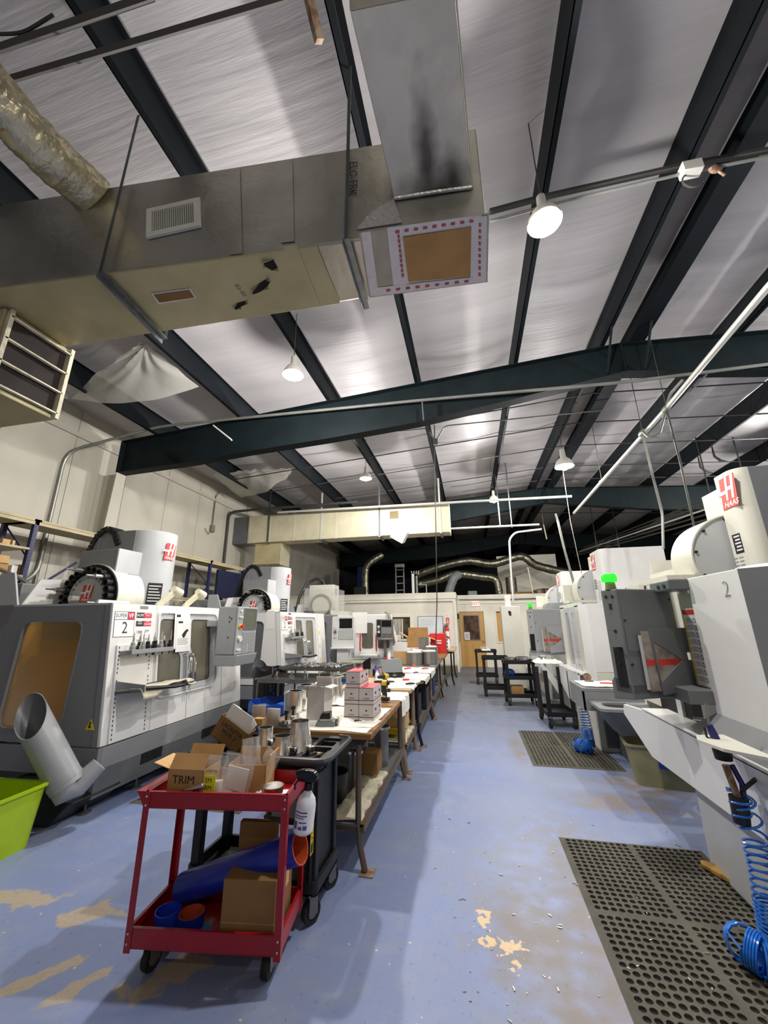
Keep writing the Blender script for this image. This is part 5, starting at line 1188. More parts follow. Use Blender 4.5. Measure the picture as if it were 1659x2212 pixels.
# ================================================================ red service cart
def castor(par, x, y, r=.06, ang=0, m='dark_rubber', hub='machine_offwhite', top=.17):
    o = obj('castor', MB().lathe([(.012, -.014), (r*.55, -.014), (r*.6, -.016), (r*.95, -.018), (r, -.01), (r, .01), (r*.95, .018), (r*.6, .016), (r*.55, .014), (.012, .014)], 20, Matrix.Translation((x, y, r)) @ RZ(ang) @ RX(90)), m, par)
    obj('wheel_hub', MB().cyl((x+.019*math.sin(math.radians(ang)), y-.019*math.cos(math.radians(ang)), r), (x-.019*math.sin(math.radians(ang)), y+.019*math.cos(math.radians(ang)), r), r*.5, n=14), hub, o)
    A = Matrix.Translation((x, y, 0)) @ RZ(ang)
    mb = MB().box(-.03, .03, -.026, -.023, r*.8, top-.01, A).box(-.03, .03, .023, .026, r*.8, top-.01, A).box(-.036, .036, -.03, .03, top-.012, top, A)
    obj('castor_fork', mb, 'dull_steel', o, smooth=0)
    return o
rc = thing('service_cart', 'red two-shelf steel service cart loaded with boxes, bags and a blue hose', 'cart', (-1.39, 2.28, 0), 7.5)
CW, CD, ZT, ZB = .77, .36, .725, .145
def tray(z, h=.075):
    t = obj('tray', MB().box(-CW/2, CW/2, -CD/2, CD/2, z, z+.006), 'red_paint', rc, smooth=0)
    for a in ((-CW/2, CW/2, -CD/2, -CD/2+.004), (-CW/2, CW/2, CD/2-.004, CD/2), (-CW/2, -CW/2+.004, -CD/2, CD/2), (CW/2-.004, CW/2, -CD/2, CD/2)):
        obj('tray_rim', MB().box(*a, z, z+h), 'red_paint', t, bevel=.0015, smooth=0)
        rim = {0: None}
    for a in ((-CW/2, CW/2, -CD/2, -CD/2+.016), (-CW/2, CW/2, CD/2-.016, CD/2), (-CW/2, -CW/2+.016, -CD/2, CD/2), (CW/2-.016, CW/2, -CD/2, CD/2)):
        obj('rolled_lip', MB().box(*a, z+h-.003, z+h+.001), 'red_paint', t, smooth=0)
    return t
tray(ZT); tray(ZB, .08)
for sx in (-1, 1):
    for sy in (-1, 1):
        x, y = sx*(CW/2+.002), sy*(CD/2+.002)
        lg = MB().box(min(x, x-sx*.032), max(x, x-sx*.032), y-.0015, y+.0015, .13, ZT+.075).box(x-.0015, x+.0015, min(y, y-sy*.032), max(y, y-sy*.032), .13, ZT+.075)
        l = obj('leg', lg, 'red_paint', rc, smooth=0)
        for z in (ZB+.02, ZB+.06, ZT+.015, ZT+.055):
            obj('bolt', MB().ball((x-sx*.014, y+sy*.002, z), .006, 5), 'steel', l)
        castor(rc, sx*(CW/2-.085), sy*(CD/2-.1), .052, 75 if sx < 0 else 84, 'dark_rubber', 'dull_steel', top=.145)
# pushing handle bracket at the left end
obj('handle_bracket', MB().prism([(-CW/2, ZT), (-CW/2-.045, ZT+.075), (-CW/2, ZT+.076)], -CD/2+.0, -CD/2+.004, Matrix(((1,0,0,0),(0,0,1,0),(0,1,0,0),(0,0,0,1)))), 'red_paint', rc, smooth=0)
obj('handle_bracket', MB().prism([(-CW/2, ZT), (-CW/2-.045, ZT+.075), (-CW/2, ZT+.076)], CD/2-.004, CD/2, Matrix(((1,0,0,0),(0,0,1,0),(0,1,0,0),(0,0,0,1)))), 'red_paint', rc, smooth=0)
obj('handle_bar', MB().box(-CW/2-.05, -CW/2-.0, -CD/2, CD/2, ZT+.07, ZT+.077), 'red_paint', rc, bevel=.002, smooth=0)
Q = Matrix.Translation(rc.location) @ RZ(7.5)
def cw(x, y, z): return Q @ Vector((x, y, z))
def open_box(name, label, cat, T0, sx, sy, sz, m='cardboard', flaps=((0, 40), (1, 60), (2, 120), (3, 100)), th=.004, inner=None, group=None, fl=None):
    """open carton at T0 (centre of base); flaps: (side, opening angle from upright)"""
    b = thing(name, label, cat, T0.to_translation(), 0, group); b.rotation_euler = T0.to_euler()
    hx, hy = sx/2, sy/2
    obj('box_bottom', MB().box(-hx, hx, -hy, hy, 0, th), m, b, smooth=0)
    for k, a in enumerate(((-hx, hx, -hy, -hy+th), (hx-th, hx, -hy, hy), (-hx, hx, hy-th, hy), (-hx, -hx+th, -hy, hy))):
        obj('box_wall', MB().box(*a, 0, sz), m, b, smooth=0)
    for s, ang in flaps:
        w = hx*2 if s in (0, 2) else hy*2; d = (hy if s in (0, 2) else hx)*.95 if fl is None else fl
        mb = MB().box(-w/2+.003, w/2-.003, -th/2, th/2, 0, d)
        R_ = (T(0, -hy, sz) @ RX(ang), T(hx, 0, sz) @ RZ(90) @ RX(ang), T(0, hy, sz) @ RZ(180) @ RX(ang), T(-hx, 0, sz) @ RZ(-90) @ RX(ang))[s]
        me_ = MB(); me_.add([tuple(v) for v in mb.v], mb.f, R_)
        obj('box_flap', me_, m if s % 2 == 0 else ('cardboard_light' if m == 'cardboard' else m), b, smooth=0)
    return b
zt_ = ZT+.007
b = open_box('cardboard_box', 'open cardboard box hand-lettered TRIM on the top tray of the red cart', 'box', Matrix.Translation(cw(-.2, -.04, zt_)) @ RZ(4), .21, .17, .155, flaps=((0, -35), (3, 75), (2, 25)))
text('pen_lettering', 'TRIM', .055, 'ink', b, frame3(Vector((-.01, -.0865, .105)), (1, 0, 0), (0, 0, 1)), width=1.08)
obj('shipping_label', MB().box(-.07, .08, .02, .075, -.0035, -.0028, T(0, -.085, .155) @ RX(-35) @ RX(90)), 'paper', b, smooth=0)
b2 = open_box('cardboard_box', 'open brown cardboard box stuffed with plastic bags on the red cart', 'box', Matrix.Translation(cw(.09, .06, zt_)) @ RZ(9), .22, .16, .15, flaps=((1, 20), (2, 5)), fl=.05)
def bag(label, c, sx, sz, seed, tilt=(0, 0), rz=0, inner=None, ext=None):
    """limp clear zip bag"""
    mb = MB(); A = Matrix.Translation(c) @ RZ(rz) @ RX(tilt[0]) @ RY(tilt[1])
    for side in (-1, 1):
        def fn(u, v, side=side):
            x = (u-.5)*sx; z = v*sz; e = math.sin(PI*u)**.5*math.sin(PI*min(1, v*1.05))**.5
            d = side*(.004+.03*e)+.012*noise.noise(Vector((u*4+seed, v*4, side)))
            x += .01*noise.noise(Vector((u*3, v*5+seed, 4)))
            return tuple(A @ Vector((x, d, z)))
        mb.grid(fn, 9, 10)
    b = obj('plastic_bag', mb, 'poly_bag'); tag(b, label, 'bag', 'clear parts bags on the red cart'); base(b); return b, A
bg, A = bag('clear zip bag with a yellow sticky note marked TEM ARM on the red cart', cw(-.065, -.09, zt_+.005), .15, .21, 1, (-4, 0))
n_ = obj('sticky_note', MB().box(-.06, .035, -.038, -.036, .04, .12), 'sticky_yellow', None, smooth=0); n_.data.transform(Matrix.Translation(-bg.location) @ A); n_.parent = bg
for s_, z_ in (('TEM', .097), ('ARM', .063)):
    me_ = frame3(Vector((-.015, -.0385, z_)), (1, 0, 0), (0, 0, 1)); text('pen_lettering', s_, .03, 'ink', bg, Matrix.Translation(-bg.location) @ A @ me_)
text('pen_lettering', 'ELMASTER', .016, 'green_ink', bg, Matrix.Translation(-bg.location) @ A @ frame3(Vector((0, -.036, .14)), (1, 0, 0), (0, 0, 1)))
obj('bagged_part', MB().cyl(tuple(A @ Vector((.03, 0, .03))-bg.location), tuple(A @ Vector((.03, 0, .09))-bg.location), .024, n=12), 'machine_offwhite', bg)
bg2, A2 = bag('clear bag with a printed sheet leaning in the middle of the red cart', cw(.03, -.04, zt_+.005), .17, .22, 2.6, (8, 12), 10)
pp_ = obj('printed_sheet', MB().box(-.06, .06, -.002, .002, .03, .15), 'paper', None, smooth=0); pp_.data.transform(Matrix.Translation(-bg2.location) @ A2); pp_.parent = bg2
bg3, A3 = bag('clear bag standing tallest at the back of the brown box on the red cart', cw(.1, .05, zt_+.07), .1, .2, 4.2, (-6, -8), 20)
bg4, A4 = bag('clear bag with a green corner drooping over the right of the brown box', cw(.17, .03, zt_+.08), .12, .14, 6.1, (-14, 20), -20)
bg5, A5 = bag('crumpled clear bag lying low at the front edge of the red cart', cw(.03, -.12, zt_+.004), .24, .06, 8.1, (-60, 14), 0)
# ring, papers and hand tool on the cart
def ring(name, label, c, r, h, t, m, tilt=None, mi=None, group=None, cat='ring', n=28):
    A = Matrix.Translation(c) @ (tilt or Matrix())
    if mi:
        g = thing(name, label, cat, c, 0, group); A = tilt or Matrix()
        obj('outer_wall', MB().lathe([(r-t/2, 0), (r, 0), (r, h), (r-t/2, h)], n, A), m, g); obj('inner_lining', MB().lathe([(r-t/2, h), (r-t, h), (r-t, 0), (r-t/2, 0)], n, A), mi, g); return g
    return tag(base(obj(name, MB().lathe([(r-t, 0), (r, 0), (r, h), (r-t, h), (r-t, 0)], n, A), m)), label, cat, group)
ring('metal_collar', 'machined metal collar lying at the right end of the red cart top', cw(.27, -.08, zt_+.035), .058, .04, .006, 'machined', RZ(0))
solo('paper_sheet', MB().box(-.08, .08, -.06, .06, 0, .03, Matrix.Translation(cw(.27, -.08, zt_+.003)) @ RZ(14)), 'paper', 'white paper pad under the metal collar on the red cart', 'paper', smooth=0)
solo('paper_sheet', crumple(cw(.22, .0, 0).x, cw(.22, .0, 0).y, zt_, .14, .12, .05, 3, 12, 10), 'paper', 'crumpled white paper right of the brown box on the red cart', 'paper')
solo('paper_sheet', MB().box(-.09, .1, -.04, .04, 0, .002, Matrix.Translation(cw(-.2, -.12, zt_+.035)) @ RX(30) @ RZ(12)), 'paper', 'white sheet sticking up in front of the TRIM box', 'paper', smooth=0)
ht = thing('hand_tool', 'grey and black hand tool lying in front of the TRIM box', 'tool', tuple(cw(-.17, -.14, zt_+.04)))
obj('body', MB().box(-.06, .06, -.012, .012, 0, .03, RY(-14)), 'black_plastic', ht, bevel=.006); obj('silver_arm', MB().box(-.01, .1, -.014, .01, .018, .034, RY(-18)), 'steel', ht, bevel=.004)
# lower tray
zb_ = ZB+.007
h0 = cw(-.27, .1, zb_+.085); h1 = cw(.43, -.06, zb_+.37)
bh = thing('silicone_hose', 'long blue silicone hose with orange lining leaning across the red cart lower shelf', 'hose', tuple(h0))
vec = h1-h0; q_ = vec.to_track_quat('Z', 'Y').to_matrix().to_4x4()
obj('outer_wall', MB().lathe([(.07, 0), (.073, .0), (.073, vec.length), (.07, vec.length)], 32, q_), 'silicone_blue', bh)
obj('orange_lining', MB().lathe([(.0735, vec.length+.001), (.067, vec.length+.001), (.067, 0)], 32, q_), 'silicone_orange', bh)
obj('printed_line', MB().box(.0, .001, -.002, .002, .06, vec.length*.9, q_ @ RZ(-60) @ T(.073, 0, 0)), 'paper', bh, smooth=0)
c_ = thing('cardboard_box', 'closed kraft cardboard box at the right front of the red cart lower shelf', 'box', tuple(cw(.2, -.03, zb_)), 7.5)
obj('carton', MB().box(-.13, .14, -.12, .15, 0, .27), 'cardboard_dark', c_, bevel=.003, smooth=0)
obj('flap_seam', MB().box(-.13, .14, -.1215, -.12, .095, .098), 'cardboard', c_, smooth=0)
obj('side_label', MB().box(.14, .1415, -.02, .09, .16, .24), 'sticky_yellow' if False else 'cardboard_light', c_, smooth=0)
obj('box_flap', MB().box(-.005, .0, -.0, .12, 0, .06, T(-.0, .0, .27) @ RZ(-80) @ RY(-14)), 'cardboard', c_, smooth=0)
c2 = thing('cardboard_box', 'taller brown cardboard sheet box behind the blue hose in the red cart', 'box', tuple(cw(.12, .13, zb_)), 7.5)
obj('carton', MB().box(-.1, .12, -.01, .03, 0, .4), 'cardboard_dark', c2, bevel=.003, smooth=0)
ring('hose_coupler', 'bright blue hose ring, left of the two on the red cart lower shelf', cw(-.27, -.03, zb_), .062, .065, .004, 'silicone_bright', None, None, 'cut blue hose rings', 'ring')
ring('hose_coupler', 'blue hose ring with orange lining on the red cart lower shelf', cw(-.135, -.04, zb_), .064, .065, .005, 'silicone_blue', RZ(0), 'silicone_orange', 'cut blue hose rings', 'ring')
solo('card', MB().prism([(0, 0), (.1, .02), (.13, .07), (.05, .13), (0, .1)], 0, .003, Matrix.Translation(cw(-.12, -.13, zb_+.001))), 'card_blue', 'light blue card beside the orange-lined ring on the red cart', 'card', smooth=0)
# spray bottle hooked on the cart end
sx_ = at(668, 1740, y=2.12)
sp = thing('spray_bottle', 'white spray bottle with black trigger head hooked on the right end of the red cart', 'bottle', (cw(CW/2+.055, -.06, 0).x, cw(CW/2+.055, -.06, 0).y, .56), 0)
obj('bottle_body', MB().lathe([(.001, .0), (.036, 0), (.041, .006), (.042, .04), (.042, .13), (.036, .16), (.02, .185), (.015, .2), (.015, .21)], 24, RY(5)), 'bottle_white', sp)
obj('bottle_label', MB().lathe([(.0426, .015), (.0426, .12)], 24, RY(5)), 'white_sticker', sp)
lab = MB()
for k, (a0, a1, z0, z1) in enumerate(((-2.4, -1.0, .105, .112), (-2.4, -1.0, .09, .096), (-2.4, -1.3, .08, .085), (-2.4, -1.95, .03, .066), (-1.3, -.9, .03, .05), (-1.8, -1.4, .03, .045), (-1.8, -1.0, .06, .066))):
    me_ = MB().add([(.0432*math.cos(a0+(a1-a0)*i/6), .0432*math.sin(a0+(a1-a0)*i/6), z) for z in (z0, z1) for i in range(7)], [(i, i+1, i+8, i+7) for i in range(6)], RY(5))
    obj('label_print', me_, 'blue_ink', sp, smooth=0)
obj('collar', MB().cyl((.018, 0, .2), (.02, 0, .235), .019, n=14), 'black_gloss', sp)
obj('trigger_head', MB().prism(rpoly([(-.05, .0), (.03, -.005), (.045, .02), (.03, .05), (-.02, .058), (-.065, .045)], .012), -.016, .016, Matrix.Translation((.02, 0, .24)) @ XZ(0)), 'black_gloss', sp, bevel=.004)
sp.scale = (1.22, 1.22, .98); sp.location.z += .03
obj('trigger', MB().tube([(-.03, 0, .245), (-.045, 0, .22), (-.045, 0, .195)], .006, 6), 'black_gloss', sp)
# ================================================================ black plastic utility carts
def black_cart(label, loc, rz, L_, D_, ztop, levels, group, wheels=.05):
    c = thing('utility_cart', label, 'cart', loc, rz, group)
    for i, z in enumerate(levels):
        t = obj('shelf', plate(rrect(-L_/2, L_/2, -D_/2, D_/2, .03), [], .012, T(0, 0, z)), 'black_plastic', c, smooth=0)
        rim = plate(rrect(-L_/2, L_/2, -D_/2, D_/2, .03), [rrect(-L_/2+.02, L_/2-.02, -D_/2+.02, D_/2-.02, .02)], .07, T(0, 0, z+.03))
        obj('shelf_rim', rim, 'black_plastic', t, bevel=.004, smooth=0)
    for sx in (-1, 1):
        for sy in (-1, 1):
            x, y = sx*(L_/2-.045), sy*(D_/2-.04)
            obj('leg', MB().box(x-.03, x+.03, y-.025, y+.025, levels[0], ztop), 'black_plastic', c, bevel=.006, smooth=0)
            castor(c, x, y, wheels, 60, 'dark_rubber', 'dull_steel', top=levels[0]+.0)
    return c
bc = black_cart('large black plastic utility cart right behind the red cart', (-1.4, 2.77, 0), 0, .86, .4, .8, (.15, .77), 'black utility carts', .06)
obj('handle_rail', plate(rrect(-.45, .49, -.27, .27, .05), [rrect(-.39, .27, -.21, .21, .03), rrect(.3, .44, -.21, .0, .02), rrect(.3, .44, .03, .21, .02)], .03, T(0, 0, .835)), 'black_plastic', bc, bevel=.008, smooth=0)
obj('grey_top_rail', MB().tube([(-.44, -.275, .85), (.42, -.275, .85), (.47, -.26, .85), (.495, -.2, .85), (.495, .2, .85), (.47, .25, .85), (.4, .265, .85)], .016, 8), 'rail_grey', bc)
dc = obj('side_decal', MB().box(.395, .4, -.24, -.2, .36, .64), 'ink', bc, smooth=0)
dm = frame3(Vector((.401, -.222, .5)), (0, 0, -1), (0, 1, 0)); obj('decal_border', plate([(-.14, -.022), (.14, -.022), (.14, .022), (-.14, .022)], [[(-.135, -.018), (.135, -.018), (.135, .018), (-.135, .018)]], .001, frame3(Vector((.401, -.222, .5)), (0, 1, 0), (0, 0, 1)) @ RZ(-90)), 'yellow_sticker', dc, smooth=0)
text('decal_text', 'FUTURE', .05, 'yellow_sticker', dc, frame3(Vector((.4015, -.222, .5)), (0, 1, 0), (0, 0, 1)) @ RZ(-90), bold=.0005)
obj('side_panel', MB().box(.385, .395, -.22, .22, .2, .76), 'black_plastic', bc, smooth=0)
# loads of the black cart
zt2 = .79
def funnel(label, x, y, z, r0, r1, h, lug=True, fl=False, tilt=None, grp='machined metal funnels'):
    f = thing('metal_funnel', label, 'machined part', (x, y, z), random.uniform(-30, 60), grp)
    obj('funnel_wall', MB().lathe([(r1-.004, 0), (r1, 0), (r1, .03), (r1*.96, h*.25), (r0*1.06, h*.7), (r0, h*.86), (r0, h), (r0-.004, h), (r0-.004, h*.85), (r1*.93, h*.25), (r1-.004, 0)], 32, tilt), 'machined', f)
    if fl: obj('top_flange', MB().lathe([(r0-.004, h), (r0+.028, h+.002), (r0+.03, h+.01), (r0-.004, h+.012)], 32, tilt), 'machined', f)
    if lug: obj('side_lug', MB().box(r1-.012, r1+.035, -.022, .022, .04, .09), 'machined', f, bevel=.006); obj('lug_hole', MB().cyl((r1+.036, 0, .065), (r1+.0355, 0, .065), .008, n=10), 'dark_slot', f)
    return f
for lab_, (u, v), y, r0, r1, h in (('tall machined funnel at the left back of the black cart', (570, 1640), 2.8, .038, .05, .17), ('machined funnel nearest the red cart on the black cart', (605, 1665), 2.66, .042, .058, .16), ('tallest machined funnel on a second collar on the black cart', (645, 1640), 2.74, .046, .072, .24)):
    p = at(u, v, y=y); funnel(lab_, p.x, p.y, zt2, r0*1.35, r1*1.45, h*.92)
ring('metal_collar', 'faceted machined collar at the right of the black cart tray', (at(668, 1625, y=2.68).x, 2.68, zt2), .062, .04, .006, 'machined', None, n=9)
kb_ = open_box('cardboard_box', 'tilted kraft file box with pen scribble on the black cart', 'box', Matrix.Translation((-1.78, 2.82, .835)) @ RZ(8) @ RY(32), .24, .14, .15, flaps=(), m='cardboard_dark')
for k in range(4): obj('file_sheet', MB().box(-.1, .09, -.04+.02*k, -.036+.02*k, .01, .24-.01*k, RY(-2+3*k)), 'paper', kb_, smooth=0)
text('pen_lettering', 'LACRETIA\nMOR 3', .04, 'ink', kb_, frame3(Vector((0, -.0715, .09)), (1, 0, 0), (0, 0, 1)))
solo('cardboard_sheet', MB().box(-.12, .12, -.06, .1, 0, .01, Matrix.Translation((-1.2, 2.78, zt2+.001)) @ RZ(-12)), 'cardboard_light', 'flat cardboard sheet under the collar in the black cart', 'cardboard')
# things under the table seen through: aisle side black carts on the right
b3 = black_cart('three-shelf black utility cart with blue bag, nearest of the right carts', (at(1130, 1478, y=9.15).x-.06, 9.2, 0), 4, .62, .5, .82, (.16, .5, .8), 'black utility carts')
b4 = black_cart('black utility cart standing directly behind the nearest right one', (.48, 10.1, 0), 0, .6, .45, .83, (.16, .8), 'black utility carts')
b5 = black_cart('farthest black utility cart carrying plastic tubs near the wooden door', (.33, 11.9, 0), 0, .6, .45, .86, (.2, .83), 'black utility carts')
b6 = black_cart('large black platform cart beside the second right machine', (1.3, 7.6, 0), 4, .46, .7, .86, (.18,), 'black utility carts', .07)
obj('front_frame', MB().tube([(-.33, -.38, .86), (-.33, -.42, .2)], .03, 8), 'black_plastic', b6)
obj('sloped_panel', MB().prism([(-.1, .86), (-.05, .9), (.3, .45), (.34, .2), (.28, .2)], -.41, -.38, XZ(0)), 'machine_white', b6, smooth=0)
solo('ring_stack', MB().lathe([(.09, 0), (.11, 0), (.11, .1), (.09, .1), (.09, 0)], 20, Matrix.Translation((.75, 9.12, .815))), 'machined', 'left big machined ring on the nearest right black cart', 'ring', 'machined rings on the right cart')
solo('ring_stack', MB().lathe([(.12, 0), (.14, 0), (.14, .11), (.12, .11), (.12, 0)], 20, Matrix.Translation((1.0, 9.15, .815))), 'machined', 'right big machined ring on the nearest right black cart', 'ring', 'machined rings on the right cart')
solo('plastic_bag', MB().ball((.72, 9.12, .6), .1, 8, (1.1, .8, .9)), 'bin_blue', 'blue plastic bag on the middle shelf of the nearest right cart', 'bag')
solo('cardboard_box', MB().box(.72, .96, 9.0, 9.25, .2, .36), 'cardboard', 'brown cardboard box on the bottom shelf of the nearest right cart', 'box', bevel=.003)
solo('plastic_tub', MB().box(.2, .45, 11.8, 12.0, .87, .97), 'clear_plastic', 'clear plastic tub on the farthest right black cart', 'tub', bevel=.01)
solo('cloth', crumple(.35, 11.75, .87, .25, .2, .06, 5), 'cloth_white', 'white cloth draped beside the tub on the farthest black cart', 'cloth')
solo('cloth', crumple(1.36, 8.3, .89, .5, .5, .1, 9), 'cloth_white', 'crumpled white cloth on the frame beside the second right machine', 'cloth')
solo('cloth', crumple(1.52, 5.75, .875, .46, .5, .04, 2), 'cloth_white', 'white cloth on the grey side tray of the second right machine', 'cloth')
solo('round_scraper', MB().cyl((1.45, 5.95, .93), (1.45, 5.965, .93), .05, n=24), 'rust', 'round brown disc standing on the cloth of the side tray', 'disc', bevel=.002)
solo('screwdriver', MB().cyl((1.5, 5.6, .91), (1.66, 5.58, .91), .008, n=8), 'bright_red', 'red handled screwdriver on the cloth of the side tray', 'tool')
solo('wrench', MB().box(1.36, 1.46, 5.72, 5.74, .905, .915), 'black_metal', 'black wrench on the cloth of the side tray', 'tool', bevel=.002)
# ================================================================ bins
def tote(name, label, loc, rz, L_, D_, h, m, taper=.82, group=None):
    t = thing(name, label, 'bin', loc, rz, group); o = rrect(-L_/2, L_/2, -D_/2, D_/2, .06, 5); i = [(a*taper, b*taper) for a, b in o]
    n = len(o); mb = MB(); th = 1-.012/D_*2
    ring_ = lambda P, z, s=1.: [(a*s, b*s, z) for a, b in P]
    vs = ring_(i, 0)+ring_(o, h)+ring_(o, h, th)+ring_(i, .012, th)
    fs = [tuple(range(n-1, -1, -1))]+[(k*n+j, k*n+(j+1) % n, (k+1)*n+(j+1) % n, (k+1)*n+j) for k in range(3) for j in range(n)]+[tuple(3*n+j for j in range(n))]
    obj('tub', MB().add(vs, fs), m, t, smooth=50)
    obj('rim', plate([(a*1.05, b*1.05) for a, b in o], [[(a*.97, b*.97) for a, b in o]], .02, T(0, 0, h-.005)), m, t, bevel=.006, smooth=40)
    return t
gbn = tote('lime_bin', 'lime green plastic tub at the left edge on the blue floor', (-3.75, 2.69, 0), 3, .6, .56, .42, 'lime', .88)
obj('moulded_rib', MB().box(.268, .285, -.12, -.1, .05, .34, Matrix() @ RY(5)), 'lime', gbn, bevel=.004)
ob_ = tote('grey_tote', 'olive grey plastic tote under the skirt of the nearest right machine', (1.86, 5.2, 0), -12, .62, .42, .38, 'olive_bin')
for k in range(5): obj('vent_slot', MB().box(-.24+.0*k, -.235, -.14+.06*k, -.12+.06*k, .06, .1), 'soot_hole', ob_, smooth=0)
obj('shipping_sticker', MB().box(-.04, .12, -.2, -.19, .2, .32, RX(4)), 'bin_blue', ob_, smooth=0)
# drain elbow pipe leaning off the first machine
def drain(m_, label, A, B, r, el, mouth=(0, 0, 1)):
    d_ = thing('chip_chute', label, 'chute', tuple(B), 0, 'grey chip chute tubes'); A = Vector(A); B = Vector(B); v = A-B
    qq = v.to_track_quat('Z', 'Y').to_matrix().to_4x4(); Ln = v.length
    # mouth is cut level-ish: outer wall, and inner wall coloured darker for the shade inside
    n = 32; out = []; inn = []; vs = []; cut = Vector(mouth).normalized()
    cl = qq.inverted() @ cut
    for k in range(n):
        a = 2*PI*k/n; c, s = math.cos(a), math.sin(a); zt = Ln-(c*cl.x+s*cl.y)*r/max(cl.z, .35)
        vs.append((r*c, r*s, 0)); out.append((r*c, r*s, zt)); inn.append((.95*r*c, .95*r*s, zt))
    mb = MB().add(vs+out+inn, [(j*n+k, j*n+(k+1) % n, (j+1)*n+(k+1) % n, (j+1)*n+k) for j in range(2) for k in range(n)], qq)
    obj('tube_lining', MB().add(inn+[(.95*r*math.cos(2*PI*k/n), .95*r*math.sin(2*PI*k/n), Ln*.2) for k in range(n)]+[(0, 0, Ln*.2)], [(k, (k+1) % n, n+(k+1) % n, n+k) for k in range(n)]+[(n+k, n+(k+1) % n, 2*n) for k in range(n)], qq), 'machine_dark_grey', d_, smooth=40)
    obj('tube', mb, m_, d_, smooth=40)
    obj('tube_collar', MB().lathe([(r, .0), (r*1.03, .0), (r*1.03, .03), (r, .03)], 32, qq @ T(0, 0, .04)), m_, d_)
    obj('elbow', MB().tube([tuple(v*.06), (0, 0, -.02), tuple(Vector(el)*.35+Vector((0, 0, -.06))), tuple(Vector(el))], [r, r*.98, r*.7, r*.55], 20), m_, d_)
    return d_
cA = at(66, 1545, y=2.95); cB = at(146, 1698, y=3.12)
drain('drain_pipe', 'large grey chip chute tube leaning at the near side of the first left machine', cA, cB, .125, (.12, .16, .12), (.1, -.9, .5))
obx = solo('chip_tray', MB().prism([(-.45, 0), (.25, 0), (.42, .16), (.12, .3), (-.45, .26)], -.3, .25, Matrix.Translation((-3.88, 3.42, .012)) @ XZ(0)), 'black_metal', 'dark metal chip tray on the floor under the first left machine', 'tray', bevel=.01)
# ================================================================ work tables in a row down the shop
TG = 'steel legged work tables in a row'
def bent_leg(par, x, y, z, m='leg_steel', kx=.05, w=.022):
    l = obj('leg', MB().tube([(x, y, z), (x, y, .3), (x+kx*.25, y, .16), (x+kx, y, .012)], w, 8), m, par)
    obj('foot_plate', MB().box(x+kx-.03, x+kx+.07, y-.05, y+.05, 0, .008), 'rust', l, bevel=.002)
    return l
def work_table(label, x0, x1, y0, y1, z, th=.045, top='table_wood', leg='leg_steel', shelf=True, kx=.05, w=.022, shm='machine_dark_grey'):
    t = thing('work_table', label, 'table', ((x0+x1)/2, (y0+y1)/2, 0), 0, TG); X, Y = (x1-x0)/2, (y1-y0)/2
    obj('table_top', MB().box(-X, X, -Y, Y, z-th, z), top, t, bevel=.006, smooth=0)
    obj('top_frame', plate([(-X+.07, -Y+.03), (X-.07, -Y+.03), (X-.07, Y-.03), (-X+.07, Y-.03)], [[(-X+.1, -Y+.06), (X-.1, -Y+.06), (X-.1, Y-.06), (-X+.1, Y-.06)]], .04, T(0, 0, z-th-.021)), 'black_metal', t, smooth=0)
    for sx in (-1, 1):
        for sy in (-1, 1): bent_leg(t, sx*(X-.11), sy*(Y-.06), z-th-.04, leg, sx*kx, w)
    if shelf:
        obj('lower_shelf', MB().box(-X+.08, X-.07, -Y+.04, Y-.04, .27, .285), shm, t, smooth=0)
        for sy in (-1, 1): obj('shelf_rail', MB().box(-X+.08, X-.08, sy*(Y-.06)-.015, sy*(Y-.06)+.015, .24, .27), 'leg_steel', t, smooth=0)
        obj('shelf_edge', MB().box(X-.09, X-.06, -Y+.04, Y-.04, .24, .29), 'leg_steel', t, smooth=0)
    return t
ZTB = .87
t1 = work_table('nearest work table with thick brown wooden top beside the black cart', -1.68, -.77, 3.06, 4.88, ZTB)
t2 = work_table('second work table with tan leg and rounded wooden top corner', -1.68, -.76, 4.93, 5.88, ZTB+.01, leg='leg_tan', w=.028, kx=.03, top='pale_wood')
t3 = work_table('third work table covered with white cloths and rags', -1.66, -.72, 5.93, 7.6, ZTB-.02, leg='black_metal')
t4 = work_table('fourth work table carrying the big steel pots', -1.66, -.7, 7.66, 9.5, ZTB-.02, top='dull_steel', leg='leg_tan')
t5 = work_table('fifth dark legged work table in front of the red toolbox', -1.66, -.68, 9.56, 11.3, ZTB-.02, leg='black_metal')
t6 = work_table('farthest pale wooden table reaching towards the office corner', -1.6, -.5, 11.4, 13.1, ZTB+.03, top='pale_wood', leg='black_metal', shelf=False)
# ---- cloths
def drape(xe, z, dz=.16):
    def f(X, Y, Z):
        if X > xe: d = X-xe; return (xe+.012+.01*math.sin(Y*30), Y, Z-min(d*1.0, dz)-.002)
        return (X, Y, Z)
    return f
solo('cloth', crumple(-1.2, 3.55, ZTB, .8, .7, .05, 1), 'cloth_white', 'rumpled cream cloth on the front of the nearest table', 'cloth', 'white cloths spread on the work tables')
solo('cloth', crumple(-1.12, 3.26, ZTB, .66, .36, .004, 2, amp=.3), 'cloth_white', 'flat stained cloth under the red and white boxes', 'cloth', 'white cloths spread on the work tables')
solo('cloth', crumple(-1.3, 4.25, ZTB, .65, .6, .06, 3), 'cloth_white', 'crumpled white cloth behind the white carton on the nearest table', 'cloth', 'white cloths spread on the work tables')
solo('cloth', crumple(-.82, 4.55, ZTB, .5, .5, .02, 4, nu=30, droop=drape(-.765, ZTB)), 'cloth_white', 'white cloth hanging over the aisle edge of the nearest table', 'cloth', 'white cloths spread on the work tables')
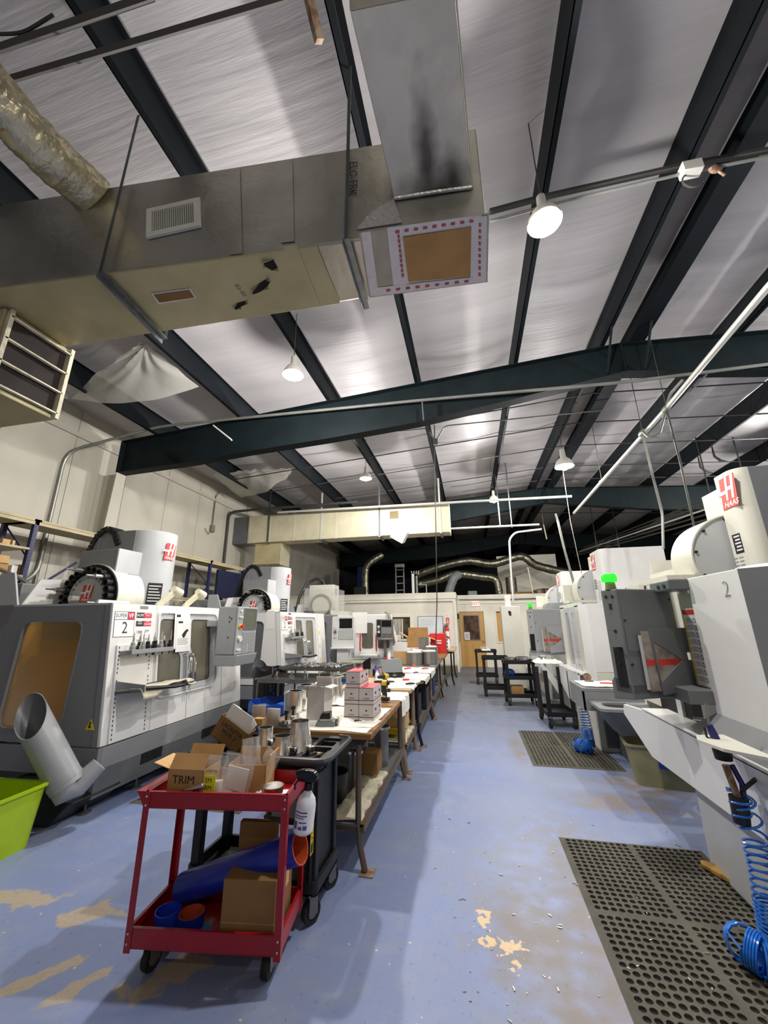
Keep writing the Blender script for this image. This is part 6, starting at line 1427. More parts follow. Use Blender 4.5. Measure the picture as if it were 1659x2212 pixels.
solo('cloth', crumple(-1.05, 5.4, ZTB+.01, .6, .8, .015, 5, nu=30, droop=drape(-.755, ZTB)), 'cloth_white', 'white cloth on the second table under the knives', 'cloth', 'white cloths spread on the work tables')
solo('cloth', crumple(-1.0, 6.3, ZTB-.02, .7, .75, .03, 6, nu=34, droop=drape(-.715, ZTB, .2)), 'cloth_white', 'thick folded cream cloth over the near end of the third table', 'cloth', 'white cloths spread on the work tables')
solo('cloth', crumple(-1.0, 7.15, ZTB-.02, .75, .8, .03, 7, nu=34, droop=drape(-.715, ZTB, .22)), 'cloth_white', 'white cloth hanging over the far end of the third table', 'cloth', 'white cloths spread on the work tables')
solo('cloth', crumple(-.97, 3.62, .287, .24, 1.0, .05, 8, nu=20, nv=34, droop=drape(-.88, .285, .09)), 'rag', 'dirty cream cloth over the lower shelf edge of the nearest table', 'cloth')
solo('cloth', crumple(-.95, 5.4, .295, .3, .8, .06, 9, droop=drape(-.86, .29, .09)), 'rag', 'dirty cloth on the lower shelf of the second table', 'cloth')
# ---- red and white part boxes
def part_box(x, y, z, rz, lab):
    b = thing('part_box', lab, 'box', (x, y, z), rz, 'red topped white part boxes')
    sx, sy, sz = .125, .14, .125
    obj('box_body', MB().box(-sx/2, sx/2, -sy/2, sy/2, .03, sz-.004), 'box_white', b, bevel=.002, smooth=0)
    obj('box_base', MB().box(-sx/2, sx/2, -sy/2, sy/2, 0, .026), 'box_white', b, bevel=.002, smooth=0)
    obj('black_band', MB().box(-sx/2+.0005, sx/2-.0005, -sy/2+.0005, sy/2-.0005, .025, .031), 'ink', b, smooth=0)
    obj('red_lid', MB().box(-sx/2-.0005, sx/2+.0005, -sy/2-.0005, sy/2+.0005, sz-.0015, sz), 'box_red', b, smooth=0)
    obj('print_mark', MB().box(-.008, .008, -sy/2-.001, -sy/2, .072, .082), 'ink', b, smooth=0)
    obj('print_line', MB().box(-.025, .025, -sy/2-.001, -sy/2, .042, .047), 'red_print', b, smooth=0)
    obj('print_mark', MB().box(sx/2, sx/2+.001, -.02, .02, .07, .09), 'ink', b, smooth=0)
    obj('print_line', MB().box(sx/2, sx/2+.001, -.03, .03, .045, .05), 'red_print', b, smooth=0)
    return b
pb0 = at(741, 1557, z=ZTB+.004); bx0 = pb0.x+.066; by0 = pb0.y+.08
nm = [('left', 'right'), ('front', 'rear')]
for lv in range(3):
    for ix in range(2):
        for iy in range(2):
            if lv == 2 and not (ix == 0): continue
            part_box(bx0+.129*ix+(.012 if lv == 2 else 0), by0+.145*iy, ZTB+.006+.1255*lv, 0, '%s %s part box in the %s layer of the red topped stack' % (nm[1][iy], nm[0][ix] if lv < 2 else 'single', ('bottom', 'middle', 'top')[lv]))
solo('black_clip', MB().box(bx0+.04, bx0+.1, by0-.12, by0-.1, ZTB+.005, ZTB+.02), 'black_plastic', 'small black clip lying before the stack of part boxes', 'clip', bevel=.003)
solo('silver_bracket', MB().tube(arc((bx0+.03, by0+.02, ZTB+.44), .035, 180, 360, 10), .01, 6), 'chrome', 'curved chrome bracket standing on the top part box', 'bracket')
solo('black_plate', MB().prism([(0, 0), (.07, 0), (.07, .1), (.0, .06)], 0, .012, Matrix.Translation((bx0+.05, by0+.12, ZTB+.383)) @ XZ(0)), 'black_metal', 'dark angled plate standing on the rear top part box', 'plate', bevel=.002)
# ---- white carton and metal work at the left of table one
wb = open_box('white_carton', 'tall off-white carton with open flaps on the nearest table', 'box', Matrix.Translation((-1.29, 3.36, ZTB+.004)) @ RZ(-4), .15, .17, .27, m='box_white', flaps=((0, 80), (1, 100), (2, -15)), fl=.06)
def pt(u, v, z=ZTB+.004): return at(u, v, z=z)
solo('base_plate', MB().box(-.16, .2, -.12, .14, 0, .014, Matrix.Translation(at(592, 1566, z=ZTB+.003)) @ RZ(4)), 'dull_steel', 'flat metal base plate at the left corner of the nearest table', 'plate', bevel=.002)
solo('metal_plate', MB().box(-.07, .04, -.008, .008, 0, .11, Matrix.Translation(at(562, 1554, z=ZTB+.018)) @ RZ(20)), 'steel', 'square steel plate standing at the far left of the nearest table', 'plate', bevel=.001)
solo('metal_plate', MB().box(-.055, .055, -.012, .012, 0, .12, Matrix.Translation(at(589, 1567, z=ZTB+.018)) @ RZ(-4)), 'steel', 'front upright steel plate beside the brown block on the nearest table', 'plate', bevel=.001)
solo('wood_spacer', MB().box(-.04, .04, -.03, .03, 0, .05, Matrix.Translation(at(560, 1566, z=ZTB+.018))), 'cardboard', 'small brown block beside the front steel plate', 'block', bevel=.002)
for i, (x, y, lab) in enumerate(((at(628, 1543, z=ZTB).x, at(628, 1543, z=ZTB).y+.08, 'square machined housing with round bore on the nearest table'), (at(652, 1524, z=ZTB).x, at(652, 1524, z=ZTB).y+.08, 'second machined housing behind the first one'))):
    h = thing('machined_housing', lab, 'machined part', (x, y, ZTB+.004), 6, 'machined housings')
    obj('housing_block', plate(rrect(-.085, .085, -.085, .085, .035, 5), [[(.06*math.cos(2*PI*k/28), .06*math.sin(2*PI*k/28)) for k in range(28)]], .17, T(0, 0, .086)), 'machined', h, bevel=.002, smooth=30)
    obj('bore_lip', MB().lathe([(.06, .172), (.075, .172), (.075, .178), (.06, .178), (.058, .06)], 28), 'chrome', h)
    obj('side_boss', MB().box(.085, .11, -.03, .03, .02, .12), 'machined', h, bevel=.006)
for i, (x, y, r, lab) in enumerate(((at(632, 1562, z=ZTB).x, at(632, 1562, z=ZTB).y, .055, 'machined fixture disc with black knob screw on the nearest table'), (at(617, 1574, z=ZTB).x, at(617, 1574, z=ZTB).y, .035, 'small clamp block with black screw at the front of the nearest table'))):
    f = thing('fixture', lab, 'fixture', (x, y, ZTB+.004))
    obj('fixture_base', MB().cyl((0, 0, 0), (0, 0, .03), r*1.3, n=24) if i == 0 else MB().box(-.045, .03, -.03, .03, 0, .05), 'dull_steel', f, bevel=.003)
    obj('fixture_ring', MB().cyl((0, 0, .03), (0, 0, .06), r, n=24), 'machined', f, bevel=.003)
    obj('knob_screw', MB().cyl((0, 0, .06), (0, 0, .1), .01, n=10).cyl((0, 0, .1), (0, 0, .125), .018, n=10), 'black_plastic', f)
vs_ = thing('small_vise', 'small dark machine vise with round handle wheel in front of the white carton', 'vise', (-1.17, 3.22, ZTB+.004), 8)
obj('vise_base', MB().box(-.07, .07, -.05, .05, 0, .04), 'sheath_grey', vs_, bevel=.004); obj('vise_jaw', MB().prism([(-.06, .04), (.03, .04), (.03, .1), (-.04, .09)], -.04, .04, XZ()), 'black_metal', vs_, bevel=.003)
obj('handwheel', MB().cyl((.075, 0, .03), (.09, 0, .03), .03, n=18), 'dull_steel', vs_, bevel=.002); obj('steel_slide', MB().box(-.05, .05, -.052, .02, .04, .055), 'steel', vs_, smooth=0)
solo('white_block', MB().box(-.05, .05, -.03, .03, 0, .03, Matrix.Translation((-1.3, 3.2, ZTB+.004)) @ RZ(10)), 'paper', 'small white soap-like block beside the dark vise', 'block', bevel=.004)
for i, (u, v, tx) in enumerate(((704, 1530, 10), (730, 1512, -8), (708, 1506, 4), (722, 1496, -4))):
    x, y = at(u, v, z=ZTB).x, at(u, v, z=ZTB).y
    funnel(('front leaning polished funnel behind the white carton', 'flanged polished funnel behind the white carton', 'rear left polished funnel behind the white carton', 'rear right polished funnel behind the white carton')[i], x, y, ZTB+.006, .045, .06, .2+.02*(i % 2), fl=i == 1, tilt=RY(tx*.5), grp='polished funnels on the nearest table')
# ---- cordless drills
def drill(label, x, y, z, rz):
    d = thing('cordless_drill', label, 'drill', (x, y, z), rz, 'yellow and black cordless drills')
    obj('battery', MB().prism(rpoly([(-.05, 0), (.07, 0), (.075, .04), (-.05, .05)], .01), -.035, .035, XZ()), 'black_plastic', d, bevel=.004); obj('battery_cap', MB().box(-.052, .03, -.03, .03, .04, .06), 'drill_yellow', d, bevel=.006)
    obj('grip', MB().prism(rpoly([(-.01, .05), (.045, .05), (.03, .17), (-.03, .17)], .01), -.017, .017, XZ()), 'black_plastic', d, bevel=.006)
    obj('motor_body', MB().cyl((.05, 0, .2), (-.015, 0, .2), .034, .034, 16), 'drill_yellow', d, bevel=.005); obj('rear_cap', MB().cyl((.05, 0, .2), (.075, 0, .2), .034, .02, 16), 'black_plastic', d)
    obj('gear_case', MB().cyl((-.015, 0, .2), (-.07, 0, .2), .031, .026, 16), 'black_plastic', d); obj('chuck', MB().cyl((-.07, 0, .2), (-.12, 0, .2), .028, .016, 14), 'black_plastic', d); obj('bit', MB().cyl((-.12, 0, .2), (-.17, 0, .2), .004, n=6), 'steel', d)
    obj('trigger', MB().box(-.045, -.028, -.008, .008, .13, .165), 'drill_yellow', d, bevel=.003)
    d.scale = (.85, .85, .85)
    return d
q = at(847, 1512, z=ZTB+.01); drill('front cordless drill standing beside the red topped boxes', -.93, 4.22, ZTB+.012, -8)
drill('rear cordless drill pointing away behind the red topped boxes', -1.03, 4.75, ZTB+.006, 50)
# ---- small tools on tables two and three
rnd = random.Random(5)
def knife(label, x, y, z, rz, m, L_=.16, blade=True):
    k = thing('hand_tool', label, 'tool', (x, y, z), rz, 'small hand tools on the tables')
    obj('grip', MB().tube([(0, 0, .012), (L_*.3, 0, .014), (L_*.55, 0, .01)], [.011, .013, .009], 8), m, k)
    if blade: obj('blade', MB().box(L_*.5, L_, -.006, .006, .006, .01), 'steel', k, bevel=.001)
tools = [('red handled pliers at the near edge of the second table', -.95, 5.5, 'bright_red'), ('black bar tool lying on the second table', -.85, 5.15, 'black_plastic'), ('black marker lying left on the second table', -1.15, 5.25, 'black_plastic'),
 ('purple and red marker on the folded cream cloth', -.92, 6.35, 'purple_print'), ('orange handled scraper at the middle of the third table', -.86, 6.9, 'orange_red'), ('red pen left of the orange scraper', -1.15, 6.85, 'bright_red'),
 ('large orange handled brush near the steel pots', -1.1, 7.45, 'orange_red'), ('black handled tool beside the orange brush', -.9, 7.4, 'black_plastic'), ('grey caliper left on the third table', -1.35, 7.0, 'sheath_grey')]
for i, (lab, x, y, m_) in enumerate(tools): knife(lab, x, y, (ZTB+.03 if y < 5.9 else ZTB+.02), rnd.uniform(-40, 60), m_, .17+.05*(i % 3))
cs = thing('tool_case', 'open black plastic tool case with its lid raised on the third table', 'case', (-1.2, 6.15, ZTB+.0), 20)
obj('case_base', plate(rrect(-.16, .16, -.11, .11, .02), [rrect(-.14, .0, -.09, .09, .01), rrect(.02, .14, -.09, .09, .01)], .03, T(0, 0, .03)), 'black_plastic', cs, bevel=.003); obj('case_floor', MB().box(-.15, .15, -.1, .1, .01, .018), 'black_plastic', cs, smooth=0)
obj('case_lid', plate(rrect(-.16, .16, 0, .2, .02), [], .02, T(0, .1, .04) @ RX(65)), 'sheath_grey', cs, bevel=.003); obj('case_latch', MB().box(-.03, .03, -.125, -.11, .015, .04), 'dull_steel', cs, bevel=.002)
for i, (x, y, r, h, m_, lab) in enumerate(((-1.42, 6.6, .03, .2, 'purple_print', 'white and blue aerosol can with red cap on the third table'), (-1.36, 6.35, .022, .1, 'black_metal', 'short dark bottle in front of the aerosol can'), (-1.5, 6.2, .035, .11, 'black_metal', 'dark round tin left of the black case'), (-1.48, 7.2, .028, .28, 'white_sticker', 'tall white roll standing behind the aerosol can'))):
    c = thing('can', lab, 'can', (x, y, ZTB)); obj('can_body', MB().lathe([(.001, 0), (r, 0), (r, h*.85), (r*.5, h*.93), (r*.5, h), (.001, h)], 18), m_, c)
    if i == 0: obj('can_cap', MB().cyl((0, 0, h*.93), (0, 0, h*1.15), r*.8, n=14), 'bright_red', c); obj('can_label', MB().lathe([(r+.0006, .1*h), (r+.0006, .5*h)], 18), 'white_sticker', c)
solo('gas_jar', MB().lathe([(.001, 0), (.07, 0), (.075, .06), (.05, .13), (.03, .17), (.03, .19)], 20, T(-1.42, 6.95, ZTB)), 'poly_bag', 'large clear jar with pink tint behind the aerosol can', 'jar')
# grey drawer box on the tables
db = thing('drawer_box', 'grey green two-drawer steel box between machine three and the tables', 'drawer box', (-1.95, 6.6, 0), 0)
obj('cabinet_shell', MB().box(-.2, .2, -.15, .25, 0, 1.03), 'olive_bin', db, bevel=.004)
for z in (.68, .85): dr0 = obj('drawer', MB().box(-.18, .18, -.16, -.15, z, z+.15), 'sheath_grey', db, bevel=.003); obj('drawer_handle', MB().box(-.06, .06, -.18, -.16, z+.07, z+.085), 'steel', dr0, bevel=.003)
# far pots and cartons
def pot(x, y, r, h, lab, full=True):
    p = thing('steel_pot', lab, 'pot', (x, y, ZTB-.016), 0, 'big steel pots')
    obj('pot_wall', MB().lathe([(.001, 0), (r, 0), (r, h), (r+.008, h), (r+.008, h-.012), (r, h-.012)], 30), 'pot_steel', p); obj('pot_inside', MB().lathe([(r-.004, h), (r-.004, .02), (.001, .02)], 30), 'pot_steel', p)
    obj('pot_parts', MB().lathe([(.001, h-.05), (r-.006, h-.05), (r-.02, h+.02), (.001, h+.03)], 12), 'cloth_white', p) if full else None
pot(-1.15, 8.1, .16, .22, 'left big steel pot at the front of the fourth table'); pot(-.87, 8.25, .15, .23, 'right big steel pot at the front of the fourth table')
pot(-.92, 9.2, .14, .26, 'tall steel pot behind the two front ones near the aisle'); pot(-1.2, 8.9, .14, .2, 'low steel pot filled with white parts behind the left front pot')
pot(-1.15, 9.7, .13, .44, 'tallest slotted steel pot in front of the red toolbox', False)
b = open_box('cardboard_box', 'open cardboard carton full of papers left of the big steel pots', 'box', Matrix.Translation((-1.45, 8.2, ZTB-.018)) @ RZ(6), .26, .24, .24, m='cardboard_light', flaps=(), fl=.1)
for k in range(3): obj('paper_sheet', MB().box(-.11, .11, -.08+.05*k, -.076+.05*k, .1, .42-.03*k, RY(6-7*k)), 'paper', b, smooth=0)
b = open_box('cardboard_box', 'tall brown carton with a raised flap at the back of the fifth table', 'box', Matrix.Translation((-1.45, 10.9, ZTB-.018)), .55, .3, .42, flaps=((2, 0), (3, 60), (1, 110)), fl=.24)
tbx = thing('red_toolbox', 'bright red steel toolbox standing on its end by the office corner', 'toolbox', (-.9, 11.15, ZTB-.018), 0)
obj('toolbox_shell', MB().box(-.23, .2, -.15, .15, 0, .5), 'bright_red', tbx, bevel=.008); obj('toolbox_side', MB().box(.201, .215, -.13, .13, .02, .48), 'steel', tbx, bevel=.004)
for z in (.24, .3): obj('white_stripe', MB().box(-.06, .08, -.153, -.15, z, z+.03), 'white_sticker', tbx, smooth=0)
for k in range(5): obj('drawer_knob', MB().ball((.225, 0, .06+.09*k), .02, 5), 'black_plastic', tbx)
for i, (x, y, m_, lab) in enumerate(((-1.22, 10.1, 'drill_yellow', 'spray bottle with yellow trigger beside the brown carton'), (-1.08, 10.3, 'machine_white', 'white spray bottle left of the red toolbox'))):
    s_ = thing('spray_bottle', lab, 'bottle', (x, y, ZTB-.018), 30*i, 'far spray bottles'); obj('bottle_body', MB().lathe([(.001, 0), (.05, 0), (.05, .2), (.02, .28), (.02, .3)], 14), 'bottle_white', s_); obj('trigger_head', MB().box(-.07, .04, -.02, .02, .3, .4), m_, s_, bevel=.01)
solo('white_bottle', MB().lathe([(.001, 0), (.06, 0), (.06, .2), (.04, .24), (.04, .27), (.001, .27)], 16, T(-.72, 12.3, ZTB+.03)), 'bottle_white', 'white round bottle on the farthest pale table by the office corner', 'bottle')
solo('rack_of_tubes', MB().box(-.15, .15, -.05, .05, 0, .03, T(-1.38, 9.3, ZTB)).box(-.15, -.13, -.02, .02, .03, .2, T(-1.38, 9.3, ZTB)).box(-.02, 0, -.02, .02, .03, .2, T(-1.38, 9.3, ZTB)).box(.13, .15, -.02, .02, .03, .2, T(-1.38, 9.3, ZTB)).box(-.15, .15, -.025, .025, .2, .22, T(-1.38, 9.3, ZTB)), 'machine_white', 'white rack left of the tallest slotted pot', 'rack', bevel=.003)
# ---- lower shelf contents
solo('cardboard_box', MB().box(-.07, .08, -.1, .1, 0, .16, Matrix.Translation((-1.0, 3.98, .335))), 'cardboard_dark', 'brown open carton low down under the nearest table', 'box', bevel=.003)
for i, (x, y, z, r, h, lab) in enumerate(((-1.08, 3.72, .3, .055, .26, 'dull machined cylinder with clamp under the nearest table'), (-1.13, 4.1, .3, .07, .33, 'ring topped casting at the left under the nearest table'), (-.97, 4.28, .3, .07, .33, 'square machined bore casting at the right under the nearest table'))):
    c = thing('casting', lab, 'machined part', (x, y, .287), 0, 'castings on the lower shelf'); obj('casting_body', MB().lathe([(r*.75, h), (r, h), (r, 0), (r*.75, 0), (r*.75, h)], 22), 'dull_steel', c); obj('casting_flange', MB().lathe([(r*.8, h), (r*1.25, h), (r*1.25, h+.02), (r*.8, h+.02), (r*.8, h)], 22), 'machined', c)
solo('black_bucket', MB().lathe([(.001, 0), (.1, 0), (.12, .2), (.11, .2), (.09, .01)], 20, T(-1.18, 3.45, .287)), 'black_metal', 'black bucket on the lower shelf behind the front leg of the nearest table', 'bucket')
solo('grey_block', MB().box(-.06, .06, -.08, .1, 0, .34, T(-1.25, 4.4, .287)), 'sheath_grey', 'grey metal block stack under the far part of the nearest table', 'block', bevel=.006)
solo('yellow_case', MB().box(-.14, .12, -.3, .3, 0, .07, T(-1.02, 5.4, .35)), 'drill_yellow', 'flat yellow case on the lower shelf of the second table', 'case', bevel=.01)
solo('cardboard_box', MB().box(-.12, .12, -.2, .2, 0, .1, T(-1.0, 5.35, .425)), 'cardboard_light', 'pale carton on top of the yellow case', 'box', bevel=.003)
solo('white_bin', MB().prism(rrect(-.06, .08, -.12, .12, .02), 0, .14, T(-.9, 5.12, .62)), 'machine_white', 'small white bin hanging under the corner of the second table', 'bin', bevel=.004)
for i, (x, y, m_, lab) in enumerate(((-1.05, 6.4, 'black_metal', 'dark crate on the lower shelf near the cream cloth'), (-1.0, 7.1, 'black_metal', 'dark crate on the lower shelf beneath the far cloth'), (-1.0, 8.3, 'shop_blue', 'dark blue crate beneath the steel pots'), (-1.0, 10.2, 'sheath_grey', 'grey tub low under the fifth table'))):
    solo('crate', MB().prism(rrect(-.2, .2, -.22, .22, .02), 0, .3, T(x, y, .287)), m_, lab, 'crate', bevel=.01)
# ---- steel racks with trays between machine two and the tables
def tray_stand(label, x0, x1, y0, y1, z, m_='dull_steel', th=.05):
    s = thing('tray_stand', label, 'stand', ((x0+x1)/2, (y0+y1)/2, 0), 0, 'steel tray stands'); X, Y = (x1-x0)/2, (y1-y0)/2
    obj('tray_floor', MB().box(-X+.006, X-.006, -Y+.006, Y-.006, z-.045, z-.035), 'black_metal', s, smooth=0)
    for a in ((-X, X, -Y, -Y+.006), (-X, X, Y-.006, Y), (-X, -X+.006, -Y, Y), (X-.006, X, -Y, Y)): obj('tray_edge', MB().box(*a, z-th, z), m_, s, smooth=0)
    for a in ((-X, X, -Y, -Y+.012), (-X, X, Y-.012, Y), (-X, -X+.012, -Y, Y), (X-.012, X, -Y, Y)): obj('angle_lip', MB().box(*a, z-.002, z+.001), m_, s, smooth=0)
    for sx in (-1, 1):
        for sy in (-1, 1): obj('leg', MB().box(sx*X-.02*(sx > 0)-.0, sx*X+.02*(sx < 0), sy*Y-.02*(sy > 0), sy*Y+.02*(sy < 0), 0, z-th), m_, s, smooth=0)
    return s
zs = .96
sa_ = at(555, 1466, z=zs); sb_ = at(718, 1475, z=zs)
s1_ = tray_stand('front steel tray stand holding five upright pins in its dark tray', sa_.x, sa_.x+.95, sa_.y, sa_.y+.62, zs)
for k, (dx, h) in enumerate(((.18, .1), (.34, .09), (.48, .1), (.62, .09), (.74, .1), (.26, .04), (.42, .05), (.56, .05))):
    solo('steel_pin', MB().cyl((0, 0, 0), (0, 0, .01), .035, n=14).cyl((0, 0, .01), (0, 0, h), .013, n=12), 'machined', ('upright turned steel pin in the front tray stand' if k < 5 else 'short turned steel pin in the front tray stand'), 'pin', 'turned pins in the tray' if k < 5 else 'short pins in the tray', loc=(sa_.x+dx, sa_.y+.2+.12*(k % 3), zs-.035))
sc_ = at(601, 1441, y=5.62); zs2 = sc_.z
sc_ = sc_; s2_ = tray_stand('rear higher tray stand covered with shiny star-shaped castings', sc_.x, sc_.x+1.2, sc_.y, sc_.y+.6, zs2, th=.036)
star = None; rr_ = random.Random(3)
for i in range(7):
    for j in range(4):
        if star is None:
            mb = MB(); mb.cyl((0, 0, 0), (0, 0, .05), .03, n=12)
            for k in range(5): a = 2*PI*k/5; mb.cyl((0, 0, .02), (.06*math.cos(a), .06*math.sin(a), .05), .011, n=6).ball((.062*math.cos(a), .062*math.sin(a), .052), .016, 4)
            o = obj('star_casting', mb, 'chrome'); star = o; tag(o, 'shiny five-armed casting lying in rows on the rear tray stand', 'casting', 'star castings on the rear stand')
        else: o = star.copy(); COL.objects.link(o)
        o.location = (sc_.x+.3+.115*i*.9, sc_.y+.06+.13*j, zs2-.034); o.rotation_euler = (0, 0, rr_.random()*3)
for (x0, y0, z, lab) in ((sa_.x+1.0, sa_.y+.35, zs+.0, 'loose angle bar leaning on the front tray stand'), (sc_.x+1.0, sc_.y+.3, zs2+.0, 'loose angle bar leaning on the rear tray stand')):
    solo('angle_bar', MB().box(-.25, .25, -.02, .02, 0, .006, Matrix.Translation((x0+.0, y0, z+.02)) @ RZ(62) @ RY(-4)), 'steel', lab, 'bar', smooth=0)
# blue bins with bags, second and third chutes, blue crate
def trash(label, x, y, r, h, m_, bagm, grp):
    t = thing('waste_bin', label, 'bin', (x, y, 0), 0, grp)
    obj('bin_body', MB().lathe([(.001, 0), (r*.8, 0), (r, h), (r*.95, h), (r*.75, .02)], 26), m_, t)
    mb = MB(); n = 26; vs = []
    for j, (q, z) in enumerate(((.93, h-.12), (.98, h+.01), (1.05, h), (1.07, h-.1))):
        for k in range(n): a = 2*PI*k/n; w = 1+.03*math.sin(k*2.7+j); vs.append((r*q*w*math.cos(a), r*q*w*math.sin(a), z+.015*math.sin(k*1.9+j*2)))
    obj('bag_collar', mb.add(vs, [(j*n+k, j*n+(k+1) % n, (j+1)*n+(k+1) % n, (j+1)*n+k) for j in range(3) for k in range(n)]), bagm, t)
    obj('bin_handle', MB().box(-.09, .09, -r-.03, -r-.01, h-.13, h-.1), 'sheath_grey', t, bevel=.006)
trash('royal blue round bin with a blue bag beside the front tray stand', -2.5, 4.9, .28, .72, 'bin_blue', 'bag_blue', None)
trash('tall black bin with a black bag between machine one and the tray stand', -3.02, 5.75, .24, 1.0, 'black_plastic', 'bag_black', None)
cA = at(562, 1450, y=6.3); cB = at(604, 1560, y=6.5); cB.z = .12
drain('drain_pipe', 'grey chip chute tube with open mouth beside the front tray stand', cA, cB, .13, (-.1, .3, .1), (.1, -.9, .5))
cA = at(723, 1418, y=9.6); cB = at(740, 1470, y=9.8); cB.z = .14
drain('drain_pipe', 'small dark chip chute mouth between machines two and three', cA, cB, .14, (-.1, .2, .1), (.1, -.9, .5))
ah2 = copy_tree(hs, loc=(-2.8, 5.4, .0), label='thin pale blue coiled hose hanging beside the blue bin'); ah2.scale = (.5, .5, 1.2)
ah3 = copy_tree(hs, loc=(-2.0, 8.3, .0), label='thin blue coiled hose hanging behind the rear tray stand'); ah3.scale = (.6, .6, .9)
solo('blue_crate', MB().prism(rrect(-.35, .35, -.2, .2, .02), 0, .2, T(-1.75, 5.6, .66)), 'bin_blue', 'blue crate behind the polished funnels', 'crate', bevel=.01)
solo('crate_stand', MB().box(-.36, .36, -.22, .22, 0, .66, T(-1.75+.0-.38, 5.85, 0)), 'dull_steel', 'grey steel box stand under the blue crate', 'stand', bevel=.01)
# rag tray cloth on machine one's shelf
F1 = Matrix.Translation((-3.48, 3.41, 0)) @ RZ(90) @ FX(0, 0, .55)
def shelf_cloth():
    mb = MB()
    def fn(u, v):
        a = .09+.74*u; w = .03+.36*v; z = .474+.01*noise.noise(Vector((u*6, v*5, 1)))
        d = max(0, v-.8)/.2
        if u < .45: z -= d*.11*min(1, (.45-u)*5); w = min(w, .36)
        elif u > .8: z -= d*.05
        return tuple(F1 @ Vector((a, z, w)))
    mb.grid(fn, 26, 16); return mb
solo('rag', shelf_cloth(), 'rag', 'stained cream rag draped over the tool shelf of the first left machine', 'rag', thick=.004)
solo('hex_keys', MB().cyl(tuple(F1 @ Vector((.25, .5, .25))), tuple(F1 @ Vector((.55, .5, .2))), .006, n=6), 'black_metal', 'black rod lying on the rag of the first left machine', 'tool')

for i, (u, v, m_, lab) in enumerate(((668, 1500, 'cloth_white', 'folded white towel pile left of the polished funnels'), (690, 1485, 'cloth_white', 'white towels heaped behind the polished funnels'))):
    p = at(u, v, z=ZTB); solo('cloth', crumple(p.x, p.y, ZTB, .35, .3, .12, 20+i), m_, lab, 'cloth')
for i, (x, y, w, h, m_, lab) in enumerate(((-1.5, 5.25, .22, .1, 'paper', 'low white carton at the left of the second table'), (-1.45, 7.4, .3, .16, 'sheath_grey', 'grey instrument case left of the orange brush'), (-1.5, 9.9, .25, .18, 'paper', 'white carton left of the white rack'), (-1.0, 10.65, .2, .14, 'cardboard', 'small carton in front of the red toolbox'))):
    solo('small_carton', MB().box(-w/2, w/2, -w*.35, w*.35, 0, h, Matrix.Translation((x, y, ZTB+(.012 if y < 5.9 else -.017))) @ RZ(5*i-8)), m_, lab, 'box', bevel=.004)
for i, (x, y, h) in enumerate(((-1.3, 5.5, .14), (-1.22, 5.62, .1), (-1.35, 5.7, .18))):
    solo('supply_bottle', MB().lathe([(.001, 0), (.028, 0), (.028, h*.7), (.012, h*.85), (.012, h), (.001, h)], 14, T(x, y, ZTB+.012)), ('bottle_white', 'amber_bottle', 'purple_print')[i], ('squat white bottle', 'small grey green bottle', 'purple bottle')[i]+' beside the drills on the second table', 'bottle')
# ================================================================ shelving along the left wall
def rack(label, x0, x1, ys, ztop, levels, group, panel=None):
    r = thing('storage_rack', label, 'shelving', ((x0+x1)/2, (ys[0]+ys[-1])/2, 0), 0, group); o = r.location
    for y in ys:
        for x in (x0, x1):
            p = obj('upright', MB().box(x-.03-o.x, x+.03-o.x, y-.03-o.y, y+.03-o.y, 0, ztop+.03), 'rack_blue', r, smooth=0)
            if x == x1 and y < 8:
                for k in range(int((ztop-1.2)/.05)): obj('key_hole', MB().box(x+.03-o.x, x+.031-o.x, y-.018-o.y, y-.008-o.y, 1.2+.05*k, 1.225+.05*k), 'ink', p, smooth=0)
        n = int(ztop/.6)
        for k in range(n):
            z = .2+.6*k; a, b = (x0, x1) if k % 2 else (x1, x0); obj('end_brace', MB().tube([(a-o.x, y-o.y, z), (b-o.x, y-o.y, min(z+.55, ztop))], .012, 5), 'rack_blue', r)
    for z in levels:
        for a, b in zip(ys, ys[1:]):
            obj('shelf_board', MB().box(x0-.03-o.x, x1+.04-o.x, a+.03-o.y if z < ztop-.01 else a-o.y-.05, b-.03-o.y if z < ztop-.01 else b-o.y+.05, z, z+.03), 'shelf_board', r, smooth=0)
            obj('shelf_beam', MB().box(x1+.0-o.x, x1+.03-o.x, a-o.y, b-o.y, z-.05, z), 'shelf_board' if z > 2 else 'rack_blue', r, smooth=0)
    return r
RX0, RX1 = -6.85, -6.25
rk1 = rack('near blue-post shelving unit behind the first machine, boxes on its shelves', RX0, RX1, [1.6, 4.35, 6.1], 3.15, [3.15], 'blue storage racks')
for z in (2.72, 2.32, 1.93, 1.5): 
    o = rk1.location; obj('shelf_board', MB().box(RX0-.03-o.x, RX1+.04-o.x, 1.63-o.y, 4.32-o.y, z, z+.03), 'shelf_board', rk1, smooth=0)
rk2 = rack('far blue-post shelving unit between the first and second machines', RX0, RX1, [6.9, 8.45, 9.9], 3.15, [3.15, 2.2], 'blue storage racks')
o = rk2.location; obj('back_panel', MB().box(RX1-.02-o.x, RX1+.04-o.x, 8.75-o.y, 9.85-o.y, 2.3, 3.0), 'rack_panel_blue', rk2, smooth=0)
obj('back_panel', MB().box(RX1-.02-o.x, RX1+.04-o.x, 8.75-o.y, 9.85-o.y, 1.6, 2.1), 'rack_panel_blue', rk2, smooth=0)
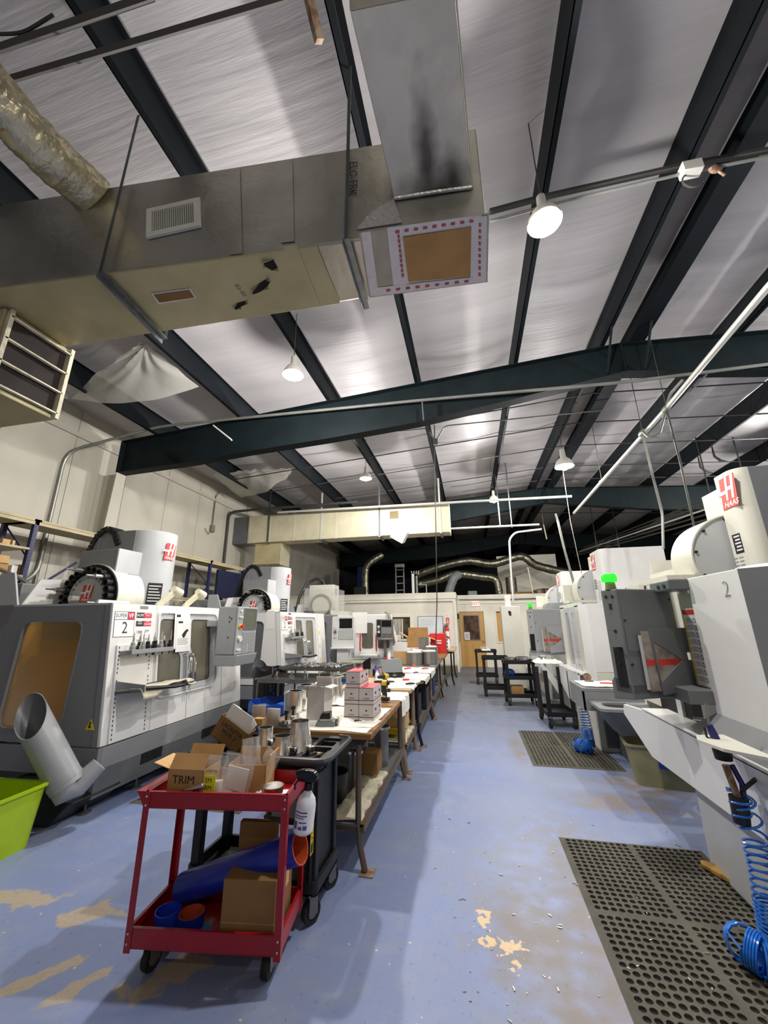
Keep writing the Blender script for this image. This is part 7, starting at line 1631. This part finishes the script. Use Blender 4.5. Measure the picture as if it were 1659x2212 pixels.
bx = [(0, 1190, 24, 1166, 'cardboard_light', 'pale wooden box on the second shelf of the near rack'), (24, 1184, 34, 1168, 'pale_wood', 'narrow pale block right of the wooden box on the near rack'), (-10, 1216, 22, 1201, 'cardboard_light', 'flat carton topmost on the third shelf pile'), (-10, 1232, 20, 1217, 'cardboard', 'brown carton below the flat one on the near rack'), (22, 1240, 40, 1222, 'paper', 'white box on the third shelf of the near rack'), (40, 1240, 58, 1221, 'cardboard', 'reddish brown box nearest the blue post on the near rack'), (0, 1303, 28, 1283, 'paper', 'white paper box with print on the fourth shelf'), (-10, 1372, 12, 1352, 'pale_wood', 'wooden tray with small parts on the lowest visible shelf')]
for u0, v0, u1, v1, m_, lab in bx:
    a = at(u0, v0, x=RX1-.05); b_ = at(u1, v1, x=RX1-.05); zb = min([z+.031 for z in (1.5, 1.93, 2.32, 2.72)]+[9], key=lambda z: abs(z-a.z)) if '217' not in str(v0) and v0 != 1216 else a.z
    solo('storage_box', MB().box(RX1-.35, RX1-.05, a.y, b_.y, zb, max(b_.z, zb+.08)), m_, lab, 'box', 'boxes on the near rack', bevel=.004)
solo('angle_brace', MB().tube([tuple(at(100, 1255, x=-6.3)), tuple(at(165, 1215, x=-6.3))], .018, 6), 'rack_blue', 'blue diagonal brace rod of the near rack seen above machine one', 'brace')
# cables behind machine one
for k in range(5):
    p = [at(30-4*k, 1370, x=-5.9), at(14-3*k, 1420, x=-5.6), at(2-5*k, 1500, x=-5.4), at(6-2*k, 1600, x=-5.4)]
    solo('cable', MB().tube([tuple(q_) for q_ in p], .014, 6), 'black_hose', ('first', 'second', 'third', 'fourth', 'fifth')[k]+' black cable from the right hanging behind the first machine', 'cable', 'black cables behind the first machine')
fh = [at(-5, 1228, x=-5.6), at(20, 1238, x=-5.5), at(45, 1250, x=-5.4), at(66, 1264, x=-5.3), at(74, 1290, x=-5.25)]
solo('flexible_conduit', MB().tube([tuple(p) for p in fh], .022, 8), 'pipe_grey', 'ribbed grey flexible conduit arching to the back of the first machine', 'conduit')
# ================================================================ pipes and conduits
def pipe(name, label, pts, r, m_, cat='pipe', group=None, bend=.12, n=8):
    P = [Vector(p) for p in pts]; out = [P[0]]
    for i in range(1, len(P)-1):
        a = P[i-1]-P[i]; b = P[i+1]-P[i]; q = min(bend, a.length*.4, b.length*.4); A = P[i]+a.normalized()*q; B = P[i]+b.normalized()*q
        out += [(A*(1-t)+P[i]*t)*(1-t)+(P[i]*(1-t)+B*t)*t for t in (0, .25, .5, .75, 1)]
    out.append(P[-1])
    return solo(name, MB().tube([tuple(p) for p in out], r, n), m_, label, cat, group)
CG = 'conduits fixed under the roof'
xw = XL+.05
a = at(110, 1180, x=xw); b = at(143, 975, x=xw); b.z = 4.72
pipe('conduit', 'grey conduit rising up the left wall and turning along the nearest rafter', [(xw, b.y, 2.3), (xw, b.y, 4.75), at(345, 921, y=5.86), at(905, 865, y=5.86), at(1345, 826, y=5.86), at(1700, 782, y=5.86)], .026, 'pipe_grey', group=CG, bend=.3)
pipe('conduit', 'conduit bend behind the near rack shelves', [(xw, b.y, 3.2), (xw, b.y, 2.45), (xw, b.y-.5, 2.2), (xw, 2.0, 2.2)], .035, 'pipe_grey', group=CG, bend=.3)
a = at(487, 1115, y=10.45)
pipe('conduit', 'dark conduit pair coming down the wall beside the far duct', [(XL+.06, 10.2, 2.8), (XL+.06, 10.2, 4.98), (-6.6, 10.3, 5.03), (-3.0, 10.35, 5.05)], .04, 'pipe_dark', group=CG, bend=.2)
pipe('conduit', 'white pipe running above the far duct across the shop', [at(600, 1107, y=10.35), at(720, 1100, y=10.35), at(1000, 1084, y=10.35), at(1235, 1072, y=10.35)], .035, 'pipe_white', group=CG)
pipe('conduit', 'thin white pipe below the far duct end ending near the lamp', [at(955, 1143, y=11.3), at(1165, 1133, y=11.3)], .03, 'pipe_white', group=CG)
pd = [at(1700, 575, z=4.75), at(1659, 620, z=4.75), at(1440, 882, z=4.68), at(1240, 1108, z=4.62)]
pipe('air_pipe', 'long pale air pipe running down the roof from the right edge towards the far machines', pd, .036, 'pipe_white', group=CG)
for k, (u, v) in enumerate(((1440, 882), (1388, 935), (1300, 1040))):
    q_ = at(u, v, z=4.68); solo('pipe_fitting', MB().cyl(q_+Vector((0, -.05, 0)), q_+Vector((0, .06, 0)), .05, n=12), 'pipe_grey', 'pipe fitting '+('nearest the rafter with a hose loop', 'where the cable drops to machine two', 'far one above the second rafter')[k]+' on the pale air pipe', 'pipe fitting', 'fittings on the air pipe')
    solo('hanger_rod', MB().tube([tuple(q_+Vector((0, 0, .04))), (q_.x, q_.y, zr(q_.x)+.43)], .006, 5), 'pipe_dark', ('near', 'middle', 'far')[k]+' thin rod holding up the pale air pipe', 'rod', 'rods holding the air pipe')
lp = [at(1475, 820, z=4.9), at(1448, 850, z=4.8), at(1436, 895, z=4.62), at(1425, 935, z=4.5), at(1402, 945, z=4.5), at(1388, 932, z=4.66)]
pipe('hose_loop', 'grey hose looping beside the pale air pipe under the ridge', lp, .02, 'pipe_grey', bend=.05)
pipe('drop_hose', 'grey hose dropping from the air pipe to the nearest right machine', [at(1388, 935, z=4.66), at(1408, 1020, y=6.6), at(1431, 1110, y=6.4), at(1433, 1185, y=6.4)], .02, 'pipe_grey', bend=.1)
pipe('drop_cable', 'dark cable dropping from the near fitting behind the right column', [at(1440, 885, z=4.66), at(1470, 1000, y=6.3), at(1500, 1140, y=6.3)], .014, 'pipe_dark')
# purlin rods and struts crossing the bays: thin dark lines
SG = 'thin dark bridging rods between the purlins'
k = 0
for y, x0, x1, lab in ((7.4, -.7, 10, 'nearest beyond the first rafter'), (8.6, -6, 10, 'second beyond the first rafter'), (9.8, -6, 10, 'third beyond the first rafter'), (11.2, -4, 11, 'fourth beyond the first rafter'), (12.3, 0, 11, 'just before the middle rafter'), (14.6, 1, 11, 'just beyond the middle rafter'), (16.3, 1, 11, 'above the office roof')):
    pts = [(x0, y, zr(x0)+.02)]+([(XRG, y+.0, zr(XRG)+.02)] if x0 < XRG < x1 else [])+[(x1, y, zr(x1)+.02)]
    solo('bridging_rod', MB().tube(pts, .014, 5), 'pipe_dark', 'thin dark rod under the roof, '+lab, 'rod', SG)
pipe('bridging_angle', 'grey angle bar crossing the top left corner of the roof', [at(-40, 118, z=5.35), at(330, -8, z=5.45)], .024, 'bar_dark', 'bar', 'angle bars at the top left', n=4)
pipe('bridging_angle', 'lower grey angle bar crossing behind the foil duct to the second purlin', [at(0, 178, z=5.35), at(620, -6, z=5.5)], .022, 'bar_dark', 'bar', 'angle bars at the top left', n=4)
pipe('cable', 'thin dark cable sagging in the top left corner', [at(-10, 74, z=5.4), at(50, 72, z=5.4), at(115, 32, z=5.45)], .01, 'pipe_dark', 'cable')
pipe('bridging_angle', 'dark strut running from the near duct end past the brightest lamp', [at(1058, 458, z=5.5), at(1180, 425, z=5.62), at(1480, 358, z=5.75), at(1700, 318, z=5.62)], .03, 'pipe_dark', 'bar', 'struts beside the brightest lamp', n=5)
pipe('conduit', 'thin conduit with a wire beside the dark strut', [at(1058, 478, z=5.45), at(1230, 432, z=5.5), at(1490, 372, z=5.6), at(1700, 330, z=5.5)], .014, 'pipe_grey', 'pipe', 'struts beside the brightest lamp')
q_ = at(1492, 367, z=5.58); jb = thing('junction_box', 'pale junction box under the narrow ridge purlin', 'junction box', tuple(q_)); obj('box_body', MB().box(-.08, .08, -.05, .05, -.05, .06), 'pipe_white', jb, bevel=.006); obj('cable_loop', MB().tube(arc((0, 0, -.12), .09, 60, 330, 14), .008, 5), 'pipe_dark', jb)
q_ = at(1545, 365, z=5.55); solo('cable_knot', MB().ball(q_, .045, 5, (1.3, .6, 1)).tube([tuple(q_+Vector((-.07, 0, .03))), tuple(q_), tuple(q_+Vector((.05, 0, -.1)))], .012, 5), 'rust', 'brown knotted cable bundle right of the junction box', 'cable')
q_ = at(680, 90, y=1.6); q2 = at(665, -20, y=1.2)
pipe('rusty_bracket', 'rusty bracket hanging at the top beside the third purlin', [tuple(at(690, 90, z=5.3)), tuple(at(668, 0, z=5.45)), tuple(at(664, -30, z=5.5))], .035, 'rust', 'bracket', n=4)
# hanging cords and drops over the machines
pipe('power_cord', 'long dark power cord hanging from the junction box over the table row', [at(938, 880, y=8.2), at(940, 1050, y=8.8), at(944, 1300, y=9.3), at(940, 1420, y=9.3)], .012, 'pipe_dark', 'cord')
q_ = at(941, 955, y=7.8); solo('outlet_box', MB().box(q_.x-.05, q_.x+.05, q_.y-.04, q_.y+.04, q_.z-.07, q_.z+.07), 'pipe_grey', 'grey outlet box hanging under the roof above the table row', 'junction box', bevel=.006)
pipe('conduit', 'thin conduit bending down into the hanging outlet box from the left', [at(700, 948, y=7.8), at(925, 925, y=7.8), at(938, 950, y=7.8)], .014, 'pipe_grey', group=CG, bend=.1)
pipe('conduit', 'thin conduit bending down into the hanging outlet box from the right', [at(1300, 886, y=7.8), at(960, 920, y=7.8), at(944, 950, y=7.8)], .014, 'pipe_grey', group=CG, bend=.1)
pipe('cord_drop', 'white cord drop bending down beside the far cabinet', [at(1170, 1143, y=12), at(1113, 1150, y=12), at(1100, 1165, y=12), at(1104, 1240, y=12), at(1109, 1303, y=12)], .03, 'pipe_white', 'pipe', bend=.35)
pipe('cord_drop', 'grey flexible drop leading to the second right machine drum', [at(1200, 1110, y=9.5), at(1205, 1125, y=9.5), at(1220, 1190, y=9), at(1240, 1262, y=8.6)], .026, 'pipe_grey', 'pipe')
pipe('cord_drop', 'thin wire hanging right of the grey flexible drop', [(at(1232, 1125, y=9.5).x, 9.5, zr(3)+.3), at(1232, 1125, y=9.5), at(1260, 1255, y=9)], .008, 'pipe_grey', 'cord')
for k, (u, v, w) in enumerate(((1081, 1110, 1140), (1106, 1075, 1140))):
    q_ = at(u, w, y=11.3); solo('hanger_strap', MB().box(-.015, .015, -.004, .004, 0, zr(q_.x)+.43-q_.z, Matrix.Translation(q_)), 'strap_steel', ('left', 'right')[k]+' flat strap hanging beside the small distant lamp', 'strap', 'straps near the distant lamp')
for k, (u0, v0, u1, v1, y) in enumerate(((462, 920, 500, 950, 5.2), (1527, 808, 1487, 850, 5.6), (912, 868, 915, 908, 5.75))):
    a, b = at(u0, v0, y=y), at(u1, v1, y=y); f = frame3(a, b-a, (0, -1, .2)); ln = (b-a).length
    t_ = thing('slotted_channel', ('pale slotted channel hanging left of the nearest rafter', 'slotted channel under the ridge beside the air pipe', 'slotted strap on the middle of the nearest rafter')[k], 'bracket', tuple(a))
    obj('channel', MB().box(0, ln, -.028, .028, -.01, .01, Matrix.Translation(-a) @ f), 'pipe_white' if k == 0 else 'galvanised', t_, smooth=0)
    for j in range(6): obj('slot', MB().box(ln*(j+.3)/6, ln*(j+.7)/6, -.01, .01, .0102, .0108, Matrix.Translation(-a) @ f), 'ink', t_, smooth=0)
# wall boxes and wiring
q_ = at(458, 1142, x=XL+.04); wbx = thing('wall_outlet', 'grey outlet box with short cable on the left wall near the far duct', 'outlet', tuple(q_)); obj('outlet_box', MB().box(-.03, .05, -.07, .07, -.1, .1), 'pipe_grey', wbx, bevel=.005); obj('outlet_conduit', MB().tube([(0, 0, .1), (0, .0, .95), (.05, .1, 1.15), (.3, .5, 1.2)], .015, 6), 'pipe_grey', wbx); obj('outlet_cable', MB().tube([(0, -.05, -.1), (.02, -.15, -.2), (.0, -.3, -.05)], .01, 5), 'pipe_grey', wbx)
# loose plastic sheets hanging from the insulation
def sheet(label, pts, seed, nu=34, nv=26, depth=.18):
    A, B, C_, D = [Vector(p) for p in pts]; mb = MB()
    def fn(u, v):
        p = (A*(1-u)+B*u)*(1-v)+(D*(1-u)+C_*u)*v
        p.z -= depth*math.sin(PI*u)*(v**1.5)+.035*noise.noise(Vector((u*3+seed, v*1.2, 1)))+.05*noise.noise(Vector(((u-.5)/(.25+v)*4+seed, v, 5)))
        p.y += .06*noise.noise(Vector(((u-.5)/(.3+v)*6, v*2+seed, 2)))
        return tuple(p)
    o = obj('plastic_sheet', mb.grid(fn, nu, nv), 'plastic_sheet', smooth=60); base(o); return tag(o, label, 'plastic sheet', 'torn vapour barrier sheets')
sheet('large torn plastic sheet sagging between two purlins above the first machine', [at(300, 742, z=5.6), at(330, 750, z=5.6), at(430, 835, z=5.42), at(150, 858, z=5.35)], 1, depth=.2)
sheet('thin continuation of the torn sheet reaching to the supply box', [at(150, 850, z=5.42), at(148, 862, z=5.38), at(60, 830, z=5.4), at(75, 780, z=5.5)], 3, 16, 10, depth=.05)
sheet('smaller torn plastic sheet beyond the nearest rafter', [at(455, 1022, z=5.5), at(640, 1010, z=5.55), at(615, 1035, z=5.45), at(520, 1075, z=5.3)], 5, depth=.12)
# ================================================================ office front: board, extinguisher, signs
a = at(904, 1332, y=YO); b = at(958, 1371, y=YO)
wb_ = thing('whiteboard', 'whiteboard with faint writing on the office wall', 'whiteboard', ((a.x+b.x)/2, YO-.03, b.z)); w2_, h2 = (b.x-a.x)/2, a.z-b.z
obj('board_face', MB().box(-w2_, w2_, 0, .02, 0, h2), 'whiteboard', wb_, smooth=0)
obj('board_frame', plate([(-w2_-.02, -.02), (w2_+.02, -.02), (w2_+.02, h2+.02), (-w2_-.02, h2+.02)], [[(-w2_, 0), (w2_, 0), (w2_, h2), (-w2_, h2)]], .03, XZ(.0)), 'aluminium', wb_, smooth=0, bevel=.003)
obj('pen_tray', MB().box(-w2_, w2_, -.06, -.01, -.02, -.005), 'aluminium', wb_, smooth=0); obj('faint_writing', lines(7, -w2_*.85, w2_*.5, h2*.45, h2*.9, .006, XZ(-.0005)), 'grey_ink', wb_, smooth=0)
obj('sticky_note', MB().box(w2_-.12, w2_-.06, -.002, 0, .04, .09), 'yellow_warn', wb_, smooth=0)
q_ = at(967, 1383, y=YO-.1); ex = thing('fire_extinguisher', 'red fire extinguisher hanging at the office wall corner', 'fire extinguisher', (q_.x, YO-.1, q_.z))
obj('cylinder', MB().lathe([(.001, 0), (.06, .0), (.07, .02), (.07, .38), (.05, .44), (.022, .46), (.001, .46)], 20), 'bright_red', ex); obj('valve_handle', MB().box(-.09, .06, -.015, .015, .47, .5).box(-.1, .03, -.012, .012, .52, .54), 'black_plastic', ex, bevel=.003)
obj('discharge_hose', MB().tube([(-.03, 0, .48), (-.11, 0, .44), (-.13, 0, .25), (-.1, 0, .1)], .012, 6), 'black_hose', ex); obj('bottle_label', MB().lathe([(.0706, .12), (.0706, .3)], 20), 'white_sticker', ex); obj('wall_hook', MB().box(-.02, .02, .05, .1, .4, .5), 'steel', ex, smooth=0)
q_ = at(967, 1338, y=YO); sg = thing('arrow_sign', 'narrow red and white down-arrow extinguisher sign above it', 'sign', (q_.x, YO-.012, q_.z-.18))
obj('sign_plate', MB().box(-.06, .06, 0, .01, 0, .38), 'white_sticker', sg, smooth=0); obj('sign_field', MB().box(-.05, .05, -.002, 0, .01, .24), 'bright_red', sg, smooth=0)
obj('arrow', MB().prism([(-.012, .2), (-.012, .09), (-.035, .09), (0, .03), (.035, .09), (.012, .09), (.012, .2)], 0, .002, XZ(-.002)), 'white_sticker', sg, smooth=0)
for k, t_ in enumerate(('FIRE', 'EXTINGUISHER')): text('sign_text', t_, .04 if k == 0 else .016, 'bright_red', sg, Matrix.Translation((0, -.001, .33-.05*k)) @ XZ(0))
q_ = at(1027, 1304, y=YD-.1); es = thing('exit_sign', 'lit red EXIT sign above the wooden door', 'sign', (q_.x, YD-.1, q_.z-.1))
obj('sign_box', MB().box(-.16, .16, 0, .04, 0, .2), 'machine_white', es, bevel=.004); obj('sign_face', MB().box(-.15, .15, -.003, 0, .01, .19), 'exit_face', es, smooth=0); text('sign_text', 'EXIT', .15, 'exit_red', es, Matrix.Translation((0, -.004, .1)) @ XZ(0), bold=.003)
q_ = at(1002, 1345, y=YD-.2); solo('wall_phone', MB().box(XO+.0, XO+.06, 15.2, 15.35, 1.75, 1.95).tube([(XO+.03, 15.28, 1.75), (XO+.05, 15.28, 1.2), (XO+.03, 15.3, .9)], .012, 5), 'black_plastic', 'black wall telephone with cord on the side of the office corner', 'telephone', bevel=.01)
pipe('conduit', 'thin surface conduit along the top of the office wall', [(-4.6, YO-.03, 2.36), (-.6, YO-.03, 2.36)], .012, 'pipe_grey', group=CG)
pipe('conduit', 'dark cable running along the door wall top', [(-.4, YD-.12, 2.5), (1.5, YD-.12, 2.46), (4, YD-.12, 2.5)], .012, 'pipe_dark', group=CG)
solo('white_basket', MB().prism(rrect(-.3, .3, -.2, .2, .03), 0, .25, T(-.85, 14.0, 0)), 'olive_bin', 'grey tub on the floor at the office corner under the farthest table', 'tub', bevel=.01)
# ---- stands before the office: metal table, pendants on posts
dk = work_table('dark steel bench with parts in front of the office window', -3.3, -1.9, 11.5, 12.3, 1.0, top='dull_steel', leg='black_metal', shelf=True, shm='machine_dark_grey')
dk['group'] = 'dark benches'
solo('bench_machine', MB().box(-.35, .4, -.3, .3, 0, .28, T(-2.55, 12.0, 1.0)), 'machine_offwhite', 'cream instrument on the dark steel bench below the office window', 'instrument', bevel=.02)
for k in range(4): solo('round_part', MB().lathe([(.05, 0), (.09, 0), (.09, .12), (.05, .14), (.05, 0)], 14, T(-3.05+.3*k, 11.65, 1.0)), 'dull_steel', ('first', 'second', 'third', 'fourth')[k]+' round dull part from the left on the dark steel bench', 'machined part', 'round parts on the dark bench')
def front_pendant(label, u0, v0, u1, v1, y, post=True, m_='machine_white', dark=False):
    a = at(u0, v1, y=y); b = at(u1, v0, y=y); w, h = b.x-a.x, b.z-a.z
    p = thing('control_pendant', label, 'control panel', (a.x, y, a.z), 4, 'control pendants facing the viewer')
    obj('shell', MB().prism(rrect(0, w, 0, h, .03), -.14, .0, XZ(.0)), m_, p, bevel=.006); f = XZ(-.002)
    obj('screen_glass', MB().box(w*.32, w*.9, h*.62, h*.93, 0, .004, f), 'screen', p, smooth=0)
    kb = obj('keypad', MB().box(w*.3, w*.93, h*.26, h*.58, 0, .003, f), 'keys' if not dark else 'machine_dark_grey', p, smooth=0)
    for r_ in range(7):
        for c_ in range(8): obj('key', MB().box(w*(.32+.075*c_), w*(.32+.075*c_+.06), h*(.28+.042*r_), h*(.28+.042*r_+.03), .003, .007, f), 'machine_white' if not dark else 'keys', kb, smooth=0)
    if dark: obj('switch_strip', MB().box(w*.04, w*.27, h*.12, h*.95, 0, .004, f), 'black_metal', p, smooth=0)
    for z in (.36, .5, .62): obj('knob', MB().cyl(tuple(f @ Vector((w*.15, h*z, 0))), tuple(f @ Vector((w*.15, h*z, .03))), .03, n=12), 'knob_white' if z != .5 else 'dull_steel', p)
    obj('lower_lip', MB().box(w*.0, w*1.0, -.02, .02, 0, .08, f), m_, p, bevel=.01)
    if not dark:
        obj('paper_note', MB().box(w*.12, w*.33, h*.55, h*.83, .004, .006, f), 'paper', p, smooth=0)
    if post:
        obj('post', MB().cyl((w*.5, .06, -a.z), (w*.5, .06, 0), .035, n=12), 'dull_steel' if dark else 'machine_offwhite', p); obj('post_base', MB().cyl((w*.5, .06, -a.z), (w*.5, .06, -a.z+.02), .2, n=16), 'dull_steel', p)
    return p
fp1 = front_pendant('white control pendant facing the viewer in front of the third left machine', 716, 1331, 765, 1400, 8.3)
obj('apron', MB().box(.12, .36, .01, .06, -.8, 0), 'machine_white', fp1, smooth=0); obj('yellow_label', MB().box(.2, .32, .0, .009, -.55, -.42), 'yellow_sticker', fp1, smooth=0)
fp2 = front_pendant('darker control pendant on a pole in front of the office window', 813, 1337, 848, 1381, 9.35, m_='dull_steel', dark=True)
solo('paper_sheet', MB().box(-.19, .19, -.003, 0, 0, .5, Matrix.Translation(at(777, 1368, y=9.59))), 'paper', 'white job sheet hung right of the white front pendant', 'paper', smooth=0, group=None)
# fourth machine front with red handled doors
m4 = thing('milling_machine', 'fourth left machine with red door handles below the hanging job sheet', 'machine', (-3.2, 9.6, 0), 0)
obj('front_skirt', MB().prism([(0, .35), (1.55, .35), (1.62, .85), (0, .75)], -.9, 0, XZ(0)), 'machine_light_grey', m4, bevel=.01, smooth=0)
obj('door_panel', MB().prism([(.35, .85), (1.45, .85), (1.25, 1.85), (.35, 1.85)], -.3, -.02, XZ(0)), 'machine_white', m4, bevel=.02, smooth=0)
for x in (.55, .95):
    obj('door_window', MB().prism(rrect(x, x+.28, 1.05, 1.65, .05), .0, .012, XZ(.022)), 'window_grey', m4, smooth=0); obj('red_handle', MB().tube([(x-.03, 0, 1.0), (x-.03, -.05, 1.05), (x-.03, -.05, 1.35), (x-.03, 0, 1.4)], .016, 6), 'bright_red', m4)
obj('tool_shelf', MB().box(.55, 1.0, -.25, 0, .88, .93), 'machine_white', m4, bevel=.01); obj('corner_hose', MB().tube([(1.15, -.03, 1.9), (1.25, -.05, 1.85), (1.35, -.06, 1.3), (1.42, -.06, .95)], .03, 8), 'dull_steel', m4)
# ================================================================ mezzanine clutter above the office
ZM = ZO+.06
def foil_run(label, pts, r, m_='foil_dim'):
    P = [Vector((p[0], p[1], max(p[2], ZM+.02))) for p in pts]; out = []
    for i in range(len(P)-1):
        for k in range(10):
            t = k/10; a, b, c, d = P[max(i-1, 0)], P[i], P[i+1], P[min(i+2, len(P)-1)]
            out.append(.5*((2*b)+(c-a)*t+(2*a-5*b+4*c-d)*t*t+(3*b-3*c+d-a)*t**3))
    out.append(P[-1]); rr = [r*(1+.05*math.sin(i*1.9)) for i in range(len(out))]
    return solo('foil_duct', MB().tube([tuple(p) for p in out], rr, 12), m_, label, 'duct', 'foil ducts over the office roof')
foil_run('foil duct rising bent like an elbow at the left of the office roof', [at(790, 1285, y=15.3), at(790, 1235, y=15.3), at(798, 1216, y=15.3), at(826, 1198, y=15.5)], .14)
foil_run('upper long foil duct sagging across the dark space to the right', [at(900, 1242, y=17), at(945, 1226, y=17), at(1010, 1212, y=17), at(1065, 1218, y=17), at(1125, 1202, y=17), at(1160, 1222, y=17), at(1235, 1240, y=17)], .17)
foil_run('lower long foil duct above the wooden door', [at(905, 1262, y=16.3), at(950, 1252, y=16.3), at(985, 1240, y=16.3), at(1040, 1246, y=16.3), at(1070, 1252, y=16.3), at(1079, 1284, y=16.3)], .15)
foil_run('thick foil duct standing on the office roof right of the ladder', [at(968, 1284, y=15.6), at(980, 1250, y=15.6), at(990, 1242, y=15.8)], .17, 'sheath_grey')
a = at(856, 1281, y=14.9); b = at(872, 1225, y=14.9); ld_ = thing('step_ladder', 'aluminium step ladder standing on the office roof', 'ladder', (a.x, 14.9, ZM)); hh = b.z-ZM; ww = b.x-a.x
for x in (0, ww): obj('rail', MB().box(x-.02, x+.02, -.03, .03, 0, hh), 'dull_steel', ld_, smooth=0)
for k in range(4): obj('rung', MB().box(0, ww, -.03, .03, .15+.26*k, .18+.26*k), 'dull_steel', ld_, smooth=0)
obj('top_cap', MB().box(-.03, ww+.03, -.06, .06, hh, hh+.12), 'aluminium', ld_, bevel=.005)
q_ = at(893, 1280, y=14.9); pj = thing('pallet_jack', 'pale post with forked top standing beside the ladder on the office roof', 'post', (q_.x, 14.9, ZM)); hh = at(893, 1240, y=14.9).z-ZM
obj('post', MB().box(-.05, .05, -.04, .04, 0, hh), 'machine_white', pj, bevel=.01); obj('cylinder', MB().cyl((.13, .05, 0), (.13, .05, hh*.9), .05, n=12), 'dull_steel', pj)
for k in range(4): obj('prong', MB().tube([(-.02+.07*k, 0, hh), (-.06+.1*k, 0, hh+.12)], .014, 6), 'machine_white', pj)
obj('side_frame', MB().tube([(.2, 0, .35), (.5, 0, .35), (.5, 0, 0)], .02, 6), 'pipe_white', pj)
for i, (u, v, w, h, m_, lab) in enumerate(((780, 1283, .5, .35, 'black_plastic', 'dark clutter heap under the elbow duct on the office roof'), (1020, 1285, .35, .18, 'sheath_grey', 'small grey box on the roof above the exit sign'), (1175, 1283, .7, .16, 'rust', 'long reddish brown box lying on the roof over the door wall'), (1125, 1284, .9, .1, 'cardboard_dark', 'flat cartons spread on the roof left of the reddish box'), (1172, 1270, .25, .2, 'black_plastic', 'dark machine part standing on the roof behind the reddish box'))):
    q_ = at(u, v, y=16.6 if i else 15.3); solo('roof_clutter', MB().box(-w/2, w/2, -.2, .2, 0, h, Matrix.Translation((q_.x, q_.y, ZM if i != 4 else ZM)) @ RZ(7*i)), m_, lab, 'box', bevel=.01)
pw = solo('partition', MB().box(1.4, 4.1, 19.4, 19.5, ZM-.02, 4.7), 'wall_far', 'pale board wall standing in the dark behind the roof clutter', 'partition', bevel=.01)
for k, (u, v, h) in enumerate(((1150, 1270, .5), (1181, 1165, .4))):
    q_ = at(u, v, y=16); q_.z = ZM if k == 0 else q_.z; mb = MB().box(-.02, .02, -.02, .02, 0, 1.0 if k == 0 else .6, Matrix.Translation(q_) @ RY(-5))
    solo('tube_light', mb if k == 0 else mb.cyl((q_.x-.05, q_.y, q_.z+.58), (q_.x-.05, q_.y, zr(q_.x)+.43), .006, n=6), 'lamp_cream', ('yellowish stick leaning in the clutter over the door wall', 'yellowish stick hanging under the roof right of the cord drop')[k], 'stick')
struct('trim_9', MB().box(-5.5, -5.2, 19, 19.1, ZM, 4.4), 'shop_blue')
solo('roof_tank', MB().cyl((1.75, 17.2, ZM), (1.75, 17.2, ZM+.75), .22, n=18), 'dull_steel', 'dull steel tank standing on the roof right of the lower foil duct', 'tank', bevel=.01)
# stored pipes racked under the right roof slope
for k in range(5):
    solo('stored_tube', MB().tube([(6.2+.1*k, 9.5, 4.0+.17*k), (4.6+.1*k, 18, 4.35+.09*k)], .022, 6), 'pipe_dark' if k != 2 else 'pipe_white', ('lowest', 'second', 'middle', 'fourth', 'topmost')[k]+' long tube stored under the right roof slope behind the machines', 'tube', 'long tubes under the right roof slope')
for y in (10.5, 16.5):
    t_ = thing('tube_hanger', ('near' if y < 12 else 'far')+' steel hanger carrying the long tubes under the right roof slope', 'hanger', (6.2 if y < 12 else 5.3, y, 4.0)); x_ = t_.location.x
    for dx in (-.25, .55): obj('drop_rod', MB().box(dx-.012, dx+.012, -.012, .012, -.05, zr(x_+dx)+.43-4.0), 'pipe_dark', t_, smooth=0)
    for j in range(5): zz = (4.0+.17*j)+(y-9.5)/8.5*(.35-.08*j)-4.0-.035; obj('cross_arm', MB().box(-.25, .55, -.015, .015, zz, zz+.012), 'pipe_dark', t_, smooth=0)
for k, (u, v) in enumerate(((1515, 1015), (1545, 992))):
    a = at(u, v, z=5.6); a.z = zr(a.x)+.4; solo('insulation_flap', MB().tube([tuple(a), tuple(a+Vector((0, 0, -.4))), tuple(a+Vector((.1, .0, -.52))), tuple(a+Vector((.28, 0, -.58)))], [.01, .03, .035, .008], 5), 'pipe_dark', ('left', 'right')[k]+' curled dark strap hanging from the third right purlin', 'strap', 'curled straps on the right roof')
